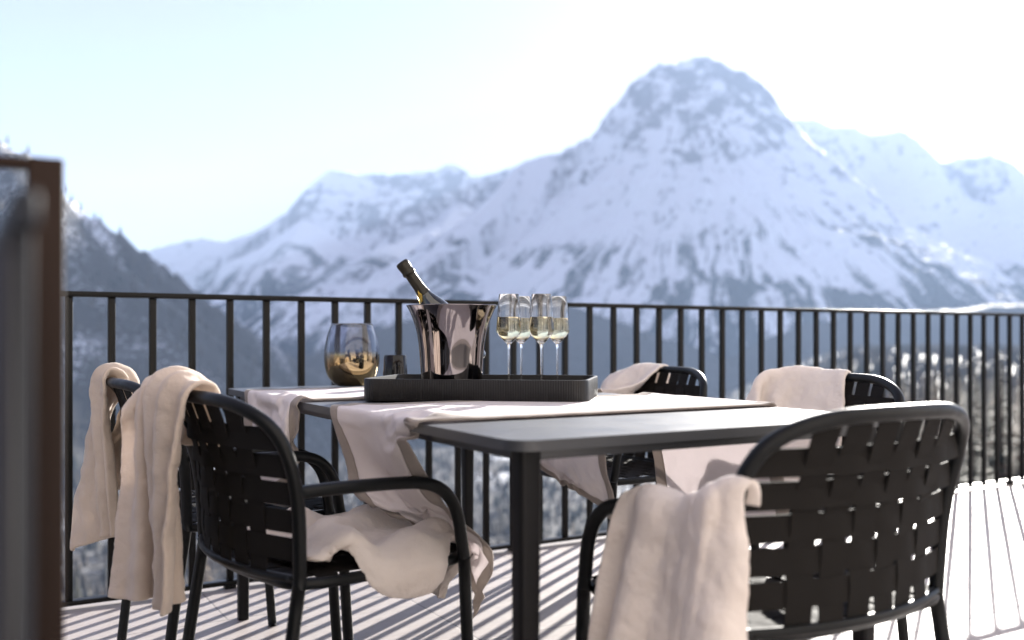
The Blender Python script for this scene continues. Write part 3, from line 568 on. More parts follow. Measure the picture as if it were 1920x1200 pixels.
8,4,-42,4,-4,-43,-2,-5,-43,3,-2,-42,1,-4,-46,3,-3,-43,6,2,-41,4,-1,-43,11,9,-41,1,-8,-46,1,-5,-42,1,-1,-41,0,0,-44,2,-5,-45,-7,-3,-44,-6,-6,-40,-38,-4,-23,-18,-6,-35,-2,10,-42,15,15,-35,-11,7,-37,-35,-7,-25,-36,-13,-25,-31,-6,-30,-32,-3,-30,-34,-2,-27,
6,0,-43,4,1,-42,6,-3,-45,-2,-7,-43,3,-1,-40,-1,-1,-46,1,-6,-43,8,1,-43,7,1,-43,13,7,-40,11,6,-43,5,2,-44,7,-5,-45,-3,-5,-45,-7,-4,-39,-5,-10,-42,-20,-4,-39,-11,1,-41,-14,-5,-40,-4,8,-47,16,8,-45,-13,36,-29,-15,29,-25,-18,32,-28,-17,23,-41,-16,27,-35,
9,0,-42,2,-4,-43,-2,-8,-43,8,4,-45,4,-2,-45,6,-6,-40,0,-5,-44,-1,-2,-42,5,3,-44,6,2,-46,3,-1,-43,10,1,-43,-2,-5,-40,-3,-4,-42,-11,-4,-43,-11,-7,-42,-14,-2,-39,-14,-3,-42,-13,-1,-43,-14,-7,-38,-11,-4,-45,4,25,-39,-14,23,-33,-2,29,-31,7,20,-37,-7,6,-45,
9,0,-42,3,-7,-42,6,-2,-43,8,-3,-41,8,-2,-43,3,-7,-45,6,-2,-42,2,-11,-45,7,-3,-41,6,-1,-41,4,-2,-45,-4,-7,-41,-1,-7,-44,-4,-11,-43,-9,-3,-41,-11,-8,-40,-15,-7,-42,-15,-3,-40,-17,-7,-37,-16,5,-39,-20,3,-38,-22,1,-43,-26,14,-33,-37,8,-37,-12,9,-36,-11,7,-41,
]),
'runner_b': (79, 20, (-0.4157, 1.7546, 0.2724), [
650,695,0,664,703,32,658,699,69,666,711,108,651,700,137,639,692,172,667,693,196,664,707,228,667,714,265,649,710,299,643,722,331,656,733,279,621,751,275,603,749,311,582,772,353,531,782,382,518,790,416,514,804,437,494,814,409,463,816,424,
33,-10,41,10,-27,40,27,-15,38,18,-21,34,14,-20,35,10,-28,26,-21,-12,34,2,-19,36,-6,-16,33,14,1,38,7,-13,-59,-25,-10,8,-24,-15,24,-35,1,7,-29,-24,8,-13,-15,22,-31,4,20,-32,13,9,-26,-19,3,-30,-14,1,
4,-31,39,27,-16,40,10,-25,39,-10,-30,32,12,-20,38,15,6,42,0,-14,39,-3,-5,33,36,7,35,-7,-17,-27,-14,-10,24,-41,-7,18,-16,-2,44,-33,-22,46,-45,9,33,-22,-3,27,9,11,28,-13,-35,-18,-30,-16,5,-28,-16,-11,
24,-23,37,-13,-34,32,-20,-29,31,-9,-27,36,-23,-20,32,1,-18,35,51,9,0,32,-6,13,-37,-27,-13,-40,-19,8,-48,-8,42,-27,-6,50,-23,-12,46,-1,-2,17,-24,-3,8,-39,8,14,-25,-11,4,-26,-8,3,-21,-20,-13,-17,-24,0,
-11,-38,33,3,-28,40,6,-26,39,4,-24,38,36,-9,24,47,-1,19,-11,-29,35,-40,-27,0,-33,-16,26,-26,-13,24,-29,-14,16,-20,-7,40,-32,-17,-16,-10,-1,23,5,-4,26,-17,-16,14,-17,-36,-48,-22,-20,-1,-25,-3,20,-20,-21,17,
23,-15,41,22,-12,41,25,-2,40,23,-1,37,-2,-4,45,-8,-4,45,-6,17,55,-18,1,46,-24,-14,13,-4,19,37,-12,-2,31,-28,-14,-8,-34,9,19,-35,10,36,-27,20,47,-14,21,22,-18,-19,12,-15,-28,-10,-1,-15,26,-3,9,36,
21,-11,46,25,3,42,25,4,39,26,18,40,4,-16,33,-34,-17,18,-36,-26,12,-13,2,48,-23,12,38,-44,10,40,-28,35,42,-18,16,30,-36,0,30,-29,-8,17,-29,-15,20,16,-41,-22,-23,-6,13,-19,-13,20,-32,-8,-7,-32,-3,-8,
7,6,49,-15,-13,43,-28,-13,36,-17,-20,38,-15,13,41,-21,10,38,-25,-11,29,-48,-6,7,-38,10,17,-34,-25,-23,-37,-26,-12,-45,-12,11,-19,-5,30,-46,-5,6,23,-30,-21,-24,2,12,-27,0,16,-27,1,16,-31,-11,5,-33,-3,-10,
-7,-9,50,0,3,49,-15,-17,39,-40,-15,13,-45,-15,6,-26,-23,27,-7,19,31,-10,5,26,-25,-18,8,-11,-1,31,-15,2,44,-12,1,40,-26,-3,29,36,-7,15,-36,-2,8,-26,-2,14,-24,-2,16,-27,19,12,-25,12,18,-28,-7,11,
-32,-17,38,-33,-16,35,-23,3,41,-30,-1,40,-33,-11,30,-35,0,11,-16,-13,40,-27,-14,31,-25,-9,50,-29,-2,48,-4,7,51,8,21,51,38,-19,-4,-30,-15,10,-30,-10,8,-30,-15,5,-28,2,18,-24,12,21,-22,17,14,-23,19,16,
-25,-20,38,-33,-18,27,-36,-21,23,-33,-20,20,-27,-11,30,-34,-10,31,-43,-13,25,-24,4,37,-18,-14,29,-12,1,48,-31,-2,24,-32,-22,-20,-29,-18,-2,-33,-12,-6,-29,-9,3,-28,-8,-12,-30,-10,-16,-28,-12,9,-29,-7,14,-25,1,19,
-33,-21,31,-32,-23,33,-35,-22,22,-31,-15,31,-9,-9,38,-20,-13,26,-49,-12,-2,-22,-19,19,-8,17,29,-10,-29,-23,-1,-31,-47,-8,-17,16,-29,21,21,-26,-9,11,-28,-13,-2,-32,-10,12,-29,-10,8,-33,-4,-8,-30,-6,13,-28,-15,-1,
-34,-17,32,-35,-17,29,-32,-14,33,-15,-8,41,-40,-19,12,-39,-16,11,-20,-10,30,-36,-9,-12,-30,-17,0,-34,-2,9,-24,2,31,-33,-13,-9,-17,5,28,-18,22,29,-19,16,27,-14,22,21,-18,6,25,-24,-8,22,-28,-12,0,-15,14,23,
-36,-18,36,-33,-15,31,-16,-9,40,-39,-25,8,-36,-17,17,-22,-13,35,-35,-18,0,-38,-21,3,-31,-19,6,-10,11,33,-29,-5,23,-23,5,24,-23,5,21,-22,11,21,-23,7,21,-21,12,23,-21,21,15,-18,13,23,-22,7,23,-32,-1,6,
-29,-19,35,-23,-15,43,-41,-25,14,-35,-19,20,-24,-19,33,-35,-22,4,-37,-14,19,-28,-6,27,-34,2,11,-23,-7,27,-28,-8,17,-21,4,28,-21,1,29,-19,4,23,-20,8,24,-20,4,22,-18,13,22,-20,22,12,-20,13,20,-24,12,18,
-22,-24,41,-29,-32,19,-26,-30,22,-24,-24,30,-35,-23,9,-28,-14,26,-24,-14,23,-23,-11,30,-11,-8,36,-25,-3,28,-24,-6,26,-16,0,31,-19,-1,26,-20,4,27,-17,5,28,-21,5,24,-19,2,24,-20,13,21,-13,13,23,-21,-2,24,
-21,-24,39,-22,-31,32,-24,-30,31,-23,-28,25,-22,-22,33,-19,-26,29,-19,-21,32,-16,-15,31,-16,-13,31,-19,-11,26,-17,-9,28,-14,-7,30,-20,-4,27,-15,-1,30,-16,5,23,-14,3,28,-17,6,27,-11,11,27,-17,18,21,-15,18,23,
-18,-23,44,-15,-30,33,-15,-30,30,-16,-28,32,-10,-29,29,-16,-26,31,-10,-21,34,-12,-24,31,-13,-22,29,-15,-21,26,-17,-13,30,-16,-9,28,-19,-9,28,-15,-7,29,-11,-1,31,-15,1,29,-12,5,29,-12,4,27,-11,21,22,-7,16,26,
-14,-35,32,-14,-26,41,-11,-35,34,-13,-32,33,-13,-29,33,-12,-26,31,-11,-27,27,-10,-22,27,-13,-23,27,-17,-23,27,-11,-18,28,-16,-17,28,-13,-16,25,-9,-13,25,-10,-6,29,-6,-5,28,-7,-1,30,-6,0,30,-2,5,28,-3,17,25,
-10,-44,27,-11,-37,31,-14,-30,31,-10,-32,31,-10,-29,29,-9,-26,28,-10,-28,28,-11,-26,30,-11,-24,24,-13,-26,21,-9,-19,28,-12,-20,24,-14,-19,24,-14,-18,29,-10,-12,26,-8,-8,31,-7,-5,30,-8,-2,28,-7,-1,30,-8,7,30,
-10,-41,29,-11,-39,28,-9,-33,32,-9,-30,30,-11,-29,31,-11,-31,30,-11,-26,28,-8,-27,26,-11,-28,24,-10,-23,23,-11,-21,25,-11,-21,24,-11,-19,22,-12,-17,24,-10,-17,29,-10,-12,31,-7,-9,31,-7,-5,32,-8,-2,35,-6,0,32,
-9,-43,29,-7,-37,30,-10,-32,33,-8,-32,32,-9,-33,30,-8,-29,28,-8,-31,29,-7,-29,26,-9,-24,27,-12,-25,29,-8,-23,27,-10,-21,28,-13,-22,28,-11,-18,25,-10,-16,25,-9,-14,27,-9,-11,28,-10,-6,28,-9,-4,29,-10,-3,28,
-9,-39,28,-10,-36,32,-6,-32,33,-10,-32,31,-9,-32,27,-7,-31,30,-8,-26,27,-8,-23,26,-6,-26,28,-5,-23,25,-8,-22,26,-6,-22,23,-7,-19,22,-11,-19,25,-9,-16,25,-10,-12,25,-10,-11,28,-9,-10,31,-10,-5,29,-9,-1,31,
-9,-42,29,-4,-38,34,-10,-37,35,-9,-34,26,-5,-29,31,-4,-30,27,-4,-27,28,-7,-27,29,-7,-20,28,-3,-23,28,-4,-21,25,-8,-19,27,-10,-19,27,-8,-16,24,-13,-15,27,-10,-15,27,-12,-9,27,-12,-7,31,-10,-3,27,-12,1,29,
-5,-37,24,-9,-32,33,-4,-30,33,18,-22,34,15,-22,35,11,-19,36,3,-24,32,-1,-24,33,-2,-25,32,-4,-20,30,-8,-19,32,-7,-17,30,-9,-17,29,-12,-15,28,-11,-15,28,-13,-10,26,-11,-10,27,-13,-4,27,-9,-7,30,-9,-1,30,
50,-11,29,59,-15,0,37,-14,15,8,-25,40,-3,-30,30,-2,-26,30,10,-22,37,4,-23,31,-1,-21,28,-3,-20,30,-2,-20,28,-6,-20,30,-6,-18,28,-9,-14,27,-10,-12,24,-12,-12,27,-10,-9,27,-9,-10,26,-10,-3,30,-8,-2,30,
-52,-47,44,-11,-34,43,16,-42,27,0,-38,20,20,-26,31,10,-28,32,3,-26,31,6,-21,34,1,-22,32,-2,-22,31,-5,-18,30,-7,-19,27,-11,-16,28,-12,-18,26,-16,-16,26,-15,-15,26,-16,-14,27,-13,-11,29,-17,-3,30,-9,-3,32,
44,-28,-19,-16,-49,41,-13,-28,40,20,-19,41,1,-24,37,15,-19,31,-2,-26,32,5,-23,30,3,-21,34,0,-20,30,0,-15,31,2,-13,31,1,-11,32,0,-10,34,1,-9,35,0,-6,33,-5,-3,34,-5,0,33,-4,-2,31,-8,1,33,
16,-14,23,29,9,-4,27,9,11,20,11,13,19,7,12,6,2,29,20,8,15,11,8,20,15,6,19,11,9,23,11,4,25,7,5,29,5,3,27,5,3,28,4,4,28,4,1,29,6,2,29,5,3,31,5,2,31,3,3,32,
48,25,5,47,24,0,45,23,-3,43,23,-7,45,26,18,45,28,5,44,28,0,44,26,0,43,26,0,45,24,0,45,27,0,42,27,-2,47,29,0,46,28,0,46,28,0,47,31,0,47,30,0,47,29,0,44,28,2,45,28,1,
44,26,-4,45,21,13,38,22,21,38,18,26,41,25,5,41,23,-2,43,24,0,44,24,0,42,27,0,43,27,0,42,24,-1,44,23,1,42,23,2,42,27,2,44,24,3,40,25,5,39,25,5,43,22,4,44,25,6,45,26,7,
41,21,2,43,26,-6,45,24,-3,42,25,-12,47,25,-4,45,26,-2,43,26,0,42,27,0,43,23,0,43,25,0,44,26,0,45,29,-1,44,27,-3,44,24,-3,42,26,-3,43,23,-4,44,24,-4,40,25,-3,43,26,-4,42,24,-4,
47,29,-1,43,23,-2,40,22,-13,41,26,-3,42,25,-4,45,24,-2,41,24,0,46,25,0,44,29,0,44,28,0,43,25,0,42,24,0,43,23,0,40,27,0,41,25,-1,44,27,-2,45,25,-2,44,24,-2,43,24,-3,43,27,-3,
43,22,-1,42,26,-8,47,27,-2,47,24,-5,43,24,-4,43,25,-7,45,28,0,43,25,0,45,25,0,43,24,0,43,27,0,44,26,0,43,28,0,45,27,0,44,27,0,43,26,0,43,30,0,44,30,-1,44,27,-1,43,25,-1,
45,24,0,45,24,-1,45,23,-3,43,27,-4,42,26,-6,44,26,-4,43,24,0,43,27,0,42,24,0,42,28,0,45,24,0,46,27,0,42,24,0,42,26,0,46,25,-1,44,25,-1,43,23,0,42,26,0,44,25,0,46,26,0,
40,28,0,42,24,-1,43,25,-1,44,23,-3,42,23,-7,43,26,0,42,25,0,42,24,0,41,25,0,45,22,0,46,26,0,41,23,0,46,27,-1,48,22,0,42,26,1,42,27,1,41,25,0,47,26,0,44,24,0,42,26,0,
45,26,0,45,27,1,41,27,0,42,25,0,45,25,0,41,23,-1,45,25,0,43,27,0,47,27,0,45,27,0,37,25,0,44,25,0,41,26,1,41,27,0,42,26,-1,43,25,0,46,29,0,41,25,0,42,27,0,42,26,0,
46,21,-1,44,24,-1,44,26,-1,44,25,0,43,24,0,43,27,1,43,26,0,42,27,0,43,24,0,40,26,0,45,26,0,41,28,0,45,25,-1,43,23,0,47,27,1,43,23,-1,41,22,0,44,25,0,44,27,0,46,26,0,
40,29,0,43,26,0,44,22,0,43,23,-1,44,29,0,45,24,0,44,25,0,47,22,0,42,27,0,46,25,0,43,27,0,45,24,-1,42,26,0,44,27,-1,40,25,-1,45,29,0,45,28,0,41,26,0,44,27,0,43,25,0,
45,23,0,42,26,0,43,25,0,44,30,0,44,22,0,40,25,0,44,27,0,40,27,0,42,24,0,44,26,0,44,24,-1,46,26,0,42,26,0,45,27,0,45,27,0,43,26,1,45,24,0,46,25,0,43,24,0,44,24,0,
45,26,0,42,25,0,43,26,1,45,26,1,39,26,0,47,27,0,42,24,0,44,24,0,44,27,0,41,25,0,42,25,1,42,27,1,45,24,1,42,26,0,43,22,0,46,25,0,43,29,0,42,25,0,41,27,0,42,28,0,
44,25,1,46,26,1,45,27,-1,39,23,0,48,27,0,45,26,0,43,26,0,45,27,0,46,24,0,44,23,0,46,28,0,42,24,-1,45,27,0,41,26,0,42,28,2,42,26,0,43,24,0,44,26,0,45,22,0,44,24,0,
41,24,0,42,23,0,45,26,0,46,26,0,42,27,0,43,24,0,44,26,0,42,26,0,41,25,0,45,29,-1,43,25,0,44,26,1,42,25,0,45,25,1,44,24,-1,44,25,0,43,27,0,45,27,0,46,28,0,41,25,0,
42,27,-1,44,26,-1,41,25,0,45,23,0,44,24,0,43,27,0,43,26,0,45,23,0,45,27,0,41,22,0,44,24,0,44,26,0,47,27,0,43,23,-1,44,27,0,42,26,0,44,22,0,43,25,0,41,24,0,48,27,0,
44,26,0,44,27,0,46,27,1,43,30,0,44,27,0,43,26,0,44,25,0,41,28,0,42,27,0,46,27,1,41,26,0,44,24,0,43,24,0,44,28,1,45,24,0,43,24,0,44,27,0,42,25,0,46,28,0,41,23,0,
45,24,1,45,24,0,42,25,0,41,24,0,44,21,0,43,24,0,43,24,0,49,24,0,49,24,-1,43,25,0,43,26,0,41,25,-1,40,25,0,46,21,0,44,27,0,44,27,0,43,25,0,42,26,0,43,26,0,44,29,-1,
45,26,0,41,27,1,43,23,0,48,24,0,41,29,0,47,29,0,44,28,0,41,26,0,38,26,0,43,26,0,44,23,0,45,25,0,44,23,0,41,28,0,40,23,0,43,25,0,44,25,0,46,25,0,44,25,0,44,23,1,
42,27,0,43,25,0,44,25,0,42,27,0,44,25,0,40,22,0,45,24,0,42,26,-1,46,25,1,41,26,0,45,26,0,41,29,1,43,28,0,43,26,0,43,25,0,46,25,0,44,26,0,44,26,0,43,25,0,45,27,0,
43,26,0,45,25,0,41,27,0,43,24,0,43,23,0,42,26,0,42,26,0,45,24,2,41,25,0,43,23,0,44,26,0,47,25,0,44,27,0,42,26,0,46,26,0,40,25,0,42,25,0,42,26,0,44,26,0,41,25,0,
44,25,0,46,25,0,45,27,0,44,27,0,43,28,0,45,28,0,46,24,-1,42,26,-1,45,24,0,46,27,-1,45,25,-1,41,25,0,41,23,0,44,25,0,43,29,0,45,27,0,45,27,0,42,22,0,42,25,0,42,24,0,
45,24,0,38,24,0,45,22,0,41,24,0,47,23,0,42,25,0,42,27,0,44,26,0,43,27,0,44,25,0,41,27,0,46,24,0,44,27,0,44,26,0,45,24,0,43,27,0,44,25,0,46,26,0,43,25,0,43,25,0,
42,24,0,46,29,0,43,32,0,47,27,0,41,26,0,45,23,0,44,24,0,44,24,0,44,27,0,41,24,0,46,25,1,43,26,0,47,23,0,45,25,0,41,25,0,44,25,0,43,26,0,43,29,0,44,26,0,46,28,0,
45,29,0,43,24,0,42,20,0,41,23,0,46,26,0,43,26,0,44,23,0,41,27,0,45,25,0,44,27,0,41,24,0,42,24,0,42,27,0,44,23,0,44,24,0,44,23,0,44,25,0,44,22,-1,41,24,0,44,26,0,
39,23,0,44,27,0,47,26,0,45,27,0,40,29,0,45,24,-1,39,30,0,44,26,-1,41,25,0,44,26,1,42,26,0,46,28,0,45,25,0,41,29,0,42,25,0,45,27,0,44,23,0,43,26,1,45,27,0,43,25,0,
48,28,0,44,24,0,44,24,0,42,26,0,44,19,-1,42,25,0,44,26,0,44,26,0,43,27,-1,45,25,0,45,25,0,41,26,0,42,27,0,43,23,0,43,25,0,42,24,-1,42,28,-1,45,26,0,44,23,0,44,24,0,
42,23,0,43,24,0,40,26,0,44,25,0,45,28,1,45,28,1,45,24,1,43,23,0,45,23,1,43,25,0,44,27,0,46,23,0,42,24,0,47,27,0,47,25,0,43,27,1,41,25,1,43,28,0,45,29,0,44,24,-1,
42,27,0,43,27,0,44,28,0,43,26,0,42,29,0,43,24,0,43,25,-1,45,26,1,40,24,0,42,28,0,43,24,0,41,25,0,45,27,0,41,24,0,43,27,0,41,22,0,45,25,0,41,23,-1,42,24,2,42,26,1,
45,27,0,45,23,0,45,25,0,44,27,0,45,23,0,43,26,0,45,26,1,42,24,0,47,27,0,45,23,0,43,28,0,42,26,0,42,24,0,44,27,0,43,27,0,48,27,-1,47,27,-1,45,26,2,45,25,-3,44,28,0,
44,23,0,39,26,0,41,25,0,44,22,-1,42,26,0,41,25,-1,43,25,0,44,28,0,40,26,0,42,24,0,45,23,0,45,28,0,45,26,0,45,25,0,44,26,0,42,27,0,44,23,1,44,25,-2,42,27,1,44,24,0,
43,27,0,48,27,0,45,25,0,42,26,1,43,27,-1,45,27,1,45,26,0,43,25,0,44,25,0,44,28,0,43,25,0,43,22,0,42,26,0,41,26,0,41,23,-1,43,26,0,40,26,0,42,26,1,43,22,0,43,27,0,
44,24,0,44,27,0,46,24,0,44,25,0,45,24,0,43,25,-1,41,23,0,46,24,0,44,25,0,43,26,0,41,27,0,45,27,0,45,26,0,45,25,0,45,27,1,44,24,1,45,25,-1,43,27,0,45,28,0,42,23,0,
41,26,0,43,26,0,42,27,0,43,26,0,43,26,1,45,25,0,43,27,0,40,25,0,42,26,0,45,24,0,45,28,0,44,24,0,44,23,0,45,25,0,44,25,0,42,26,0,42,25,1,45,23,0,41,26,0,44,27,0,
44,28,0,44,25,0,43,26,0,45,26,-1,44,27,1,43,24,1,44,27,0,45,27,0,46,25,0,41,26,0,41,22,0,38,27,0,42,27,0,41,22,0,42,25,0,44,27,0,41,29,0,42,27,0,44,25,0,45,27,0,
45,23,0,40,27,0,44,25,0,41,26,1,42,22,-1,43,27,0,44,24,0,44,26,0,44,26,0,44,27,0,44,27,0,47,25,0,45,25,0,47,28,0,46,27,0,44,23,0,44,21,0,45,22,0,43,26,0,43,24,0,
45,27,6,47,25,7,42,25,7,45,25,7,44,27,7,47,28,6,43,27,8,42,26,7,41,26,7,44,26,7,44,27,8,43,27,7,42,25,9,41,26,8,44,25,6,45,26,7,44,27,7,41,28,9,46,22,8,41,24,8,
21,15,-24,23,12,-23,23,16,-24,26,17,-26,25,15,-24,20,12,-22,24,15,-26,24,14,-26,26,14,-23,24,14,-25,26,11,-27,25,16,-26,25,13,-26,23,17,-27,22,13,-26,22,13,-25,24,14,-25,26,13,-25,21,16,-26,26,15,-27,
-10,-7,-53,-9,-3,-53,-3,-3,-51,-2,-3,-51,1,1,-52,0,-1,-52,0,-5,-50,-2,-3,-52,-2,-1,-55,-4,-1,-51,0,1,-50,-4,-5,-49,-6,3,-50,-4,-5,-49,-5,-4,-49,-4,-2,-50,-4,-2,-52,-4,-1,-56,-4,-1,-50,-6,-2,-49,
9,3,-51,6,4,-53,1,1,-55,3,3,-53,1,1,-52,2,1,-51,1,5,-55,1,3,-50,3,4,-51,3,2,-54,0,-1,-54,3,2,-53,5,0,-54,4,3,-53,4,3,-52,2,6,-53,3,3,-52,2,1,-45,4,-1,-51,5,2,-53,
8,6,-50,7,3,-50,6,3,-50,1,0,-49,1,-1,-52,4,3,-54,3,0,-49,5,3,-53,3,0,-51,7,2,-49,3,3,-49,5,5,-52,4,3,-51,6,3,-51,6,4,-52,7,-1,-52,7,2,-51,6,4,-55,6,5,-52,5,3,-51,
9,3,-50,7,5,-53,6,6,-52,5,2,-52,6,4,-51,2,3,-50,6,3,-53,5,3,-50,4,3,-50,2,2,-53,8,5,-52,5,2,-50,8,4,-53,8,5,-52,5,5,-51,6,5,-52,4,3,-48,6,5,-51,6,4,-51,7,4,-50,
9,6,-52,8,4,-50,9,3,-50,7,7,-51,6,3,-51,8,5,-50,5,6,-50,9,3,-50,7,4,-52,7,4,-50,5,4,-47,10,3,-55,9,5,-48,5,3,-50,10,1,-48,5,4,-48,7,6,-52,8,6,-52,10,5,-52,8,4,-51,
9,7,-50,10,6,-49,9,5,-50,11,4,-48,7,7,-50,11,6,-51,10,5,-49,7,7,-51,8,6,-50,10,6,-49,8,7,-54,7,8,-47,7,5,-52,8,4,-50,7,6,-54,9,3,-51,10,7,-51,9,2,-49,8,6,-48,9,7,-52,
9,8,-50,11,6,-51,10,8,-49,9,8,-50,11,6,-50,9,5,-50,11,6,-53,12,3,-51,11,4,-52,11,5,-52,8,5,-52,9,3,-50,7,5,-49,7,6,-51,7,7,-50,7,6,-53,9,2,-50,10,6,-52,10,3,-53,10,4,-47,
11,4,-50,11,7,-47,9,5,-48,14,5,-51,13,5,-50,12,5,-52,6,4,-49,7,7,-50,9,7,-50,3,3,-49,9,0,-48,7,4,-51,8,2,-54,11,5,-50,8,3,-51,11,4,-49,7,4,-51,9,4,-51,8,6,-52,6,5,-53,
9,6,-49,7,3,-52,13,6,-50,2,5,-53,4,5,-51,0,-1,-52,7,4,-51,1,0,-51,2,3,-51,5,1,-52,5,5,-54,1,3,-51,3,3,-49,-2,2,-54,6,4,-51,4,6,-49,6,5,-50,5,5,-49,7,5,-49,5,4,-51,
12,10,-48,9,10,-48,9,7,-50,8,4,-47,4,2,-48,6,5,-49,8,4,-50,9,8,-49,9,5,-49,11,7,-50,7,6,-47,8,1,-51,7,5,-49,10,3,-47,8,6,-47,9,4,-51,7,5,-51,10,4,-48,8,4,-48,12,4,-50,
12,10,-46,19,14,-50,7,6,-50,7,7,-49,13,9,-53,13,11,-49,10,7,-47,14,5,-48,13,5,-48,13,9,-49,15,9,-50,20,12,-48,17,10,-48,19,12,-47,18,8,-47,20,9,-46,22,10,-45,20,9,-47,20,9,-45,21,13,-42,
11,12,-52,5,6,-47,13,15,-47,33,21,-36,25,17,-38,26,17,-38,29,20,-39,32,22,-36,33,24,-32,36,19,-27,38,17,-24,38,22,-22,42,22,-21,42,20,-19,42,22,-18,43,21,-17,44,19,-18,39,21,-18,44,20,-19,45,18,-20,
10,12,-49,15,17,-46,25,20,-40,24,20,-40,40,28,-25,45,30,-12,46,26,0,45,23,11,48,20,15,48,25,15,46,26,14,45,23,14,45,20,13,47,22,11,47,21,10,45,23,9,43,23,10,50,24,11,44,23,9,48,22,10,
]),
'runner_a': (72, 22, (-0.8194, 2.3615, 0.3126), [
428,74,348,466,86,342,508,102,334,549,123,328,535,158,312,494,178,311,467,210,298,439,242,288,408,272,287,376,301,287,344,336,287,314,365,287,283,394,287,252,426,287,217,458,287,188,487,287,156,517,287,125,547,287,94,579,287,63,609,287,30,638,287,0,667,287,
6,-12,50,7,-3,51,5,2,51,-7,9,52,11,15,49,28,32,31,31,31,27,34,33,24,36,37,14,39,37,9,38,35,6,33,37,2,34,39,0,37,41,0,37,36,0,34,37,0,34,39,0,32,43,0,31,39,0,32,41,0,34,41,1,29,43,0,
9,-7,52,2,-1,52,-9,14,51,-10,18,46,-9,21,52,7,23,46,13,27,45,20,30,35,30,30,30,29,33,24,31,32,23,35,35,24,37,37,25,28,33,17,33,37,14,34,39,10,35,40,8,35,38,6,33,40,3,33,41,2,30,41,-1,35,43,0,
44,28,15,-22,27,38,-35,27,28,-42,29,16,-12,17,40,-30,3,39,-39,-5,32,-38,-4,37,-6,4,49,8,17,49,13,20,49,16,20,45,13,21,38,20,21,45,15,22,42,16,26,42,15,26,40,18,27,38,23,32,34,21,32,33,24,37,32,24,34,27,
31,30,27,32,36,-4,-14,21,39,-33,22,32,-31,8,46,-30,9,42,-33,0,37,4,2,48,-17,7,49,2,8,50,0,7,48,-4,6,49,3,12,52,-1,14,49,3,16,51,4,16,47,0,13,48,-3,11,48,-5,7,52,1,12,51,-5,10,51,-6,12,51,
-25,-10,40,-9,9,50,51,17,13,2,-24,47,-33,-2,41,-38,-20,35,-8,7,51,-10,11,53,19,1,46,-14,-9,53,-8,-2,52,-8,3,52,-5,5,53,-3,8,51,3,10,51,-2,7,53,2,15,53,-2,11,53,-7,10,53,-14,3,51,-8,8,51,-13,6,51,
52,3,9,51,-1,0,15,13,44,17,10,44,-31,-31,25,9,7,47,38,-14,35,25,-11,43,-20,-8,47,-15,-1,46,-17,-2,49,-8,2,52,-11,1,51,-2,5,50,-2,9,51,3,13,51,-1,5,50,0,13,50,4,14,48,-5,10,50,-8,5,49,-7,8,48,
-3,-3,66,-9,-52,22,-29,-38,-11,10,-14,38,19,11,44,41,-25,19,5,-6,50,-29,-16,41,-32,-13,38,-31,-18,38,-33,-12,39,-31,-14,39,-29,-10,42,-31,-7,43,-23,-4,44,-10,2,48,1,14,52,2,10,50,-5,10,51,-2,14,49,-4,13,53,-5,12,50,
-32,36,24,2,-16,60,2,-66,-3,-15,-9,-54,24,-38,19,-11,-9,54,-33,-13,40,-32,-10,40,-30,-13,42,-30,-11,40,-29,-16,41,-30,-11,39,-31,-10,40,-25,-10,45,-26,-8,46,-28,-4,48,-20,-2,45,-3,12,50,0,13,54,0,12,53,-2,11,48,-2,11,54,
3,-21,40,-23,44,26,8,-19,74,9,-39,66,-47,-2,8,-45,-1,17,-13,4,51,-1,8,52,7,12,48,10,18,50,1,9,50,-10,2,53,-14,-3,51,-19,-3,47,-20,-5,49,-20,-4,44,-22,-4,47,-19,0,49,-4,12,48,-1,9,51,-2,12,50,-3,10,50,
4,-52,-9,27,-17,34,-14,10,45,-25,-2,61,31,17,39,-7,-6,50,-41,-11,31,-40,-10,31,-33,-3,41,-23,-5,49,8,14,49,8,14,49,-1,7,48,-8,2,51,-14,-2,46,-18,-3,52,-17,-3,50,-20,-6,45,-13,-3,52,-1,13,50,0,9,50,-2,11,51,
33,-12,39,6,-16,47,-1,-7,52,12,-3,40,-17,-13,42,27,19,40,27,17,39,17,13,47,-7,-1,53,-12,0,47,-22,0,49,6,7,51,11,12,53,5,9,50,-2,7,54,-12,-1,52,-15,1,52,-17,-1,53,-21,-3,46,-9,2,50,1,10,52,-1,13,53,
9,-15,49,3,-18,51,0,-2,51,-1,-1,54,16,7,50,-28,-8,43,4,-1,54,10,2,51,20,11,46,15,10,51,7,2,51,-10,1,53,-4,7,48,7,12,56,10,15,49,12,15,47,-6,1,51,-8,0,52,-12,2,50,-20,-2,49,-8,6,55,3,8,48,
8,-17,52,7,-21,47,8,4,52,24,8,46,5,0,51,20,11,50,-22,-11,44,-26,-10,42,-26,-14,45,-27,-15,42,-28,-14,40,-30,-15,39,-28,-15,44,-26,-9,40,-20,-7,48,-11,-2,50,12,13,46,0,4,52,-2,1,50,-5,2,49,-11,1,49,-2,7,54,
-9,-22,38,-8,-17,34,16,6,34,1,0,37,8,1,38,4,2,37,16,12,35,23,14,25,22,11,28,14,10,32,16,7,34,14,9,32,13,7,35,11,5,36,10,6,34,9,6,36,-2,2,38,11,10,35,10,8,37,9,8,41,5,5,39,0,5,42,
32,9,38,37,15,35,38,17,28,35,18,33,33,20,32,39,17,25,43,25,4,36,21,30,37,24,22,46,25,3,44,25,-1,44,26,0,44,26,-1,45,26,-1,47,24,4,43,22,-1,46,26,6,43,24,-2,45,25,5,45,25,0,44,24,1,45,27,1,
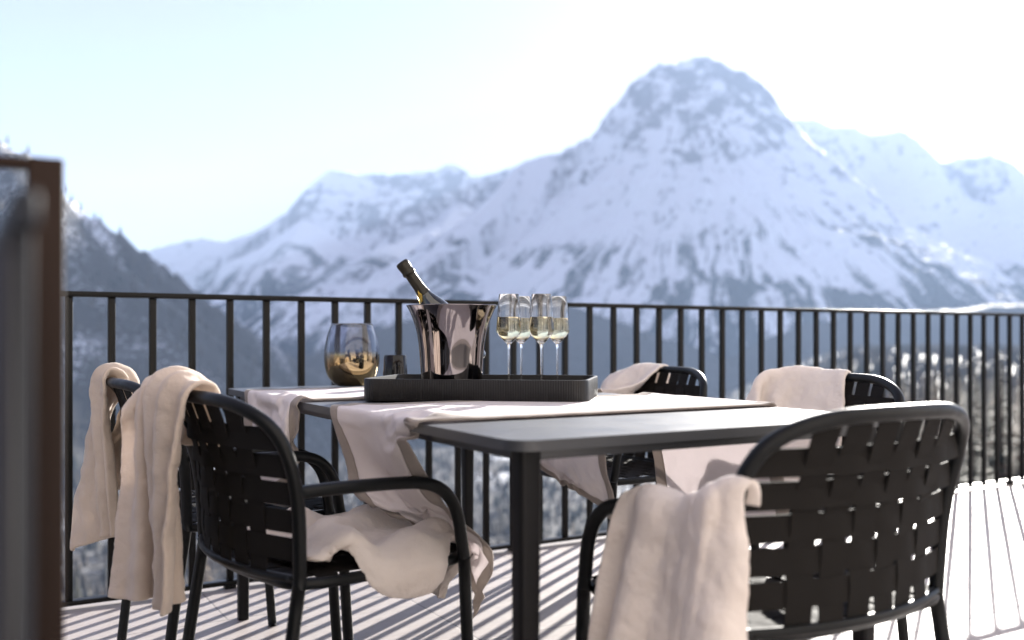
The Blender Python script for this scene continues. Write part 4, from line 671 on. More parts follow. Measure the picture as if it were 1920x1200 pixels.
45,27,-12,44,25,-19,43,23,-16,40,23,-16,41,22,-17,40,22,-17,41,29,-6,47,24,-4,44,27,3,44,24,5,43,24,0,42,22,0,44,23,0,43,23,0,42,26,-4,44,29,0,44,22,-7,42,26,4,43,25,-4,40,26,0,43,27,-1,47,25,-1,
46,24,0,46,24,0,44,25,0,47,22,-3,46,22,-5,46,23,-3,47,21,-1,40,25,-10,44,23,-2,42,25,8,43,26,2,45,27,0,44,25,0,44,26,0,45,25,0,44,21,0,44,24,0,45,27,-4,44,27,1,46,21,0,43,24,0,41,23,0,
44,23,0,44,24,0,44,21,0,43,26,-1,43,26,0,42,24,0,43,23,6,43,24,-4,44,25,-6,42,26,-9,41,28,11,45,25,0,45,24,0,46,25,0,43,25,0,42,27,0,44,29,0,44,21,0,43,25,-1,42,26,0,46,26,0,44,26,0,
45,22,0,46,24,0,44,23,0,46,23,0,44,24,0,46,24,0,44,22,-6,44,25,-4,44,22,-6,47,23,-6,46,23,-3,40,23,9,42,26,0,41,25,0,41,23,0,44,23,0,43,22,0,44,27,0,44,23,0,46,30,-1,45,25,0,43,24,0,
47,27,0,43,24,0,44,27,0,41,23,0,46,22,0,44,23,0,44,27,0,46,25,0,45,25,-8,41,25,-2,40,24,-10,48,27,1,44,23,0,45,22,0,47,26,0,44,27,0,45,24,0,43,23,0,42,24,0,44,20,1,44,24,-1,48,24,0,
40,21,0,43,24,0,45,23,0,48,22,0,45,25,0,43,25,-1,43,24,0,46,22,0,46,25,-1,44,23,-1,46,24,0,42,22,-10,41,26,8,47,25,0,44,24,0,43,23,0,43,25,0,45,28,0,44,26,0,42,28,0,41,25,1,41,27,0,
48,26,0,46,22,0,45,24,0,42,26,0,43,24,0,48,25,1,42,22,-1,40,25,0,41,23,0,43,24,1,42,22,0,42,26,0,46,24,-8,39,29,6,44,22,0,45,25,0,44,25,0,45,21,-1,44,25,-1,44,20,-1,46,25,0,43,26,0,
44,24,0,43,24,0,42,24,0,44,24,0,44,23,0,40,22,-1,49,22,0,45,24,0,44,25,0,45,26,0,47,26,0,45,23,0,44,23,0,45,20,-6,40,26,0,44,24,0,43,25,0,40,26,0,48,23,0,46,27,1,45,24,0,45,22,0,
41,24,0,46,24,0,45,25,0,45,24,0,44,24,0,46,26,0,43,28,0,44,23,0,43,21,1,45,21,0,44,27,0,44,22,0,41,24,0,43,26,0,48,25,0,46,25,0,44,25,-1,47,24,0,39,25,0,45,23,-1,42,25,0,44,24,0,
46,27,0,44,25,0,46,24,0,45,24,0,46,25,-1,44,24,0,44,23,0,45,26,1,43,29,0,45,27,0,44,18,0,45,27,0,47,27,0,46,24,0,41,23,0,43,24,0,46,22,0,43,26,0,48,24,0,41,26,1,46,25,0,47,27,0,
46,22,0,45,25,0,43,23,0,44,23,-1,44,23,1,45,25,1,44,25,0,42,22,0,48,21,0,43,25,0,44,28,0,43,23,0,45,25,0,44,25,0,46,27,0,43,25,-1,43,25,0,44,22,0,43,27,1,43,25,0,44,26,0,43,23,0,
45,25,0,46,26,0,47,26,0,45,29,1,42,27,0,42,24,0,47,24,1,47,25,0,40,28,0,44,23,0,43,25,0,43,24,0,43,23,0,44,22,0,43,24,-1,44,24,0,44,25,0,43,24,0,44,22,-1,46,24,0,45,22,0,42,25,0,
42,24,0,44,22,0,42,23,0,44,23,0,43,21,0,47,24,0,41,26,0,42,24,0,49,23,0,43,25,0,44,24,0,44,27,0,42,22,0,44,24,-1,45,23,0,45,25,0,44,25,0,47,25,1,44,24,1,44,21,0,42,23,0,44,22,0,
46,25,0,42,24,0,46,26,0,44,23,0,43,26,0,39,24,-1,46,23,0,46,24,0,39,22,0,47,24,0,44,25,0,46,25,0,46,25,0,43,25,0,44,23,0,42,24,0,42,23,0,42,24,-1,44,23,0,44,24,0,44,26,0,45,27,0,
45,23,0,44,26,0,42,24,0,43,24,-1,48,25,0,48,24,1,43,25,0,45,25,0,47,26,0,42,24,0,45,24,0,43,22,0,44,25,0,44,27,0,42,26,0,45,24,0,46,27,0,45,26,1,43,27,0,43,27,0,46,24,0,45,24,0,
44,25,0,44,25,0,44,25,-1,46,25,0,43,24,-1,45,26,-1,44,22,0,41,27,0,45,22,0,46,26,0,42,22,0,43,26,0,45,24,0,45,21,1,46,24,1,43,25,0,44,22,1,45,24,0,42,27,0,45,24,0,44,25,0,43,24,0,
42,24,-1,46,24,-1,43,22,0,43,24,0,43,23,0,43,22,1,48,24,0,45,21,0,44,25,0,44,22,0,46,26,0,44,23,0,41,24,0,46,26,0,45,23,0,46,24,0,43,27,-1,43,25,0,45,23,0,44,24,0,43,23,0,44,24,0,
46,24,0,42,24,0,47,25,0,46,24,0,44,25,1,45,23,0,39,26,0,44,26,0,41,26,0,41,25,0,44,26,0,46,24,0,45,25,-1,40,24,0,44,25,0,45,23,0,44,23,1,43,23,0,46,21,0,43,26,0,43,25,0,43,28,0,
45,23,0,43,25,0,42,23,0,40,25,0,47,24,-1,43,25,0,47,25,0,42,20,0,43,23,2,46,24,0,44,23,0,45,25,-1,43,26,0,46,25,-1,42,24,-1,42,22,0,45,25,0,45,24,0,45,25,0,48,23,0,45,25,0,47,22,0,
42,28,0,46,23,0,44,25,0,46,24,0,42,27,1,44,26,0,42,24,0,45,28,0,47,26,-2,44,25,0,43,24,0,42,24,0,44,21,0,43,25,0,46,24,1,41,26,1,45,24,0,43,26,0,41,24,0,44,26,0,43,24,0,46,23,0,
43,24,0,45,26,0,46,27,0,44,25,0,46,22,0,45,24,0,45,24,0,47,23,0,45,24,0,42,24,0,43,23,0,45,26,0,42,25,0,45,23,0,43,25,0,47,25,0,42,23,0,45,24,0,44,25,0,43,24,0,45,24,0,41,27,0,
47,23,0,45,23,0,43,25,0,44,23,1,41,27,0,42,26,0,45,24,0,43,26,0,42,24,0,42,24,0,47,26,0,45,22,0,47,26,0,44,25,0,45,25,0,45,23,0,46,26,0,43,24,0,47,25,0,42,25,0,43,26,0,45,23,-1,
43,26,0,42,24,0,43,20,0,44,25,0,45,21,0,44,22,0,43,25,0,43,24,0,44,25,0,49,24,0,43,25,-1,42,27,0,44,22,0,45,25,0,43,26,0,44,26,0,42,23,0,45,26,0,43,24,0,46,24,0,45,26,0,44,25,0,
46,24,0,42,24,0,43,26,0,43,24,0,44,27,0,46,24,0,44,24,0,45,25,0,44,25,0,43,24,0,44,23,0,44,20,0,46,26,1,44,23,0,47,25,0,43,23,0,45,25,0,44,23,0,45,24,0,44,24,0,44,21,-1,45,24,0,
41,24,0,46,26,0,48,27,1,46,27,0,46,25,0,43,27,0,43,25,0,42,25,0,43,24,0,45,26,-1,42,25,0,46,26,0,46,25,0,42,25,1,43,22,0,44,25,0,45,25,0,44,24,0,45,27,0,42,21,0,44,24,0,44,23,0,
45,26,0,42,25,1,44,20,0,43,22,0,43,22,0,48,23,0,49,24,0,47,22,0,44,24,-1,42,23,0,45,24,0,44,22,0,42,25,0,44,24,0,42,25,0,42,26,0,45,25,0,44,25,0,44,22,0,44,28,0,44,25,0,44,24,0,
43,24,0,49,26,0,42,28,0,46,26,0,44,26,0,41,25,0,38,23,0,43,24,0,46,21,1,44,25,0,43,24,0,42,27,0,43,23,0,45,24,0,46,26,0,48,23,0,42,24,0,43,24,0,42,24,0,47,25,0,44,25,1,43,25,0,
47,23,0,42,23,-1,47,23,0,41,24,0,45,22,0,42,27,0,45,26,0,43,26,-1,41,26,-1,46,25,0,47,26,0,45,25,0,45,26,0,45,25,0,41,24,0,44,25,0,42,22,4,45,23,0,44,24,0,41,23,-1,45,24,-1,46,25,0,
43,25,1,41,21,1,42,24,0,47,26,0,43,28,0,43,22,0,45,23,0,43,23,1,46,26,0,42,25,0,44,25,0,43,24,1,43,24,0,45,23,0,44,25,0,44,25,0,45,25,-4,44,28,0,48,25,-1,46,24,0,45,22,0,43,23,0,
46,24,0,46,28,0,41,24,0,41,23,0,44,25,0,46,25,0,45,27,0,43,23,0,45,25,0,42,22,0,45,22,0,42,22,0,45,22,0,40,25,0,47,21,0,42,26,0,47,25,0,45,23,0,42,24,1,45,23,1,43,27,0,45,25,0,
40,25,0,43,24,0,48,26,0,45,26,0,46,23,0,45,22,0,43,24,0,44,25,-1,43,22,0,47,27,0,42,30,1,49,27,-1,42,24,0,46,24,0,44,25,0,46,21,0,44,24,0,42,20,0,45,25,0,44,26,0,45,22,1,43,24,1,
45,25,0,45,25,0,43,25,0,44,24,0,43,24,0,43,27,0,46,25,0,46,27,1,43,25,1,43,22,0,45,19,0,41,24,1,47,23,0,43,25,0,44,25,0,43,25,0,42,22,0,45,26,0,42,24,0,43,22,0,42,25,0,43,24,0,
46,25,0,45,22,-1,41,23,0,45,24,0,41,23,0,44,25,0,44,23,0,45,24,0,45,28,0,46,25,1,41,26,0,44,26,0,42,28,0,45,23,0,40,24,0,47,26,0,47,25,0,43,27,0,42,24,0,46,28,0,47,25,0,44,24,0,
42,25,1,44,27,1,48,26,0,44,23,1,50,24,0,44,23,0,40,20,0,44,23,0,43,23,0,42,28,2,45,25,0,46,22,0,44,23,0,44,28,0,47,25,3,40,22,1,39,24,1,46,23,0,47,26,1,43,22,0,42,24,0,45,24,0,
44,22,1,43,22,3,41,22,8,43,25,1,41,25,2,44,25,9,45,29,0,44,26,0,47,22,8,45,20,1,45,22,1,44,25,4,43,25,1,45,21,5,44,22,3,45,26,7,45,27,6,44,25,10,44,26,9,44,23,7,44,26,8,43,26,7,
23,22,6,24,21,4,24,22,-1,25,17,4,24,19,2,24,15,-2,25,16,3,24,17,2,25,17,-9,24,16,-2,24,16,-1,22,14,-4,26,14,-2,21,13,-5,21,15,-7,22,13,-13,22,11,-10,20,9,-16,19,10,-18,20,10,-16,22,10,-19,20,11,-22,
24,32,-31,22,31,-30,24,29,-32,21,30,-32,22,26,-31,23,27,-35,19,26,-32,18,22,-30,16,21,-29,16,20,-34,15,18,-35,14,14,-36,13,14,-36,12,12,-38,11,9,-42,4,4,-39,6,3,-41,2,4,-42,6,2,-40,0,-1,-44,-4,-5,-42,-3,-7,-43,
5,25,-46,7,27,-47,4,23,-45,7,19,-44,4,19,-41,3,20,-41,6,14,-43,6,14,-43,2,14,-42,5,12,-40,8,9,-36,5,11,-41,3,10,-38,6,9,-40,3,7,-36,7,5,-39,4,5,-39,9,5,-37,4,3,-42,4,4,-38,8,1,-41,1,-3,-38,
6,30,-45,2,23,-41,6,22,-42,5,25,-42,4,23,-42,4,18,-39,4,18,-41,4,18,-41,5,12,-41,3,14,-41,2,12,-43,5,13,-38,6,8,-39,5,9,-41,6,4,-41,5,6,-38,7,5,-42,6,5,-41,6,0,-38,8,0,-40,5,1,-38,2,-5,-44,
2,32,-37,7,32,-40,1,28,-39,2,26,-38,5,24,-40,5,21,-42,8,21,-39,2,18,-41,5,19,-37,5,13,-40,2,14,-38,6,12,-40,4,11,-40,2,7,-36,3,10,-39,6,8,-42,5,7,-38,6,3,-38,4,4,-39,7,3,-40,2,0,-42,4,-8,-40,
3,33,-36,-2,30,-37,4,32,-38,2,30,-37,2,26,-37,1,25,-38,-5,23,-37,3,20,-39,0,19,-40,2,18,-37,2,14,-38,0,10,-40,0,11,-38,5,9,-42,3,9,-38,4,8,-37,6,5,-39,4,4,-38,5,3,-40,4,4,-40,4,-4,-43,2,-8,-40,
1,40,-36,2,39,-34,1,37,-34,2,32,-36,0,31,-38,-1,27,-36,2,23,-37,-2,24,-35,3,18,-37,-1,18,-39,2,16,-40,1,16,-35,2,12,-40,-1,13,-36,3,9,-38,2,10,-39,1,8,-35,4,6,-41,6,3,-39,5,-2,-39,0,-4,-39,-1,-7,-40,
5,37,-35,7,33,-35,2,33,-35,2,31,-36,2,27,-37,1,27,-38,2,25,-37,3,21,-37,-1,22,-37,4,23,-34,0,21,-37,0,18,-39,0,15,-39,1,12,-40,0,12,-39,3,8,-38,7,7,-40,5,6,-40,4,4,-42,0,0,-41,0,-8,-40,-2,-8,-38,
4,34,-35,4,37,-39,4,33,-37,2,27,-37,-1,28,-37,2,27,-37,1,26,-36,3,25,-36,2,23,-38,-1,16,-42,2,14,-37,0,13,-37,1,10,-40,0,11,-40,5,6,-39,7,12,-39,6,9,-44,5,5,-39,4,2,-39,0,-6,-39,-2,-10,-38,2,-14,-42,
4,35,-39,2,30,-36,6,26,-37,3,27,-39,4,25,-38,8,23,-37,8,20,-37,5,19,-40,5,17,-41,5,18,-38,1,12,-41,4,9,-42,-1,11,-37,4,4,-38,5,8,-39,9,4,-36,3,0,-37,7,2,-41,0,-5,-38,0,-12,-38,5,-14,-40,3,-15,-38,
8,29,-44,6,26,-43,4,24,-43,5,20,-43,10,23,-43,4,20,-44,4,23,-42,2,15,-42,6,10,-41,3,6,-40,3,8,-41,2,5,-40,8,1,-43,5,7,-41,8,5,-41,9,2,-36,9,-3,-36,8,-4,-36,8,-15,-38,8,-18,-37,8,-18,-36,10,-18,-33,
3,22,-44,5,21,-44,7,19,-44,9,25,-43,8,18,-39,11,20,-36,12,14,-40,11,16,-38,7,12,-39,10,7,-42,11,6,-41,10,2,-41,10,4,-38,11,-3,-39,12,-2,-37,10,-5,-42,20,2,-36,10,-13,-40,8,-22,-34,14,-18,-35,14,-18,-33,15,-21,-33,
5,15,-48,5,16,-48,6,17,-47,8,15,-44,10,15,-43,7,8,-47,9,11,-44,16,11,-40,18,15,-38,17,16,-35,16,7,-36,18,11,-34,14,0,-38,12,-4,-37,16,-5,-37,14,-7,-38,12,-9,-38,11,-23,-28,18,-13,-32,12,-23,-26,17,-22,-29,22,-18,-30,
5,11,-51,8,11,-50,8,9,-44,12,9,-47,6,4,-46,9,3,-45,11,0,-40,8,-1,-43,7,-2,-41,17,5,-38,24,11,-33,25,5,-34,26,9,-30,22,-3,-34,12,-12,-37,18,-11,-31,16,-12,-34,19,-4,-31,18,-21,-27,21,-21,-28,23,-22,-24,24,-21,-24,
8,5,-49,11,5,-46,13,4,-50,8,-4,-45,14,0,-46,11,-3,-42,8,0,-44,11,-7,-41,13,-6,-38,14,-8,-39,9,-13,-39,8,-19,-36,23,-10,-32,29,0,-29,27,-4,-30,16,-14,-35,23,-14,-30,27,-14,-32,27,-6,-32,29,-6,-30,24,-23,-24,28,-23,-22,
15,-3,-48,18,-4,-49,19,-2,-47,17,-3,-47,14,-10,-43,16,-7,-44,17,-12,-43,14,-13,-38,16,-14,-39,15,-15,-36,16,-16,-37,15,-18,-33,11,-22,-33,26,-12,-25,29,-10,-25,29,-10,-25,21,-17,-29,20,-22,-26,27,-26,-13,27,-24,-15,31,-11,-22,28,-23,-19,
17,-7,-50,15,-8,-45,11,-12,-43,21,-3,-39,21,0,-39,19,-6,-39,15,-13,-40,19,-10,-41,17,-16,-36,13,-16,-38,12,-22,-31,17,-18,-34,12,-19,-32,10,-23,-37,23,-13,-28,27,-17,-28,23,-21,-23,22,-22,-24,26,-22,-21,26,-28,-18,29,-23,-17,28,-20,-22,
11,1,-48,4,-11,-49,14,-4,-47,14,-6,-45,17,-7,-45,22,0,-40,22,-3,-36,19,-6,-37,18,-7,-41,17,-16,-36,28,-2,-30,20,-10,-30,33,-12,-20,26,-16,-20,15,-24,-28,14,-34,-15,21,-26,-23,25,-20,-26,24,-20,-23,30,-23,-15,28,-26,-17,32,-21,-15,
6,2,-50,8,-2,-48,0,-15,-48,8,-10,-45,18,-3,-44,15,-8,-43,20,0,-41,22,-2,-40,24,-2,-35,26,-3,-32,24,-4,-37,30,3,-30,12,-7,-38,8,-32,-21,15,-29,-23,13,-20,-30,12,-37,-10,25,-23,-18,17,-17,-31,29,-18,-22,29,-29,-9,26,-30,-14,
7,5,-51,8,-3,-49,6,-5,-47,1,-11,-46,6,-10,-44,20,-3,-43,19,-6,-41,21,-2,-36,23,0,-35,25,-2,-36,23,-9,-35,20,-12,-36,20,-16,-35,19,-14,-36,7,-37,-17,19,-26,-26,24,-27,-18,10,-40,-12,26,-19,-26,15,-17,-34,29,-22,-21,29,-30,-9,
4,9,-51,6,0,-51,7,-5,-49,2,-10,-47,3,-13,-45,6,-11,-42,16,-7,-40,21,-5,-38,23,-5,-36,19,-5,-36,19,-7,-34,22,-9,-34,23,-15,-28,20,-13,-34,27,-18,-28,12,-32,-18,5,-19,-34,22,-28,-6,15,-37,-12,19,-16,-31,17,-17,-30,28,-23,-17,
]),
'blanket_e': (30, 20, (0.1165, 1.3333, 0.0274), [
250,586,1117,263,557,1139,277,532,1149,290,503,1163,305,480,1168,321,457,1171,339,430,1174,358,406,1174,376,381,1175,395,354,1176,408,327,1183,418,299,1191,427,268,1202,429,238,1212,440,243,1252,432,215,1240,435,176,1250,453,166,1252,483,157,1249,508,139,1242,
-15,-2,47,-15,-3,40,-18,-6,47,-19,-2,42,-19,-4,43,-21,-6,42,-23,-6,39,-25,-8,37,-25,-9,37,-29,-9,36,-27,-11,33,-31,-10,35,-31,-10,32,-24,-10,38,-28,-41,16,6,12,46,14,34,44,-2,-7,38,-12,-2,47,-1,-7,42,
-20,-4,45,-17,-3,43,-16,-4,39,-15,-4,40,-19,-4,40,-16,-6,41,-20,-7,41,-22,-7,41,-26,-10,35,-26,-10,35,-27,-8,39,-22,-9,38,-19,-8,43,-16,-4,42,-13,1,41,-23,-40,22,-37,-19,52,-7,-11,47,-3,-26,50,-4,-18,42,
-51,-21,8,-51,-19,10,-35,-11,4,-36,-13,4,-41,-23,3,-50,-28,2,-48,-25,-4,-39,-19,-9,-33,-16,-6,-38,-15,-4,-33,-15,-7,-35,-18,-5,-40,-17,-6,-44,-21,-9,-45,-29,-13,-45,-36,-3,-16,-36,-55,-54,-20,-22,-48,-31,-29,-42,-20,-3,
-28,-8,-5,-24,-8,-7,-25,-10,-5,-24,-11,-7,-30,-9,-8,-27,-8,-13,-23,-10,-9,-23,-12,-9,-21,-10,-10,-14,-14,-14,-19,-12,-16,-13,-9,-21,-13,-12,-22,-11,-10,-23,-11,-10,-21,-14,-15,-23,-9,-32,-9,20,21,-23,-11,16,-29,-16,22,-36,
-30,-16,-60,-19,-9,-64,-6,2,-61,-11,-7,-62,-21,-10,-61,-21,-9,-60,-20,-9,-62,-12,-12,-60,-4,0,-59,-12,-2,-61,-9,0,-63,-4,-1,-64,-16,-4,-63,-12,-1,-61,-5,-3,-63,-13,-12,-65,-23,23,-58,-6,-8,-66,0,-15,-63,7,-6,-61,
-11,-1,-49,-3,4,-46,1,7,-48,-9,1,-47,-6,-4,-49,-3,-4,-49,-7,-2,-47,-2,0,-46,-2,-1,-50,-5,-2,-49,0,-1,-48,-4,2,-48,-7,-2,-48,1,2,-49,3,3,-48,-7,3,-46,-5,4,-48,-8,-9,-50,4,-10,-46,5,-5,-50,
-11,0,-48,-1,5,-49,0,0,-47,-7,-1,-49,-9,-1,-51,-14,1,-49,-8,-5,-49,1,10,-49,-3,5,-50,-4,1,-48,-3,1,-48,-4,-1,-48,-5,0,-47,-1,2,-46,-4,3,-51,-11,3,-46,-5,-1,-46,-12,-10,-47,-2,-10,-45,3,-6,-50,
-12,4,-50,0,3,-47,-5,1,-50,-13,-2,-49,-7,-2,-49,-9,-4,-44,-6,2,-48,-3,1,-49,-3,-2,-46,-9,-1,-46,-2,1,-46,-5,-3,-45,-5,-3,-51,-1,6,-48,-8,0,-46,-7,-1,-48,-8,-4,-50,-14,-13,-45,-2,-10,-49,0,-6,-49,
-9,-1,-43,0,3,-49,-4,4,-46,-12,-3,-47,-19,-3,-44,-3,2,-49,-7,0,-48,0,1,-48,-4,0,-47,-7,0,-47,-1,4,-49,-9,2,-46,-5,-1,-45,-3,0,-49,-17,-1,-46,-8,-4,-48,0,-8,-48,-13,-16,-48,-7,-12,-51,-2,-5,-50,
-12,0,-49,-2,5,-45,-9,-1,-47,-17,-2,-46,-1,0,-46,-9,-3,-49,-5,1,-48,-2,4,-47,-5,0,-51,-4,-2,-49,-5,0,-49,-10,-2,-49,-6,1,-49,-4,-2,-48,-10,-2,-46,-6,-2,-47,-6,-8,-49,-13,-14,-46,-3,-8,-47,-2,-5,-44,
-6,0,-48,-1,3,-49,-9,-2,-48,-14,-4,-49,-13,-3,-50,-13,-3,-48,-7,-1,-48,1,1,-47,-10,-2,-47,-7,-2,-49,-2,2,-47,-4,-3,-47,-6,-2,-49,-5,5,-51,-11,-6,-49,-6,-5,-49,-9,-5,-47,-11,-12,-48,-4,-12,-48,-2,-6,-48,
-9,-1,-49,-1,1,-50,-8,-3,-49,-12,-6,-48,-9,-1,-48,-9,-5,-48,-7,-3,-49,-6,-1,-48,-7,-1,-47,-6,0,-47,-2,-2,-47,-10,-4,-50,-6,-1,-47,-3,-4,-45,-9,-3,-49,-7,-5,-48,-4,-12,-46,-13,-15,-48,-6,-9,-46,-3,-10,-51,
-8,-2,-47,-3,1,-46,-13,-2,-47,-12,-4,-49,-10,-1,-49,-16,-2,-49,-11,-4,-47,-5,-1,-50,-12,-4,-47,-5,-1,-50,-6,4,-48,-11,0,-47,-3,-1,-49,-5,-4,-47,-10,-10,-45,-6,-2,-47,-8,-7,-48,-12,-12,-47,-7,-10,-50,-3,-9,-52,
-7,-1,-47,-3,0,-48,-13,-4,-50,-12,-3,-47,-5,-6,-46,-17,-8,-47,-11,0,-50,-6,1,-46,-13,-4,-50,-7,0,-47,-5,-5,-49,-10,-6,-49,-2,0,-48,-5,-1,-48,-8,-4,-49,-6,-4,-48,-6,-10,-46,-13,-15,-48,-2,-8,-47,-6,-9,-44,
-3,-2,-51,-4,1,-49,-8,-1,-46,-4,0,-48,-8,0,-49,-10,-8,-47,-5,-3,-46,-6,-2,-47,-9,-4,-49,0,3,-47,-4,0,-49,-4,1,-49,-2,3,-48,-2,0,-46,-5,-4,-48,2,3,-46,-5,-6,-50,-8,-11,-47,-2,-4,-46,-2,-5,-50,
0,0,-48,0,2,-46,-6,-1,-51,2,5,-47,-1,3,-48,-8,-1,-48,-2,4,-47,-8,-1,-50,-3,-3,-45,1,1,-49,0,1,-47,-3,-3,-48,5,7,-46,1,0,-51,2,2,-48,8,11,-45,-6,-1,-49,-4,-3,-48,0,-2,-51,-3,-4,-46,
-2,0,-47,-3,-2,-49,-4,-3,-45,7,5,-48,1,1,-49,-9,-5,-49,-7,-6,-48,-6,-5,-50,-7,-2,-50,1,2,-50,-2,1,-50,-1,2,-47,8,4,-50,0,1,-47,2,0,-49,4,3,-51,-9,-2,-44,0,-3,-45,-1,1,-46,-3,-5,-48,
0,-1,-47,-4,4,-48,-2,1,-47,5,6,-48,-2,2,-44,-6,-2,-48,-4,3,-49,-9,-2,-48,-8,-2,-46,5,4,-47,-4,-4,-48,-3,-2,-49,3,4,-47,-1,2,-49,2,1,-48,4,3,-50,-3,-5,-48,0,-5,-52,3,-1,-49,-4,-6,-49,
1,1,-51,-1,-4,-48,-5,-2,-48,9,3,-46,0,4,-51,-3,-2,-47,-4,-1,-48,-10,-5,-47,-6,-2,-48,1,2,-47,-4,3,-47,1,0,-47,3,2,-47,-2,-2,-46,-1,3,-49,2,2,-44,-2,-2,-47,0,1,-47,-1,-1,-44,-1,-4,-47,
0,-1,-44,-6,-2,-46,0,0,-49,8,6,-53,5,2,-48,-3,-1,-48,-2,-2,-47,-11,-4,-46,-5,-2,-49,-2,-3,-46,-3,-1,-47,-1,3,-48,2,3,-49,-4,-1,-48,7,0,-48,5,0,-52,-6,-7,-49,0,-4,-47,3,3,-49,0,-5,-49,
-5,-1,-51,-8,-2,-48,-3,2,-50,8,6,-46,1,2,-48,1,0,-49,-3,-2,-49,-7,-2,-48,-9,-1,-46,1,4,-49,-6,-5,-47,0,2,-51,1,0,-47,-6,0,-47,-3,4,-47,0,1,-49,-5,-3,-47,0,1,-46,-1,-1,-50,-4,-4,-47,
0,-1,-49,-7,-3,-50,-2,-1,-48,8,2,-48,2,1,-46,0,-1,-47,-1,-2,-46,-14,-5,-48,-3,-4,-50,-1,-2,-46,-5,-2,-51,-2,-2,-47,4,1,-48,-2,-4,-50,2,-2,-48,-2,-3,-46,-8,-6,-49,-1,0,-51,-1,1,-51,0,-3,-49,
-3,-1,-47,-9,-2,-47,1,0,-46,7,3,-47,2,4,-49,-1,2,-48,-2,1,-50,-12,-7,-49,-8,-2,-47,-5,1,-53,-8,-2,-45,1,3,-47,0,0,-50,-3,-2,-48,2,3,-48,-2,-1,-48,-7,-3,-47,1,-1,-49,4,0,-46,-2,-1,-51,
-2,-1,-48,-10,-7,-49,-3,1,-47,2,5,-49,3,-1,-49,5,5,-50,-1,1,-47,-9,-4,-47,-3,-3,-50,-1,-3,-45,-3,-3,-48,6,-1,-49,0,-2,-46,-3,-3,-47,1,2,-47,-3,-3,-49,-5,-9,-48,0,0,-46,-2,5,-48,3,-3,-46,
-2,-1,-47,-11,0,-48,0,-2,-50,4,3,-47,3,3,-48,2,6,-45,-3,-2,-49,-10,-8,-49,-4,-4,-48,-4,-1,-49,-4,-1,-51,0,3,-47,1,0,-48,-4,-3,-51,0,-3,-48,-7,-4,-46,-7,-4,-48,2,4,-47,6,4,-49,-6,-1,-46,
-4,0,-49,-10,-9,-51,-3,1,-47,4,0,-48,4,3,-47,5,2,-48,-2,0,-47,-10,-4,-49,-3,2,-46,-3,-3,-48,-7,-4,-47,-1,0,-49,-2,2,-49,0,-4,-47,3,0,-47,-3,-4,-49,-8,-6,-47,5,2,-48,-3,3,-49,2,-1,-51,
0,3,-45,-14,-4,-45,-2,-3,-51,0,3,-48,-2,-2,-49,8,5,-49,1,-1,-49,-8,-4,-48,-2,-3,-51,-1,1,-49,-4,-1,-46,3,2,-47,-3,-3,-48,-3,-5,-48,-2,-2,-47,-10,-3,-45,-5,-6,-47,2,3,-47,5,3,-46,-3,0,-47,
0,0,-52,-13,-7,-48,-3,3,-45,2,0,-50,1,1,-47,3,5,-48,2,2,-48,-5,-4,-47,-1,0,-47,-6,-1,-49,-3,-3,-50,6,1,-48,0,-2,-45,-4,-3,-47,-1,-1,-51,-8,-6,-50,-5,-4,-50,3,8,-49,0,3,-47,0,0,-47,
-1,-2,-46,-9,-5,-46,-3,-5,-48,-1,1,-47,-1,0,-49,8,6,-48,-5,-2,-49,-4,-3,-47,2,3,-46,-2,0,-44,0,0,-46,0,2,-50,-1,-2,-50,-5,-2,-47,-4,-3,-48,-11,-7,-46,-2,-4,-46,6,5,-50,1,6,-49,-1,-1,-49,
]),
'blanket_f': (37, 16, (0.2612, 3.4746, 0.3611), [
803,20,100,804,47,141,797,70,187,790,96,230,782,118,272,766,134,316,738,130,356,709,122,395,685,114,432,658,102,469,636,96,503,612,105,525,605,124,551,590,147,564,557,144,573,578,126,599,
-48,10,-6,-47,19,-12,-41,23,-17,-38,23,-18,-35,27,-19,-45,-7,-22,-39,-19,-24,-31,-28,-23,-30,-34,-24,-28,-35,-28,-28,-29,-27,-31,-19,-35,-16,-11,-51,14,-11,-46,26,14,-36,-19,29,-40,
-51,-1,6,-47,7,-6,-46,14,-11,-47,18,-13,-48,17,-12,-44,20,-13,-47,19,-8,-39,34,-3,-43,19,-16,-42,2,-28,-37,-6,-26,11,-2,-47,21,-19,-43,15,-28,-35,19,-18,-49,24,-1,-47,
-36,-15,30,-47,-8,14,-50,4,-3,-46,10,-8,-45,15,-12,-44,20,-8,-33,39,-3,-45,20,-13,-43,14,-25,-21,45,0,-27,45,-9,-26,34,17,-28,25,-21,-7,8,-49,34,-19,-30,43,-19,-30,
-27,-9,41,-36,-12,35,-46,-11,18,-51,2,-1,-51,7,-6,-35,33,-4,-37,28,-6,-43,20,-17,-43,28,-4,-46,15,-7,-6,46,-23,-41,22,-8,-35,35,10,-32,33,7,-28,21,-37,6,-9,-46,
-19,-5,46,-27,-7,39,-28,-7,40,-44,-11,23,-49,1,1,-48,16,-7,-45,23,-5,-42,23,-2,-40,29,6,-30,39,6,-24,40,-14,-27,40,-16,-36,28,21,-30,39,21,-35,37,10,-30,36,-13,
-14,2,47,-16,-2,45,-28,-10,36,-31,-10,34,-42,-14,19,-48,2,-4,-45,18,-7,-34,38,10,-35,37,8,-30,38,10,-37,26,-12,-9,46,-18,-32,35,-18,-43,30,2,-48,14,14,-52,18,5,
6,7,48,7,6,49,-7,2,49,-6,0,49,-17,-6,47,-39,-16,26,-39,13,-13,-30,20,-6,-21,26,9,-31,31,11,-31,40,7,-9,47,-20,-17,37,-27,-30,31,-16,-15,46,-9,-39,25,12,
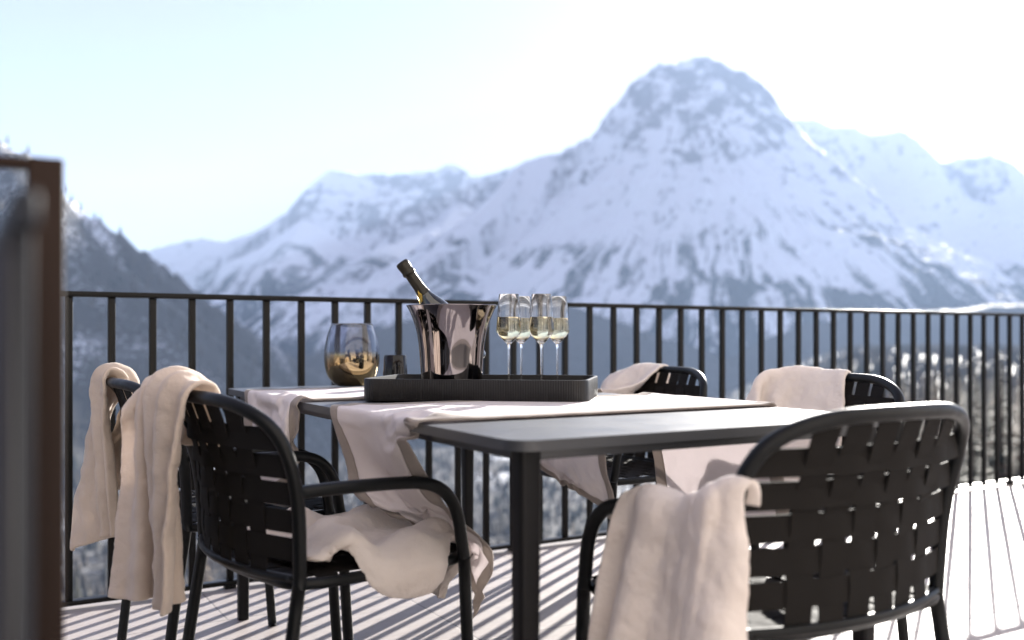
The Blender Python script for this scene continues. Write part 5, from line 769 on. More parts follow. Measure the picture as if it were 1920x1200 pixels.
5,10,49,-8,4,49,-6,-3,50,-12,-5,47,-20,-11,45,-19,-9,46,-34,-16,33,-35,36,-13,-26,39,-12,-32,29,-6,-12,10,44,-47,7,-6,-1,49,-22,-27,37,-22,-31,38,5,-7,49,-13,
-3,5,49,-9,-3,50,-10,-1,49,-14,-9,47,-6,-2,50,-7,-4,47,-15,-8,46,-34,-17,36,-21,45,0,-10,42,-6,-43,14,17,-9,16,52,-41,-3,-10,-2,45,-27,-38,37,-7,-29,41,8,
-5,14,49,-14,-11,48,-4,0,47,0,9,50,2,7,50,0,8,50,-2,0,49,-9,-3,44,-41,-12,24,-30,39,-3,-21,43,2,-13,24,41,-14,20,46,-38,-8,-11,-13,32,-31,-42,34,-7,
-6,-17,47,12,19,49,12,19,49,16,15,45,15,19,43,17,21,44,11,15,50,3,2,53,5,5,51,-48,-4,18,-28,40,7,-44,18,11,1,36,38,-18,20,40,-28,-7,-26,-14,36,-28,
6,14,49,6,10,46,1,9,48,2,13,50,8,13,48,13,13,44,17,23,41,10,8,48,8,3,47,2,-10,48,-48,14,2,-35,33,7,-25,11,41,-3,31,40,-1,28,42,-30,-11,-29,
9,14,43,6,16,49,6,9,49,3,9,48,5,12,47,6,15,49,12,17,45,10,15,46,-6,-1,53,17,19,42,-11,-22,40,-33,21,8,-46,16,19,-5,20,48,-7,33,40,8,30,40,
9,15,48,9,14,46,9,16,48,9,15,46,6,14,47,8,13,46,8,18,45,14,24,43,8,11,47,7,11,47,6,10,47,-48,-13,20,-39,7,21,-42,18,29,-23,9,43,-25,19,39,
8,14,49,10,15,48,10,15,45,10,15,49,10,15,48,9,14,49,11,13,47,15,22,41,10,12,46,5,9,51,9,27,44,6,10,51,-50,12,-15,-51,3,8,-40,25,29,-25,-5,46,
8,13,46,9,13,47,10,16,47,7,15,44,9,14,48,8,14,47,7,14,49,12,21,47,13,24,44,-7,2,47,11,15,46,10,24,42,20,16,41,-48,12,-13,-43,-20,-3,-23,40,17,
8,12,49,10,14,47,12,14,47,10,14,49,10,16,46,9,15,47,6,13,47,10,16,45,12,29,37,7,16,47,-3,4,49,28,26,33,0,33,41,0,3,48,-36,42,5,-47,-15,0,
16,19,45,15,22,44,14,22,44,14,19,44,4,11,49,6,12,48,4,11,49,0,10,50,12,25,44,15,24,43,27,30,31,0,21,45,-7,-4,49,-1,26,37,-36,-5,46,-49,21,17,
-13,0,48,-7,2,50,-1,5,51,1,8,51,4,11,50,-2,8,49,0,7,48,1,6,47,0,6,48,9,31,38,-7,18,44,-8,-14,45,3,21,41,-7,7,46,-9,12,49,-38,3,56,
-41,-26,11,-40,-22,16,-40,-21,21,-37,-19,26,-34,-15,27,-35,-18,29,-36,-16,32,-38,-21,22,-34,-20,26,-35,-18,25,-31,-13,32,-38,17,29,-42,-3,22,-26,-26,21,-29,-24,25,-23,-28,28,
-32,-17,-31,-34,-22,-25,-36,-23,-24,-40,-23,-20,-41,-28,-14,-42,-22,-4,-39,-24,-6,-41,-20,3,-42,-18,-6,-41,-23,-9,-43,-22,-12,-21,-31,-29,-37,-31,-8,-46,-14,-10,-4,-42,-15,-6,-51,-14,
-35,-16,-34,-21,-11,-50,-19,-6,-50,-15,-9,-50,-18,-9,-50,-25,-18,-45,-36,-29,-30,-29,-26,-37,-30,-27,-34,-27,-23,-36,-27,-23,-38,-55,-23,-8,-13,-35,-33,25,-44,-37,-6,-52,-26,21,-27,-33,
-43,-16,-28,-35,-16,-36,-25,-16,-43,-25,-13,-46,-25,-12,-44,-29,-24,-38,-30,-23,-39,-36,-29,-22,-35,-29,-29,-36,-28,-28,-40,-30,-13,35,-23,-41,27,-40,-36,-2,-44,-29,28,11,-56,-7,-7,-45,
-47,-14,-25,-40,-20,-34,-34,-19,-42,-27,-15,-45,-25,-13,-44,-27,-15,-46,-28,-20,-44,-33,-22,-41,-39,-28,-23,-44,-30,-19,14,-28,-47,14,-29,-46,11,3,-50,21,-8,-53,-8,-47,-35,4,-5,-44,
-50,-9,-23,-45,-13,-28,-34,-16,-34,-29,-15,-43,-26,-15,-49,-22,-9,-45,-26,-15,-44,-27,-19,-41,-31,-23,-40,-13,-15,-50,-3,-21,-49,5,-27,-50,19,-17,-52,-4,6,-55,3,0,-58,-13,2,-55,
-49,-6,-16,-44,-11,-23,-42,-17,-32,-31,-18,-39,-28,-14,-46,-23,-10,-50,-22,-10,-47,-27,-20,-46,-28,-18,-46,-7,-15,-49,-8,-17,-53,-5,-26,-51,-6,-28,-58,6,-1,-66,-11,6,-53,-27,-5,-53,
-52,4,-14,-52,-6,-17,-47,-11,-27,-39,-17,-35,-28,-15,-43,-25,-8,-47,-25,-9,-46,-24,-11,-45,-25,-15,-43,-1,-27,-49,-4,-28,-46,-24,-19,-50,-21,-27,-45,-15,-28,-46,-13,21,-54,-13,16,-46,
-54,12,-10,-56,5,-13,-51,-6,-17,-44,-14,-26,-32,-20,-37,-23,-10,-50,-23,-13,-49,-21,-11,-49,-6,4,-55,-17,21,-41,-19,31,-44,-42,13,-37,-51,9,-38,-54,-1,-36,-30,-19,-46,-5,3,-54,
-49,24,-4,-49,18,-6,-52,8,-11,-54,-5,-18,-45,-14,-29,-24,-12,-46,-24,-8,-48,-22,-4,-50,5,9,-55,-6,10,-53,-16,30,-44,-15,33,-47,-32,29,-36,-38,21,-31,-40,20,-39,-23,25,-33,
-40,35,-1,-46,27,-3,-50,22,-5,-52,14,-10,-51,0,-19,-41,-19,-32,-13,11,-51,-16,10,-50,0,7,-54,-16,8,-49,-26,13,-42,-1,32,-49,-10,37,-53,-7,37,-48,16,28,-40,9,-13,-66,
-33,37,-2,-41,30,-4,-45,24,-3,-47,19,-5,-48,9,-4,-48,-1,-16,-21,-15,-44,-10,5,-51,-7,3,-48,-19,-1,-46,-28,-3,-43,-27,24,-30,17,6,-44,2,27,-37,-21,5,-50,-25,-2,-49,
10,44,-22,-28,41,-1,-37,32,0,-39,30,1,-46,24,-5,-46,12,-4,-50,11,-4,-5,-4,-50,-12,0,-50,-16,-6,-44,-16,-8,-50,-34,6,-42,-5,33,-24,11,1,-49,3,6,-45,1,22,-46,
19,8,-47,20,38,-25,-17,46,-7,-38,32,-1,-38,31,2,-40,35,2,-44,11,-13,-45,15,-6,-46,14,-14,-1,-5,-53,-15,-1,-35,-9,4,-38,-9,16,-58,19,-22,-49,15,-7,-44,-16,-34,-32,
10,-8,-47,18,7,-47,25,42,-18,0,52,-1,-14,49,1,-29,36,0,-29,34,2,-9,39,7,-29,3,-23,-28,6,-26,8,-2,-49,6,-8,-61,2,-10,-61,9,-6,-59,-35,-38,-30,-19,-38,-32,
-15,-17,-44,-23,-24,-31,-22,-24,-36,40,20,-22,35,27,-22,22,41,-15,27,42,-14,-24,39,-18,-11,46,-17,-15,47,-19,-26,23,-41,-6,-16,-49,-12,0,-56,-19,-1,-51,-6,-25,-42,-9,-49,7,
-1,9,-47,-5,-2,-52,41,6,-19,12,-14,-46,31,31,-15,35,33,-17,13,45,-12,25,38,-20,13,43,-16,8,43,-19,17,42,-22,3,34,-35,-38,-28,-34,-29,-23,-36,0,-44,-9,-39,26,13,
]),
'blanket_g': (37, 18, (0.7081, 2.7078, 0.3179), [
379,465,0,337,482,22,290,495,40,241,510,65,200,524,92,162,541,122,136,572,156,171,604,169,223,598,169,267,622,181,248,656,210,228,690,237,205,712,268,191,742,288,206,761,303,209,782,325,205,803,354,171,796,335,
15,-20,42,9,-30,37,12,-29,39,16,-29,38,16,-29,38,16,-24,40,16,-24,39,8,-18,48,7,-16,47,8,-24,44,23,-13,41,6,-32,39,0,-36,32,30,-33,20,28,-36,-18,31,-29,-30,29,-23,-30,51,5,15,
16,-28,42,24,-7,42,26,4,42,28,8,42,26,7,42,23,-21,40,21,-25,42,5,-20,46,5,-16,46,8,-18,46,18,-20,42,15,-33,37,20,-21,41,28,-28,34,13,-47,22,23,-43,-1,28,-36,-16,28,-26,-32,
10,-21,43,15,-16,45,8,-32,39,20,-18,40,28,-5,42,26,-12,42,19,-20,39,5,-22,45,2,-8,50,6,-17,46,13,-18,43,10,-28,40,20,-21,37,25,-32,27,25,-34,30,13,-50,11,6,-50,13,10,-50,-2,
10,-22,43,12,-22,42,15,-12,47,-4,-37,33,25,-21,36,34,22,31,34,-4,37,8,-24,40,7,-18,46,4,-13,50,18,-19,46,13,-23,40,15,-30,37,14,-42,17,30,-29,28,30,-32,32,34,-31,-3,19,-41,12,
9,-22,43,7,-23,45,10,-17,44,10,-28,42,-24,-38,22,15,-33,34,38,16,28,38,-7,34,-5,17,46,-6,-2,50,11,-17,47,19,5,47,49,2,6,20,34,19,27,-2,40,24,-1,42,31,-22,29,38,-29,-8,
13,-24,44,8,-26,42,6,-28,40,10,-5,46,8,-9,46,-36,-11,20,-10,-35,33,38,-7,35,4,-23,41,-7,12,48,-4,-4,48,8,20,47,22,8,45,-12,-22,35,-5,25,34,17,12,47,-1,12,52,21,-4,43,
8,-11,49,8,-10,46,12,-7,47,15,0,47,15,-1,46,11,-7,51,-42,7,19,-46,1,17,5,-36,33,3,-26,34,-14,8,34,28,24,16,-7,46,14,3,33,16,-38,24,-25,-39,39,3,14,17,46,10,6,50,
8,-12,49,8,-14,49,7,-13,46,10,-7,47,12,-7,49,14,-5,48,14,-6,49,-42,6,21,-37,32,15,-38,7,34,-31,5,36,-38,3,30,-24,13,30,-24,9,20,-15,-29,34,-47,-6,7,-49,11,7,-17,23,46,
9,-12,48,9,-13,47,9,-11,49,8,-12,48,10,-7,49,12,-6,46,11,-6,45,15,-6,47,-39,22,21,-39,24,20,-38,7,33,-19,6,45,-28,2,41,-22,31,30,-6,13,40,-15,-43,22,-52,-14,10,-54,-2,1,
10,-11,49,9,-11,49,12,-7,46,16,-6,47,13,-8,47,15,-5,48,13,-3,50,15,-3,49,3,-12,48,-37,25,17,-41,14,27,-29,3,40,-30,4,41,-29,5,38,-42,24,13,10,-1,38,-21,-45,10,-44,-22,12,
9,-9,48,10,-8,50,12,-8,51,13,-7,47,15,-2,48,11,-6,50,17,-5,47,15,-2,47,14,-3,47,-11,-17,47,-38,24,18,-34,2,37,-30,6,43,-31,-2,42,-32,6,38,-18,34,28,15,-14,40,-6,-56,1,
13,-10,48,13,-8,46,14,-4,46,15,-4,50,13,-9,47,20,1,43,20,0,49,16,-2,45,25,2,44,31,13,37,-18,-17,38,-37,7,31,-25,4,40,-27,-4,42,-31,2,40,-38,-6,25,14,39,29,32,10,32,
10,-5,47,13,-5,49,16,-5,48,12,-6,47,16,-1,47,20,1,47,21,5,41,22,5,46,22,4,44,19,3,45,22,15,40,-45,6,17,-36,3,34,-23,-26,35,-32,1,39,-29,1,50,-41,-4,31,0,25,43,
14,-7,50,15,-4,48,14,-2,47,15,-1,47,19,2,48,17,1,47,22,4,46,24,5,44,20,3,45,19,1,48,20,5,46,14,-10,48,-33,-3,36,-38,9,33,-8,-31,37,-49,-2,7,-42,-11,23,-41,-6,33,
13,-5,46,14,-2,44,16,-1,48,20,1,46,19,2,46,21,2,47,20,2,46,23,5,46,22,7,46,18,3,46,17,0,48,21,14,42,-10,-29,40,-16,-25,42,-39,-6,32,-16,-26,40,-50,2,-6,-53,1,-7,
14,-3,51,16,-1,49,18,-2,46,20,3,45,21,1,44,20,2,45,21,3,47,21,6,44,23,6,46,22,4,47,16,1,44,11,-14,47,21,-35,28,2,-33,39,-7,-29,42,-40,-7,35,-33,-14,44,-42,-15,13,
15,-4,48,16,0,48,16,1,48,20,3,46,21,4,46,22,6,45,20,7,43,23,5,44,25,8,44,13,-4,47,9,-16,48,8,-29,39,9,-30,38,11,-33,35,15,-30,33,7,-35,34,-37,-15,32,-50,-2,32,
12,-1,47,18,0,47,24,3,44,21,3,47,22,5,44,25,5,45,22,2,46,19,-1,46,11,-13,44,8,-19,45,3,-30,39,4,-30,38,16,-37,29,20,-35,27,-3,-27,40,7,-33,37,23,-39,34,-22,-29,35,
15,-2,47,17,1,47,19,3,47,22,3,44,22,4,46,16,-1,45,14,-7,47,8,-7,48,2,-16,47,-1,-30,40,0,-33,39,1,-33,38,-16,-17,46,-13,-17,44,2,-35,37,19,-23,36,18,-30,37,21,-40,32,
24,0,47,18,-3,48,8,-10,45,2,-12,44,0,-16,46,-9,-19,43,-9,-21,40,-12,-30,38,-14,-35,29,-14,-41,17,-9,-46,7,-9,-48,10,-6,-46,7,1,-44,5,4,-49,-3,-3,-44,0,1,-44,2,10,-42,2,
-13,-26,44,-14,-26,39,-18,-26,35,-21,-31,28,-28,-33,17,-27,-35,12,-32,-35,1,-31,-32,-15,-13,-17,-43,-10,-27,-37,-9,-18,-40,-1,14,-50,7,5,-50,27,-22,-43,23,-22,-34,12,-26,-39,-16,-30,-28,1,-22,-22,
-40,-36,1,-41,-38,-4,-37,-35,-11,-36,-33,-19,-30,-30,-30,-24,-22,-42,-13,-14,-47,-8,-10,-48,-28,-34,-22,-2,9,-54,4,31,-44,-1,11,-48,-3,13,-47,4,13,-53,23,-5,-56,-25,-35,-51,4,-1,-65,-27,24,-9,
-23,-20,-47,-19,-20,-51,-8,-12,-54,-2,-10,-57,-7,-10,-53,2,-9,-52,-2,-9,-55,-6,-12,-54,-8,-14,-53,-31,-29,-31,-17,-20,-47,2,4,-53,9,-11,-56,-25,5,-49,-15,10,-57,4,-13,-54,-55,52,-15,-33,67,-22,
-3,-14,-51,-2,-10,-53,-7,-17,-53,-9,-12,-49,0,-11,-55,-11,-14,-52,-8,-13,-51,-7,-11,-51,-6,-11,-52,-8,-14,-49,-4,-15,-51,2,-12,-53,-15,21,-44,1,14,-47,-22,19,-47,-12,35,-48,2,-1,-41,-4,5,-101,
-7,-13,-54,-7,-15,-50,-10,-13,-52,-7,-17,-53,-12,-15,-48,-6,-12,-53,-10,-16,-52,-6,-14,-55,-2,-1,-54,-8,-16,-53,-5,-14,-53,-6,-14,-51,0,-2,-54,-29,20,-40,-36,20,-47,-18,35,-40,-12,0,-68,-2,-6,-52,
-8,-14,-51,-9,-14,-55,-10,-16,-52,-13,-15,-49,-10,-15,-52,-13,-18,-50,-9,-15,-52,-8,-13,-48,-9,-7,-52,-5,-14,-51,-6,-14,-55,-4,-18,-54,-8,-34,-37,14,-2,-52,13,4,-33,-1,54,-30,9,35,-39,-17,-25,-49,
-7,-16,-53,-8,-16,-51,-12,-17,-48,-12,-18,-52,-15,-19,-48,-9,-18,-50,-10,-16,-51,-11,-15,-53,-4,-9,-55,-6,-4,-55,-30,-21,-38,-20,-18,-47,-22,-17,-52,-8,-13,-57,-18,20,-49,-22,-30,-46,-16,-34,-52,11,-23,-59,
-11,-13,-52,-13,-17,-48,-10,-16,-50,-10,-15,-51,-12,-18,-51,-15,-17,-50,-10,-18,-50,-9,-16,-51,-8,-15,-50,-6,6,-53,-12,-22,-48,-33,-23,-34,-15,-2,-52,-31,-5,-39,-7,14,-54,-8,9,-62,3,-27,-44,-11,-35,-47,
-6,-15,-51,-1,-7,-53,-9,-13,-52,-6,-14,-52,-5,-13,-52,-11,-20,-49,-14,-16,-50,-11,-17,-52,-13,-18,-53,-15,-27,-42,-9,-6,-51,11,4,-55,19,19,-46,7,8,-42,-9,-29,-38,12,-2,-52,8,-9,-57,17,-53,-15,
-10,-9,-52,-2,-10,-55,4,-3,-56,-8,-14,-50,-7,-12,-50,-9,-14,-53,-14,-21,-45,-16,-20,-46,-14,-18,-48,-10,-11,-54,0,9,-53,-26,-4,-46,-15,-4,-53,-4,12,-66,8,-23,-48,-6,-58,-18,-3,-59,-6,11,-73,21,
-13,-10,-48,-5,-8,-50,2,-4,-50,4,0,-53,-6,-14,-52,-5,-11,-47,-4,-12,-49,-15,-21,-45,-16,-23,-41,-8,-11,-48,-13,-15,-48,-10,-13,-48,-14,-13,-45,5,-14,-46,-15,6,-51,22,-25,-17,34,-48,10,31,-50,-9,
-15,-11,-45,-13,-9,-48,0,-8,-48,7,3,-45,4,-1,-46,-2,-11,-50,-7,-14,-48,-2,-11,-50,8,-1,-49,4,-3,-50,12,6,-46,25,16,-38,6,-2,-49,3,-7,-58,15,-28,-16,-5,-41,-30,7,-41,-28,-20,-42,-22,
-17,-10,-46,-17,-10,-44,-13,-10,-50,3,-3,-51,10,3,-50,7,0,-49,1,-5,-51,5,2,-47,6,6,-50,27,22,-35,37,30,-23,30,22,-34,31,26,-22,-4,-40,-10,-35,-51,-23,-22,-46,12,-25,-46,-3,23,-43,-6,
-16,-8,-47,-16,-10,-50,-16,-8,-45,-12,-9,-47,9,10,-48,17,24,-39,15,19,-44,38,25,-24,36,25,-15,26,22,-22,-1,-6,-34,-3,2,-41,-22,-46,2,-6,-51,-6,-7,-57,2,-22,-48,19,18,-42,17,42,-22,22,
-31,-13,-38,-42,-16,-18,-44,-13,-14,-42,-14,-17,-31,-14,-31,-7,-1,-46,15,22,-42,-3,16,-47,-5,11,-47,-13,6,-50,-12,18,-46,-18,-39,25,-10,-49,-5,-3,-50,-4,-5,-58,2,6,-63,-6,38,-30,25,36,-33,22,
-28,-8,-41,-34,-12,-32,-42,-15,-25,-43,-17,-24,-42,-16,-26,-36,-17,-29,-39,-18,-23,-36,-16,-32,-35,-13,-34,-39,-16,-25,-40,-31,-8,-6,-49,1,7,-35,-32,5,-49,4,19,-44,-9,43,-38,-18,25,-49,-1,27,37,-4,
]),
}
# ------------------------------------------------------------------ cloths: vertex grids (rows x columns, half millimetre steps) draped as real folds
def ungrid(t):
    ny, nx, o, d = t
    return np.cumsum(np.array(d, dtype=float).reshape(ny, nx, 3), axis=0) * .0005 + np.array(o)
def upsample(P, k):
    def up(P):
        n = len(P); t = np.linspace(0, n - 1, (n - 1) * k + 1); i = np.minimum(t.astype(int), n - 2); f = (t - i)[:, None, None]
        q = np.concatenate([2 * P[:1] - P[1:2], P, 2 * P[-1:] - P[-2:-1]]); a, b, c, d = q[i], q[i + 1], q[i + 2], q[i + 3]
        return .5 * (2 * b + (c - a) * f + (2 * a - 5 * b + 4 * c - d) * f ** 2 + (3 * b - a - 3 * c + d) * f ** 3)
    return up(up(P).transpose(1, 0, 2)).transpose(1, 0, 2)
def soften(P, n):
    for _ in range(n):
        Q = P.copy()
        Q[1:-1] = P[1:-1] * .5 + (P[:-2] + P[2:]) * .25; P = Q.copy()
        Q[:, 1:-1] = P[:, 1:-1] * .5 + (P[:, :-2] + P[:, 2:]) * .25; P = Q
    return P
def cloth_obj(name, P, sel, m, th, parent=None, s=.02, wav=0.0):
    ny, nx = P.shape[:2]; i = np.arange(ny * nx).reshape(ny, nx)
    F = np.stack([i[:-1, :-1], i[:-1, 1:], i[1:, 1:], i[1:, :-1]], -1)
    F = F[sel] if sel is not None else F.reshape(-1, 4)
    used = np.unique(F); mp = np.full(ny * nx, -1); mp[used] = np.arange(len(used))
    me = bpy.data.meshes.new(name); me.from_pydata(P.reshape(-1, 3)[used].tolist(), [], mp[F].tolist()); me.update()
    uv = me.uv_layers.new(name='UVMap'); gi = used[np.array([l.vertex_index for l in me.loops])]
    uvs = np.stack([(gi % nx) * s, (gi // nx) * s], -1).astype(np.float32); uv.data.foreach_set('uv', uvs.ravel())
    o = obj(name, me, m, parent)
    sm = o.modifiers.new('thickness', 'SOLIDIFY'); sm.thickness = th; sm.offset = 0; sm.use_rim = True
    if th > .004:
        ss = o.modifiers.new('round', 'SUBSURF'); ss.levels = 1; ss.render_levels = 1
    return o
def fleece_blanket(key, mtl, label, th=.011, k=3, soft=1):
    P = upsample(soften(ungrid(CL[key]), soft), k)
    o = cloth_obj('fleece_blanket', P, None, mtl, th, s=.025 / k)
    tx = bpy.data.textures.get('soft_wrinkles') or bpy.data.textures.new('soft_wrinkles', 'CLOUDS'); tx.noise_scale = .055; tx.noise_depth = 3
    dm = o.modifiers.new('wrinkles', 'DISPLACE'); dm.texture = tx; dm.strength = .016; dm.mid_level = .5; dm.texture_coords = 'LOCAL'
    o.modifiers.move(len(o.modifiers) - 1, 0)
    tf = bpy.data.textures.get('pile') or bpy.data.textures.new('pile', 'CLOUDS'); tf.noise_scale = .014; tf.noise_depth = 4
    df = o.modifiers.new('pile', 'DISPLACE'); df.texture = tf; df.strength = .0035; df.mid_level = .5; df.texture_coords = 'LOCAL'
    return tag(o, label, 'blanket')
def runner_cloth(key, label):
    k = 3; P = upsample(ungrid(CL[key]), k); ny, nx = P.shape[0] - 1, P.shape[1] - 1
    J, I = np.meshgrid(np.arange(ny), np.arange(nx), indexing='ij'); hw = 5
    hem = (I < hw) | (I >= nx - hw) | (J < hw) | (J >= ny - hw)
    o = cloth_obj('table_runner', P, ~hem, 'linen', .0022, s=.025 / k); tag(o, label, 'table runner')
    cloth_obj('hem', P, hem, 'hem', .0036, o, s=.025 / k)
    return o
fleece_blanket('blanket_a', 'fleece_dark', 'taupe fleece blanket gathered over the back of the far left chair beside the railing')
fleece_blanket('blanket_b', 'fleece', 'long beige fleece blanket hanging over the back corner of the near left chair')
fleece_blanket('blanket_c', 'fleece_pale', 'rumpled pinkish beige fleece blanket lying on the seat under the table edge', soft=2)
runner_cloth('runner_b', 'white linen runner with taupe hem under the tray, falling onto the near left seat')
runner_cloth('runner_a', 'second white linen table runner behind the tray, beside the golden vase')
fleece_blanket('blanket_e', 'fleece_pale', 'pale beige fleece blanket hanging in soft folds over the armrest of the foremost chair')
fleece_blanket('blanket_f', 'fleece_pale', 'cream fleece blanket draped smoothly over half the chair back beside the tray')
fleece_blanket('blanket_g', 'fleece_pale', 'cream fleece blanket draped over the chair back behind the bare table end')
# ------------------------------------------------------------------ tableware
TRX, TRY, TRA = -.072, 2.487, R(-10.0)
def tray():
    t = thing('serving_tray', 'black rectangular serving tray with fine ribbed sides and rounded corners', 'tray', (TRX, TRY, TZ + .0035), TRA)
    hx, hy, r = .287, .168, .042
    def dense(hx, hy, r, amp):
        base = rrect(hx, hy, r, 14); P = []
        L = 0; pts = base + [base[0]]; cum = [0]
        for a, b in zip(pts, pts[1:]): cum.append(cum[-1] + math.dist(a, b))
        N = int(cum[-1] / .0016)
        for k in range(N):
            d = cum[-1] * k / N
            x = np.interp(d, cum, [p[0] for p in pts]); y = np.interp(d, cum, [p[1] for p in pts])
            d2 = (d + .001) % cum[-1]; x2 = np.interp(d2, cum, [p[0] for p in pts]); y2 = np.interp(d2, cum, [p[1] for p in pts])
            tx, ty = x2 - x, y2 - y; q = math.hypot(tx, ty) or 1
            a = amp * (abs(math.sin(math.pi * round(cum[-1] / .0062) * k / N)) - .5)
            P.append((x + ty / q * a * -1, y - tx / q * a * -1))
        return P
    A = dense(hx, hy, r, -.0011); B = dense(hx, hy, r, 0); I = [(x * (hx - .007) / hx, y * (hy - .007) / hy) for x, y in B]
    bm = bmesh.new(); n = len(A)
    z = [0, .0015, .053, .0555, .0555, .054, .0085]
    L = [[(x * .996, y * .996) for x, y in B], A, A, [(x * .997, y * .997) for x, y in B], I, [(x * .999, y * .999) for x, y in I], [(x * .998, y * .998) for x, y in I]]
    rings = [[bm.verts.new((x, y, zz)) for x, y in o] for o, zz in zip(L, z)]
    for P, Q in zip(rings, rings[1:]):
        for k in range(n): bm.faces.new((P[k], P[(k + 1) % n], Q[(k + 1) % n], Q[k]))
    bm.faces.new(rings[0][::-1])
    auto(obj('wall', bm, 'tray', t), 35)
    bm = bmesh.new(); f = [bm.verts.new((x * .997, y * .997, .0083)) for x, y in I]; bm.faces.new(f)
    obj('floor_lining', bm, 'tray_in', t, smooth=False)
    return t
tray()
TF = TZ + .0035 + .0085
def ice_bucket():
    t = thing('wine_bucket', 'polished rose steel wine bucket with flared rim standing on the black tray', 'ice bucket', (-.158, 2.47, TF))
    H = .235
    out = [(0, 0), (.074, 0), (.0775, .003), (.0785, .02), (.081, .06), (.0838, .105), (.0868, .135), (.0915, .163), (.0975, .185), (.1045, .205), (.1115, .221), (.1180, .233), (.1190, .2345)]
    P = [(p.x, p.z) for p in catmull([(r, 0, z) for r, z in out[2:-1]], 5)]
    inn = [(r - .0022, z + .0006) for r, z in P][::-1]
    prof = [(0, 0), (.074, 0)] + P + [(.1190, .2344), (.1180, .2354), (.1163, .2348)] + inn[1:] + [(.070, .006), (0, .006)]
    obj('bucket_body', lathe(bmesh.new(), prof, 96), 'steel', t)
    return t
ice_bucket()
def bottle():
    t = thing('sparkling_wine_bottle', 'dark bottle with black foil and gold print leaning left inside the bucket', 'bottle', (-.156, 2.475, TF + .018))
    H = .33
    top = Vector((-.2895, 2.455, 1.101)); bot = Vector((-.1015, 2.492, 1.101 - .2675)); ax = (top - bot).normalized()
    t.location = top - ax * H; t.rotation_euler = ax.to_track_quat('Z', 'Y').to_euler()
    body = [(0, .006), (.03, .0), (.040, .001), (.0435, .006), (.044, .02), (.044, .125), (.0432, .14), (.0405, .158), (.0345, .182), (.0265, .202), (.0195, .219), (.0160, .235), (.0148, .25), (.0142, .262), (.0140, .27), (0, .27)]
    obj('bottle_glass', lathe(bmesh.new(), body, 48), 'bottle', t)
    fo = [(.0186, .2262), (.0166, .236), (.0154, .25), (.0148, .268), (.0146, .286), (.0152, .289), (.0178, .291), (.0180, .297), (.0165, .299), (.0168, .306), (.0176, .314), (.0178, .322), (.0165, .327), (.0125, .3295), (0, .330)]
    bm = lathe(bmesh.new(), fo, 48)
    rnd = random.Random(4)
    for v in bm.verts:
        if v.co.z < .312: v.co.x *= 1 + rnd.uniform(-.022, .022); v.co.y *= 1 + rnd.uniform(-.022, .022)
    f = obj('foil', bm, 'foil', t)
    # gold print strokes wrapped round the neck
    inv = t.rotation_euler.to_matrix().inverted()
    bm = bmesh.new()
    for base in (-1.95, -1.02):
        for k in range(6):
            a0 = base + .10 * k; z0 = .212 + .0018 * k
            q = []
            for i in range(5):
                zz = z0 + .022 * i / 4; rr = float(np.interp(zz, [p[1] for p in body[5:]], [p[0] for p in body[5:]])) + .0022 if zz < .2262 else float(np.interp(zz, [.2262, .236, .25], [.0186, .0166, .0154])) + .0016
                a = a0 + .10 * math.sin(i * 1.7 + k)
                q.append([bm.verts.new((rr * math.cos(a + d), rr * math.sin(a + d), zz)) for d in (-.035, .035)])
            for A, B in zip(q, q[1:]): bm.faces.new((A[0], A[1], B[1], B[0]))
    obj('print', bm, 'gold', t)
bottle()
def wine_glass():
    t = thing('wine_glass', '', 'wine glass')
    prof = [(0, 0), (.036, 0), (.0366, .0010), (.030, .0022), (.012, .0042), (.0048, .009), (.0030, .02), (.0026, .06), (.0028, .12), (.0045, .133), (.0115, .1405), (.0245, .1535), (.0315, .1640), (.0326, .1680), (.0325, .173), (.0292, .215), (.0256, .2615), (.0254, .2620), (.0252, .2615), (.0287, .215), (.0320, .173), (.0321, .1685), (.0311, .1648), (.0240, .1545), (.0108, .1418), (0, .1390)]
    obj('glass_bowl', lathe(bmesh.new(), prof, 64), 'glass', t)
    w = [(0, .1392), (.0109, .1420), (.0241, .1547), (.0312, .1650), (.0322, .1686), (.0321, .173), (.0298, .2030), (.0296, .2033), (0, .2033)]
    obj('wine', lathe(bmesh.new(), w, 64), 'wine', t)
    return t
GL = [(954.2, 2.41, 'leftmost wine glass on the tray, in front beside the bucket'),
      (977.5, 2.545, 'wine glass standing behind between the two front glasses'),
      (1015.2, 2.41, 'front wine glass, third from the bucket, half filled'),
      (1045.0, 2.545, 'rightmost wine glass on the tray, set slightly back')]
g0 = None
for i, (px, Y, lab) in enumerate(GL):
    g = wine_glass() if i == 0 else copy_tree(g0)
    if i == 0: g0 = g
    g['label'] = lab; g['group'] = 'filled wine glasses on the tray'
    g.location = ((px - 960) / FPX * Y, Y, TF); g.rotation_euler.z = i * .7
def hurricane():
    t = thing('glass_lantern', 'round clear vase with golden mirrored lower half on the table end', 'vase', (-.527, 3.10, TZ + .0045))
    o = [(.0445, .0), (.047, .001), (.060, .009), (.078, .031), (.0878, .062), (.0905, .095), (.0883, .125), (.0805, .165), (.0668, .2045)]
    P = [(p.x, p.z) for p in catmull([(r, 0, z) for r, z in o[2:]], 6)]
    prof = [(0, .0), (.0445, 0), (.047, .001)] + P + [(.0660, .2052), (.0652, .2045)] + [(r - .0026, z + .0004) for r, z in P[::-1]][1:] + [(.045, .009), (0, .008)]
    obj('glass_wall', lathe(bmesh.new(), prof, 80), 'ombre', t)
hurricane()
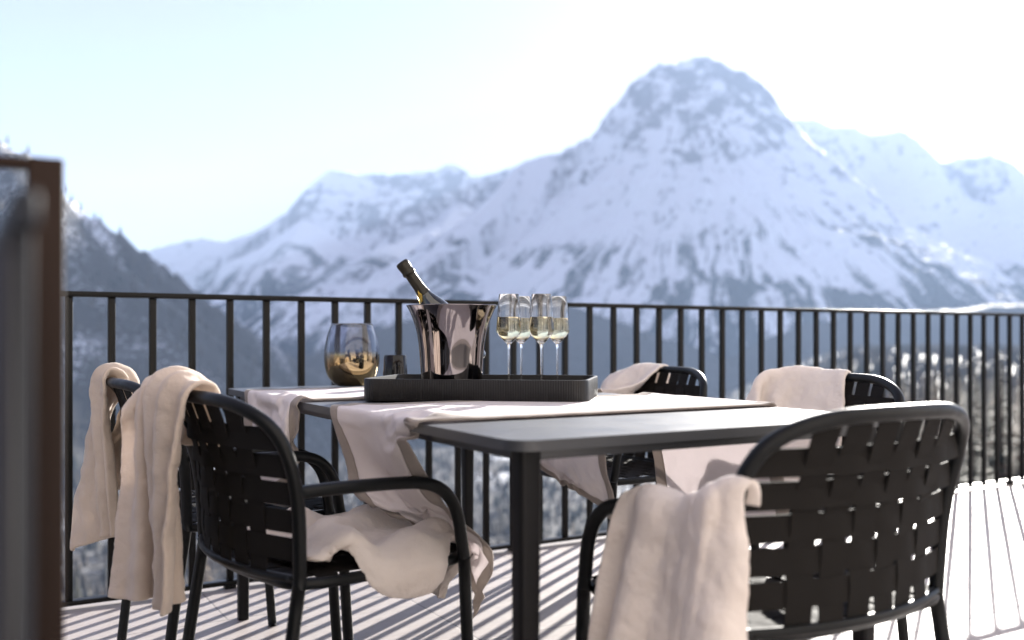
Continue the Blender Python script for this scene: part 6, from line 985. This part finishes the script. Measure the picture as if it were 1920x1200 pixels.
def tumbler():
    t = thing('candle_tumbler', 'small black smoked glass tumbler between the golden vase and the bucket', 'tumbler', (-.362, 2.92, TZ + .0045))
    prof = [(0, 0), (.038, 0), (.0405, .002), (.0408, .008), (.0365, .06), (.0345, .104), (.0338, .1048), (.0330, .104), (.035, .06), (.0385, .012), (0, .012)]
    obj('glass_wall', lathe(bmesh.new(), prof, 64), 'smoke', t)
tumbler()
# ------------------------------------------------------------------ landscape
def _h(ix, iy, seed):
    n = (ix.astype(np.int64) * 374761393 + iy.astype(np.int64) * 668265263 + seed * 69069) & 0xffffffff
    n = ((n ^ (n >> 13)) * 1274126177) & 0xffffffff
    return ((n ^ (n >> 16)) & 0xffff) / 65535.0 * 2 - 1
def vnoise(x, y, seed=0):
    ix, iy = np.floor(x), np.floor(y); fx, fy = x - ix, y - iy
    fx = fx * fx * fx * (fx * (fx * 6 - 15) + 10); fy = fy * fy * fy * (fy * (fy * 6 - 15) + 10)
    a, b = _h(ix, iy, seed), _h(ix + 1, iy, seed); c, d = _h(ix, iy + 1, seed), _h(ix + 1, iy + 1, seed)
    return (a * (1 - fx) + b * fx) * (1 - fy) + (c * (1 - fx) + d * fx) * fy
def fbm(x, y, o=5, seed=0, g=.5):
    s = 0; a = 1; t = 0
    for k in range(o): s = s + a * vnoise(x, y, seed + k * 17); t += a; a *= g; x = x * 2.03 + 11.3; y = y * 2.03 - 7.1
    return s / t
def ridged(x, y, o=5, seed=0):
    s = 0; a = 1; t = 0
    for k in range(o): s = s + a * (1 - 2 * abs(vnoise(x, y, seed + k * 13))); t += a; a *= .5; x = x * 2.1 + 3.3; y = y * 2.1 - 9.1
    return s / t
def px3(px, py, D): return ((px - 960) / FPX * D, D, HC + (YH - py) / FPX * D)
def ridge_eval(X, Y, pts, drop):
    best = np.full(X.shape, -1e9); S = np.zeros(X.shape); Dm = np.full(X.shape, 1e9); cum = 0
    for a, b in zip(pts, pts[1:]):
        ax, ay, az = a; bx, by, bz = b; dx, dy = bx - ax, by - ay; L = math.hypot(dx, dy)
        t = np.clip(((X - ax) * dx + (Y - ay) * dy) / (L * L), 0, 1)
        d = np.hypot(X - ax - t * dx, Y - ay - t * dy)
        h = az + t * (bz - az) - drop(d)
        m = h > best
        best = np.where(m, h, best); S = np.where(m, cum + t * L + 0.0, S); Dm = np.where(m, d, Dm)
        cum += L
    return best, S, Dm
def grid_mesh(name, X, Y, Z, attrs, m):
    ny, nx = X.shape
    co = np.stack([X, Y, Z], -1).reshape(-1, 3).astype(np.float32)
    i = np.arange(ny * nx).reshape(ny, nx)
    f = np.stack([i[:-1, :-1], i[:-1, 1:], i[1:, 1:], i[1:, :-1]], -1).reshape(-1, 4)
    me = bpy.data.meshes.new(name); me.vertices.add(len(co)); me.vertices.foreach_set('co', co.ravel())
    me.loops.add(f.size); me.loops.foreach_set('vertex_index', f.ravel().astype(np.int32))
    me.polygons.add(len(f)); me.polygons.foreach_set('loop_start', np.arange(0, f.size, 4, dtype=np.int32)); me.update()
    for k, v in attrs.items():
        a = me.attributes.new(k, 'FLOAT', 'POINT'); a.data.foreach_set('value', np.clip(v, 0, 1).ravel().astype(np.float32))
    return struct(obj(name, me, m))
def slope_of(X, Y, Z):
    zx0, zx1 = np.gradient(Z); xx0, xx1 = np.gradient(X); yx0, yx1 = np.gradient(Y)
    det = xx0 * yx1 - xx1 * yx0; det = np.where(abs(det) < 1e-9, 1e-9, det)
    gx = (zx0 * yx1 - zx1 * yx0) / det; gy = (xx0 * zx1 - xx1 * zx0) / det
    return np.hypot(gx, gy), gx, gy
def smooth(a, lo, hi): t = np.clip((a - lo) / (hi - lo), 0, 1); return t * t * (3 - 2 * t)
def snowmat(name, wood_col=(.035, .042, .045), rock_col=(.20, .19, .20), scale=1.0):
    m = mat(name, (.90, .925, .95), .75, spec=.2)
    n, l, b = nodes(m)
    ar = n.new('ShaderNodeAttribute'); ar.attribute_name = 'rock'; aw = n.new('ShaderNodeAttribute'); aw.attribute_name = 'wood'
    nz = noise(m, .028 * scale, 8, .7); nf = noise(m, .12 * scale, 6, .7)
    def thr(attr, nzv, k, lo, hi):
        a = n.new('ShaderNodeMath'); a.operation = 'MULTIPLY_ADD'; l.new(nzv, a.inputs[0]); a.inputs[1].default_value = k; a.inputs[2].default_value = -k * .5
        c = n.new('ShaderNodeMath'); c.operation = 'ADD'; l.new(attr.outputs['Fac'], c.inputs[0]); l.new(a.outputs[0], c.inputs[1])
        mr = n.new('ShaderNodeMapRange'); mr.inputs[1].default_value = lo; mr.inputs[2].default_value = hi; l.new(c.outputs[0], mr.inputs[0]); return mr.outputs[0]
    c = mixc(m, thr(ar, nz, 1.2, .42, .62), (.90, .925, .95), rock_col)
    c = mixc(m, thr(aw, nf, 1.5, .35, .65), c, wood_col)
    setc(m, c); return m
M['mountain'] = snowmat('snow_and_rock', (.06, .07, .08), (.24, .235, .25))
M['hillside'] = snowmat('snow_and_wood', (.055, .050, .045), (.24, .21, .19), 2.0)

def polar(az0, az1, naz, d0, d1, nd, power=1.0):
    a = np.radians(np.linspace(az0, az1, naz)); t = np.linspace(0, 1, nd) ** power
    d = d0 * (d1 / d0) ** t
    Dg, Ag = np.meshgrid(d, a, indexing='ij')
    return Dg * np.sin(Ag), Dg * np.cos(Ag)
X, Y = polar(-50, 52, 1100, 1050, 6000, 600)
def dr(s0, s1, L): return lambda d: s1 * d + (s0 - s1) * L * (1 - np.exp(-d / L))
main = [px3(*p) for p in ((1020, 292, 3010), (1050, 286, 3010), (1085, 268, 3020), (1128, 243, 3040), (1140, 226, 3045), (1150, 196, 3050), (1172, 178, 3055), (1186, 150, 3060), (1212, 138, 3065), (1234, 116, 3070), (1262, 121, 3075), (1290, 110, 3080), (1317, 101, 3080), (1345, 114, 3080), (1400, 134, 3070), (1440, 166, 3060), (1478, 215, 3040), (1500, 260, 2960), (1560, 340, 2780), (1640, 432, 2560), (1740, 530, 2350), (1850, 608, 2150))]
spur = [px3(*p) for p in ((1020, 292, 3010), (985, 302, 2950), (930, 372, 2750), (860, 430, 2560), (760, 505, 2350), (680, 575, 2150), (600, 640, 2000))]
rib1 = [px3(*p) for p in ((1300, 262, 2850), (1340, 370, 2600), (1370, 480, 2350), (1390, 570, 2150), (1400, 640, 2000))]
rib2 = [px3(*p) for p in ((1118, 318, 2840), (1090, 400, 2650), (1060, 500, 2400), (1030, 570, 2200), (1000, 640, 2000))]
left = [px3(*p) for p in ((1060, 300, 4300), (985, 302, 4400), (930, 326, 4500), (885, 330, 4500), (872, 319, 4500), (855, 309, 4500), (838, 308, 4500), (815, 318, 4500), (740, 329, 4450), (680, 326, 4400), (618, 317, 4350), (590, 342, 4250), (560, 375, 4150), (530, 402, 4050), (480, 433, 3900), (420, 455, 3800), (380, 446, 3750), (330, 455, 3700), (285, 468, 3650), (240, 500, 3600), (150, 540, 3500))]
lrib = [px3(*p) for p in ((860, 378, 4100), (830, 420, 3700), (700, 470, 3300), (600, 560, 3000))]
lrib2 = [px3(*p) for p in ((570, 412, 3800), (520, 480, 3300), (470, 560, 2900), (430, 620, 2600))]
right = [px3(*p) for p in ((1400, 260, 4300), (1480, 222, 4300), (1530, 223, 4300), (1562, 236, 4280), (1600, 233, 4250), (1625, 252, 4250), (1650, 252, 4200), (1690, 243, 4200), (1708, 252, 4200), (1722, 290, 4200), (1745, 312, 4200), (1775, 303, 4200), (1800, 294, 4200), (1860, 289, 4150), (1890, 300, 4100), (1915, 328, 4100), (1980, 380, 4000), (2100, 430, 3900), (2300, 400, 3800), (2600, 330, 3600), (3200, 300, 3300))]
rrib = [px3(*p) for p in ((1660, 340, 3900), (1720, 430, 3500), (1830, 510, 3100), (1950, 560, 2700))]
rrib2 = [px3(*p) for p in ((1850, 405, 3800), (1900, 480, 3400), (2000, 540, 3000))]
parts = [(main, dr(1.55, .50, 260)), (spur, dr(.95, .42, 250)), (rib1, dr(.70, .42, 220)), (rib2, dr(.70, .42, 220)),
         (left, dr(1.0, .40, 350)), (lrib, dr(.5, .35, 200)), (lrib2, dr(.5, .35, 200)), (right, dr(1.1, .42, 330)), (rrib, dr(.5, .35, 200)), (rrib2, dr(.5, .35, 200))]
Z = np.full(X.shape, -120.0); S = np.zeros(X.shape); Dd = np.full(X.shape, 2000.0)
for k, (p, f) in enumerate(parts):
    h, s, d = ridge_eval(X, Y, p, f); m_ = h > Z
    Z = np.where(m_, h, Z); S = np.where(m_, s + k * 977.0, S); Dd = np.where(m_, d, Dd)
near = smooth(Dd, 15, 320)
pk = px3(1300, 112, 3080); ang = np.arctan2(X - pk[0], pk[1] - Y); rad = np.hypot(X - pk[0], Y - pk[1])     # fall lines fan out from the summit
lp = px3(760, 330, 4500); ang2 = np.arctan2(X - lp[0], lp[1] - Y); rad2 = np.hypot(X - lp[0], Y - lp[1])
wgt = smooth(rad2 - rad, -300, 300)
warp = fbm(X / 230, Y / 230, 4, 5)
fan = wgt * ridged(ang * 13 + warp * 1.1, rad / 700.0, 4, 3) + (1 - wgt) * ridged(ang2 * 13 + warp, rad2 / 700.0, 4, 4)
gul = .5 * fan + .5 * ridged(S / 85.0 + warp * .9, Dd / 900.0, 4, 3)
Z = Z + near * ((gul - 1) * 34 + (fbm(X / 330, Y / 330, 6, 21) - .55) * 80) + fbm(X / 90, Y / 90, 5, 31) * 15 * (.62 + near) + ridged(X / 48, Y / 48, 4, 35) * 5 + ridged(X / 120, Y / 120, 5, 33) * 12 * near
Z = np.maximum(Z, -118 + fbm(X / 500, Y / 500, 4, 9) * 14)
sl, gx, gy = slope_of(X, Y, Z)
patch = fbm(X / 260, Y / 260, 5, 51)
st = wgt * ridged(ang * 42 + warp * 2.0, rad / 300.0, 5, 8) + (1 - wgt) * ridged(ang2 * 44 + warp * 1.8, rad2 / 300.0, 5, 18)
st = st * .5 + .5
craggy = ridged(X / 75 + warp, Z / 45, 5, 61)
rock = smooth(sl, .8, 1.6) * .40 + .36 * craggy + .17 * patch + .10 * smooth(Z, 450, 800) + .14 * (st - .5) - .05 + (1 - wgt) * .24 * smooth(Z, 250, 500)
rock = np.where((smooth(sl, .55, .9) < .02) & (wgt > .5), rock - .2, rock)
alt = Z
big = fbm(X / 380, Y / 380, 4, 91)
wood = (smooth(st + .34 * fbm(X / 150, Y / 150, 5, 90) + .22 * big, .38, .86) * .72) * smooth(alt + 150 * big, 400, 250)
wood = wood + smooth(alt + 120 * fbm(X / 300, Y / 300, 4, 92), 150, 10) * .38
wood = np.maximum(wood, smooth(alt + 60 * big, 50, -40) * .85)
grid_mesh('mountains', X, Y, Z, {'rock': rock, 'wood': wood}, 'mountain')

# the wooded hillside that closes the view on the left, and the valley below the terrace
hx = [px3(*p) for p in ((-900, -100, 700), (-300, 130, 850), (0, 262, 900), (45, 282, 920), (120, 366, 960), (200, 418, 1000), (275, 470, 1040), (350, 526, 1090), (400, 566, 1120), (480, 622, 1180), (570, 680, 1260), (700, 735, 1400))]
X, Y = polar(-60, 62, 760, 6, 2300, 420)
base = -6.5 - .27 * np.clip(np.hypot(X, Y) - 8, 0, 380) * (1 - .72 * smooth(np.degrees(np.arctan2(X, Y)), 11, 21)) + smooth(X, 20, 400) * 22 * smooth(Y, 30, 200)
base = np.maximum(base, -112)
h, S, Dd = ridge_eval(X, Y, hx, dr(1.25, .78, 90))
Zr = h + smooth(Dd, 5, 120) * ((ridged(S / 60 + fbm(X / 120, Y / 120, 3, 4) * .8, Dd / 400, 3, 6) - 1) * 9 + (fbm(X / 140, Y / 140, 5, 14) - .6) * 18)
bank = [px3(*p) for p in ((560, 690, 1700), (660, 640, 1750), (760, 600, 1800), (900, 585, 1850), (1040, 560, 1900), (1150, 610, 1900), (1250, 650, 1850), (1400, 680, 1800))]
h2, S2, D2 = ridge_eval(X, Y, bank, dr(.4, .35, 100))
bank2 = [px3(*p) for p in ((1380, 640, 1900), (1500, 590, 1950), (1650, 580, 1950), (1800, 575, 1900), (2000, 560, 1850))]
h3, S3, D3 = ridge_eval(X, Y, bank2, dr(.4, .35, 100))
hb = np.maximum(h2, h3)
Z = np.maximum(np.maximum(base, Zr), hb + fbm(X / 90, Y / 90, 4, 44) * 6)
fade = smooth(np.hypot(X, Y), 6, 60)
Z = Z + fbm(X / 30, Y / 30, 5, 40) * 1.6 * fade
isbank = (hb > np.maximum(base, Zr)) * 1.0
ishill = (Zr > base) * 1.0
wood = ishill * (.68 + .50 * fbm(X / 75, Y / 75, 5, 71)) + .25 * ishill * smooth(Z, 80, -60) + isbank * (.95 + .3 * fbm(X / 120, Y / 120, 4, 72)) + (1 - ishill) * (1 - isbank) * (.84 + .75 * fbm(X / 110, Y / 110, 5, 73))  # valley floor: forest tone extended to stand in for shade on the snow
wood = wood + (1 - ishill) * (1 - isbank) * .6 * smooth(np.degrees(np.arctan2(X, Y)), 13, 20) * smooth(np.hypot(X, Y), 900, 350)
rock = ishill * (.30 + .5 * fbm(X / 60, Y / 60, 5, 81))
ground = grid_mesh('hillside_ground', X, Y, Z, {'rock': rock, 'wood': wood}, 'hillside')
GX, GY, GZ, GW, GB = X, Y, Z, wood, isbank
def ground_z(x, y):
    d = math.hypot(x, y); a = math.degrees(math.atan2(x, y))
    fi = math.log(d / 6) / math.log(2300 / 6) * (GX.shape[0] - 1); fj = (a + 60) / 122 * (GX.shape[1] - 1)
    i, j = int(fi), int(fj); i = max(0, min(i, GX.shape[0] - 2)); j = max(0, min(j, GX.shape[1] - 2)); ti, tj = fi - i, fj - j
    return float((GZ[i, j] * (1 - ti) + GZ[i + 1, j] * ti) * (1 - tj) + (GZ[i, j + 1] * (1 - ti) + GZ[i + 1, j + 1] * ti) * tj)
# trees: every near one a thing of its own, the far woods one mass
M['spruce'] = mat('spruce_needles', (.040, .052, .034), .8); setc(M['spruce'], ramp(M['spruce'], noise(M['spruce'], 1.3, 5), [(.3, (.028, .036, .026)), (.7, (.075, .082, .05))]))
M['larch'] = mat('bare_larch_twigs', (.17, .125, .085), .85); setc(M['larch'], ramp(M['larch'], noise(M['larch'], 1.5, 5), [(.3, (.12, .085, .06)), (.7, (.24, .18, .12))]))
M['bark'] = mat('bark', (.09, .065, .05), .9)
def conifer_meshes(h, rmax, seed, dens, m):
    rd = random.Random(seed); V_, F_ = [], []
    def blade(p, d, L, w_, droop):
        s_ = Vector((-d.y, d.x, 0)); n = 3; base = len(V_)
        for i in range(n + 1):
            t = i / n; c = p + d * (L * t) + Vector((0, 0, -droop * L * t * t)); ww = w_ * (1 - t) ** .7 * (.6 + .4 * math.sin(t * 9 + L)) + .01
            V_.append(c + s_ * ww + Vector((0, 0, -ww * .5))); V_.append(c - s_ * ww + Vector((0, 0, -ww * .5)))
        for i in range(n): a = base + 2 * i; F_.append((a, a + 1, a + 3, a + 2))
    nw = int(h * 2.2)
    for k in range(nw):
        t = (k + rd.random() * .6) / nw; z = h * (.10 + .89 * t); rr = rmax * (1 - t) ** .85 * rd.uniform(.75, 1.1) + .1
        nb = max(4, int(dens * (3 + 7 * (1 - t))))
        for j in range(nb):
            a = 2 * math.pi * (j + rd.random()) / nb; d = Vector((math.cos(a), math.sin(a), 0)); L = rr * rd.uniform(.6, 1.1)
            blade(Vector((0, 0, z + rd.uniform(-.15, .15))), d, L, L * .27 * min(1, dens + .3), rd.uniform(.15, .45))
            for q in (.35, .6, .8):
                for sg in (-1, 1):
                    a2 = a + sg * rd.uniform(.6, 1.0); p = Vector((0, 0, z)) + d * L * q + Vector((0, 0, -.3 * L * q * q))
                    if rd.random() < dens + .25: blade(p, Vector((math.cos(a2), math.sin(a2), 0)), L * (1.05 - q) * .7, L * .11 + .04, .5)
    me = bpy.data.meshes.new('crown'); me.from_pydata([tuple(v) for v in V_], [], F_); me.update()
    bm = tube(bmesh.new(), [(0, 0, -1.5), (0.03, 0, h * .3), (0, .03, h * .7), (0, 0, h * .97)], [h * .018, h * .014, h * .008, .02], 7)
    return me, bm
protos = []
for i, (h, r_, dn, mt) in enumerate(((15, 2.6, 1.0, 'spruce'), (11, 2.3, 1.0, 'spruce'), (18, 2.9, .95, 'spruce'), (14, 2.4, .55, 'larch'), (10, 2.2, .5, 'larch'))):
    cm, tb = conifer_meshes(h, r_, 100 + i, dn, mt)
    t = thing(('spruce_tree', 'larch_tree')[mt == 'larch'], '', 'tree', (0, 0, -500)); obj('crown', cm, mt, t, smooth=False); obj('trunk', tb, 'bark', t); protos.append(t)
rt = random.Random(21); used = set(); cnt = 0
def plant(az, D, kind, sc, lab, grp):
    x, y = D * math.sin(R(az)), D * math.cos(R(az)); z = ground_z(x, y); H_ = (15, 11, 18, 14, 10)[kind]
    top = HC + D * (rt.uniform(-.045, .0) if az > 24 else rt.uniform(-.07, -.03))
    if z - .3 + H_ * sc > top: sc = (top - z + .3) / H_
    if sc < .4: return
    t = protos[kind] if kind not in used else copy_tree(protos[kind]); used.add(kind)
    t.location = (x, y, z - .3); t.scale = (sc,) * 3; t.rotation_euler.z = rt.uniform(0, 6.28); t['label'] = lab; t['group'] = grp
for k in range(215):
    az = rt.uniform(20, 34); D = rt.uniform(45, 150); kd = rt.choice((0, 1, 2, 3, 3, 4, 4))
    plant(az, D, kd, rt.uniform(.75, 1.15), ('dark green spruce in the sunlit wood behind the right end of the railing', 'bare brown larch in the sunlit wood behind the right end of the railing')[kd > 2], ('spruces behind the right railing', 'larches behind the right railing')[kd > 2])
for k in range(64):
    az = rt.uniform(-36, 19); D = rt.uniform(60, 330); kd = rt.choice((0, 1, 1, 2, 3, 4))
    plant(az, D, kd, rt.uniform(.6, .95), ('snowy slope spruce seen between the bars below the table height', 'brown larch on the snowy slope seen between the bars')[kd > 2], ('spruces on the snowy slope', 'larches on the snowy slope')[kd > 2])
def far_woods():
    rn = np.random.RandomState(5); pts = []
    ii = rn.randint(0, GX.shape[0] - 1, 130000); jj = rn.randint(0, GX.shape[1] - 1, 130000)
    D = np.hypot(GX[ii, jj], GY[ii, jj]); keep = (D > 330) & (rn.rand(130000) < np.clip(GW[ii, jj] * 1.3 - .25, 0, 1)) & (GY[ii, jj] > 0) & (rn.rand(130000) < np.clip(D / 900, .1, 1))
    ii, jj = ii[keep][:24000], jj[keep][:24000]; n = len(ii)
    px = GX[ii, jj] + rn.uniform(-6, 6, n); py = GY[ii, jj] + rn.uniform(-6, 6, n); pz = GZ[ii, jj] - 1.5
    h = rn.uniform(5, 11, n); r_ = h * rn.uniform(.16, .24, n); a0 = rn.uniform(0, 6.28, n); V_ = []; 
    for (fz, fr) in ((.08, 1.0), (.45, .62), (.5, .75), (.8, .3)):
        for k in range(5):
            a = a0 + k * 1.2566; rr = r_ * fr * rn.uniform(.7, 1.2, n); V_.append(np.stack([px + rr * np.cos(a), py + rr * np.sin(a), pz + h * fz], -1))
    V_.append(np.stack([px, py, pz + h], -1)); V_ = np.stack(V_, 1)     # n, 21, 3
    F4 = [(a + k, a + (k + 1) % 5, b + (k + 1) % 5, b + k) for a, b in ((0, 5), (10, 15)) for k in range(5)]; F3 = [(15 + k, 15 + (k + 1) % 5, 20) for k in range(5)]
    base = (np.arange(n) * 21)[:, None, None]; q = (base + np.array(F4)[None]).reshape(-1, 4); t3 = (base + np.array(F3)[None]).reshape(-1, 3)
    me = bpy.data.meshes.new('forest'); me.vertices.add(n * 21); me.vertices.foreach_set('co', V_.astype(np.float32).ravel())
    me.loops.add(q.size + t3.size); me.loops.foreach_set('vertex_index', np.concatenate([q.ravel(), t3.ravel()]).astype(np.int32))
    me.polygons.add(len(q) + len(t3)); me.polygons.foreach_set('loop_start', np.concatenate([np.arange(0, q.size, 4), q.size + np.arange(0, t3.size, 3)]).astype(np.int32)); me.update()
    m = M['wood_far'] = mat('far_wood', (.05, .05, .04), .9); setc(m, ramp(m, noise(m, .018, 6, .7), [(.38, (.030, .040, .034)), (.52, (.085, .070, .055)), (.66, (.14, .115, .09))]))
    struct(obj('far_forest', me, m, smooth=False), 'stuff')
far_woods()

# ------------------------------------------------------------------ mountain air
bm = bmesh.new(); box(bm, (-6500, -40, -175), (6500, 6600, 1120))
m = bpy.data.materials.new('air'); m.use_nodes = True
n = m.node_tree.nodes; l = m.node_tree.links
n.remove(n['Principled BSDF']); pv = n.new('ShaderNodeVolumePrincipled')
pv.inputs['Color'].default_value = (.485, .67, .99, 1); pv.inputs['Density'].default_value = 1.3e-4; pv.inputs['Anisotropy'].default_value = .1
l.new(pv.outputs[0], n['Material Output'].inputs['Volume'])
hz = obj('haze', bm, m, smooth=False); hz['kind'] = 'stuff'
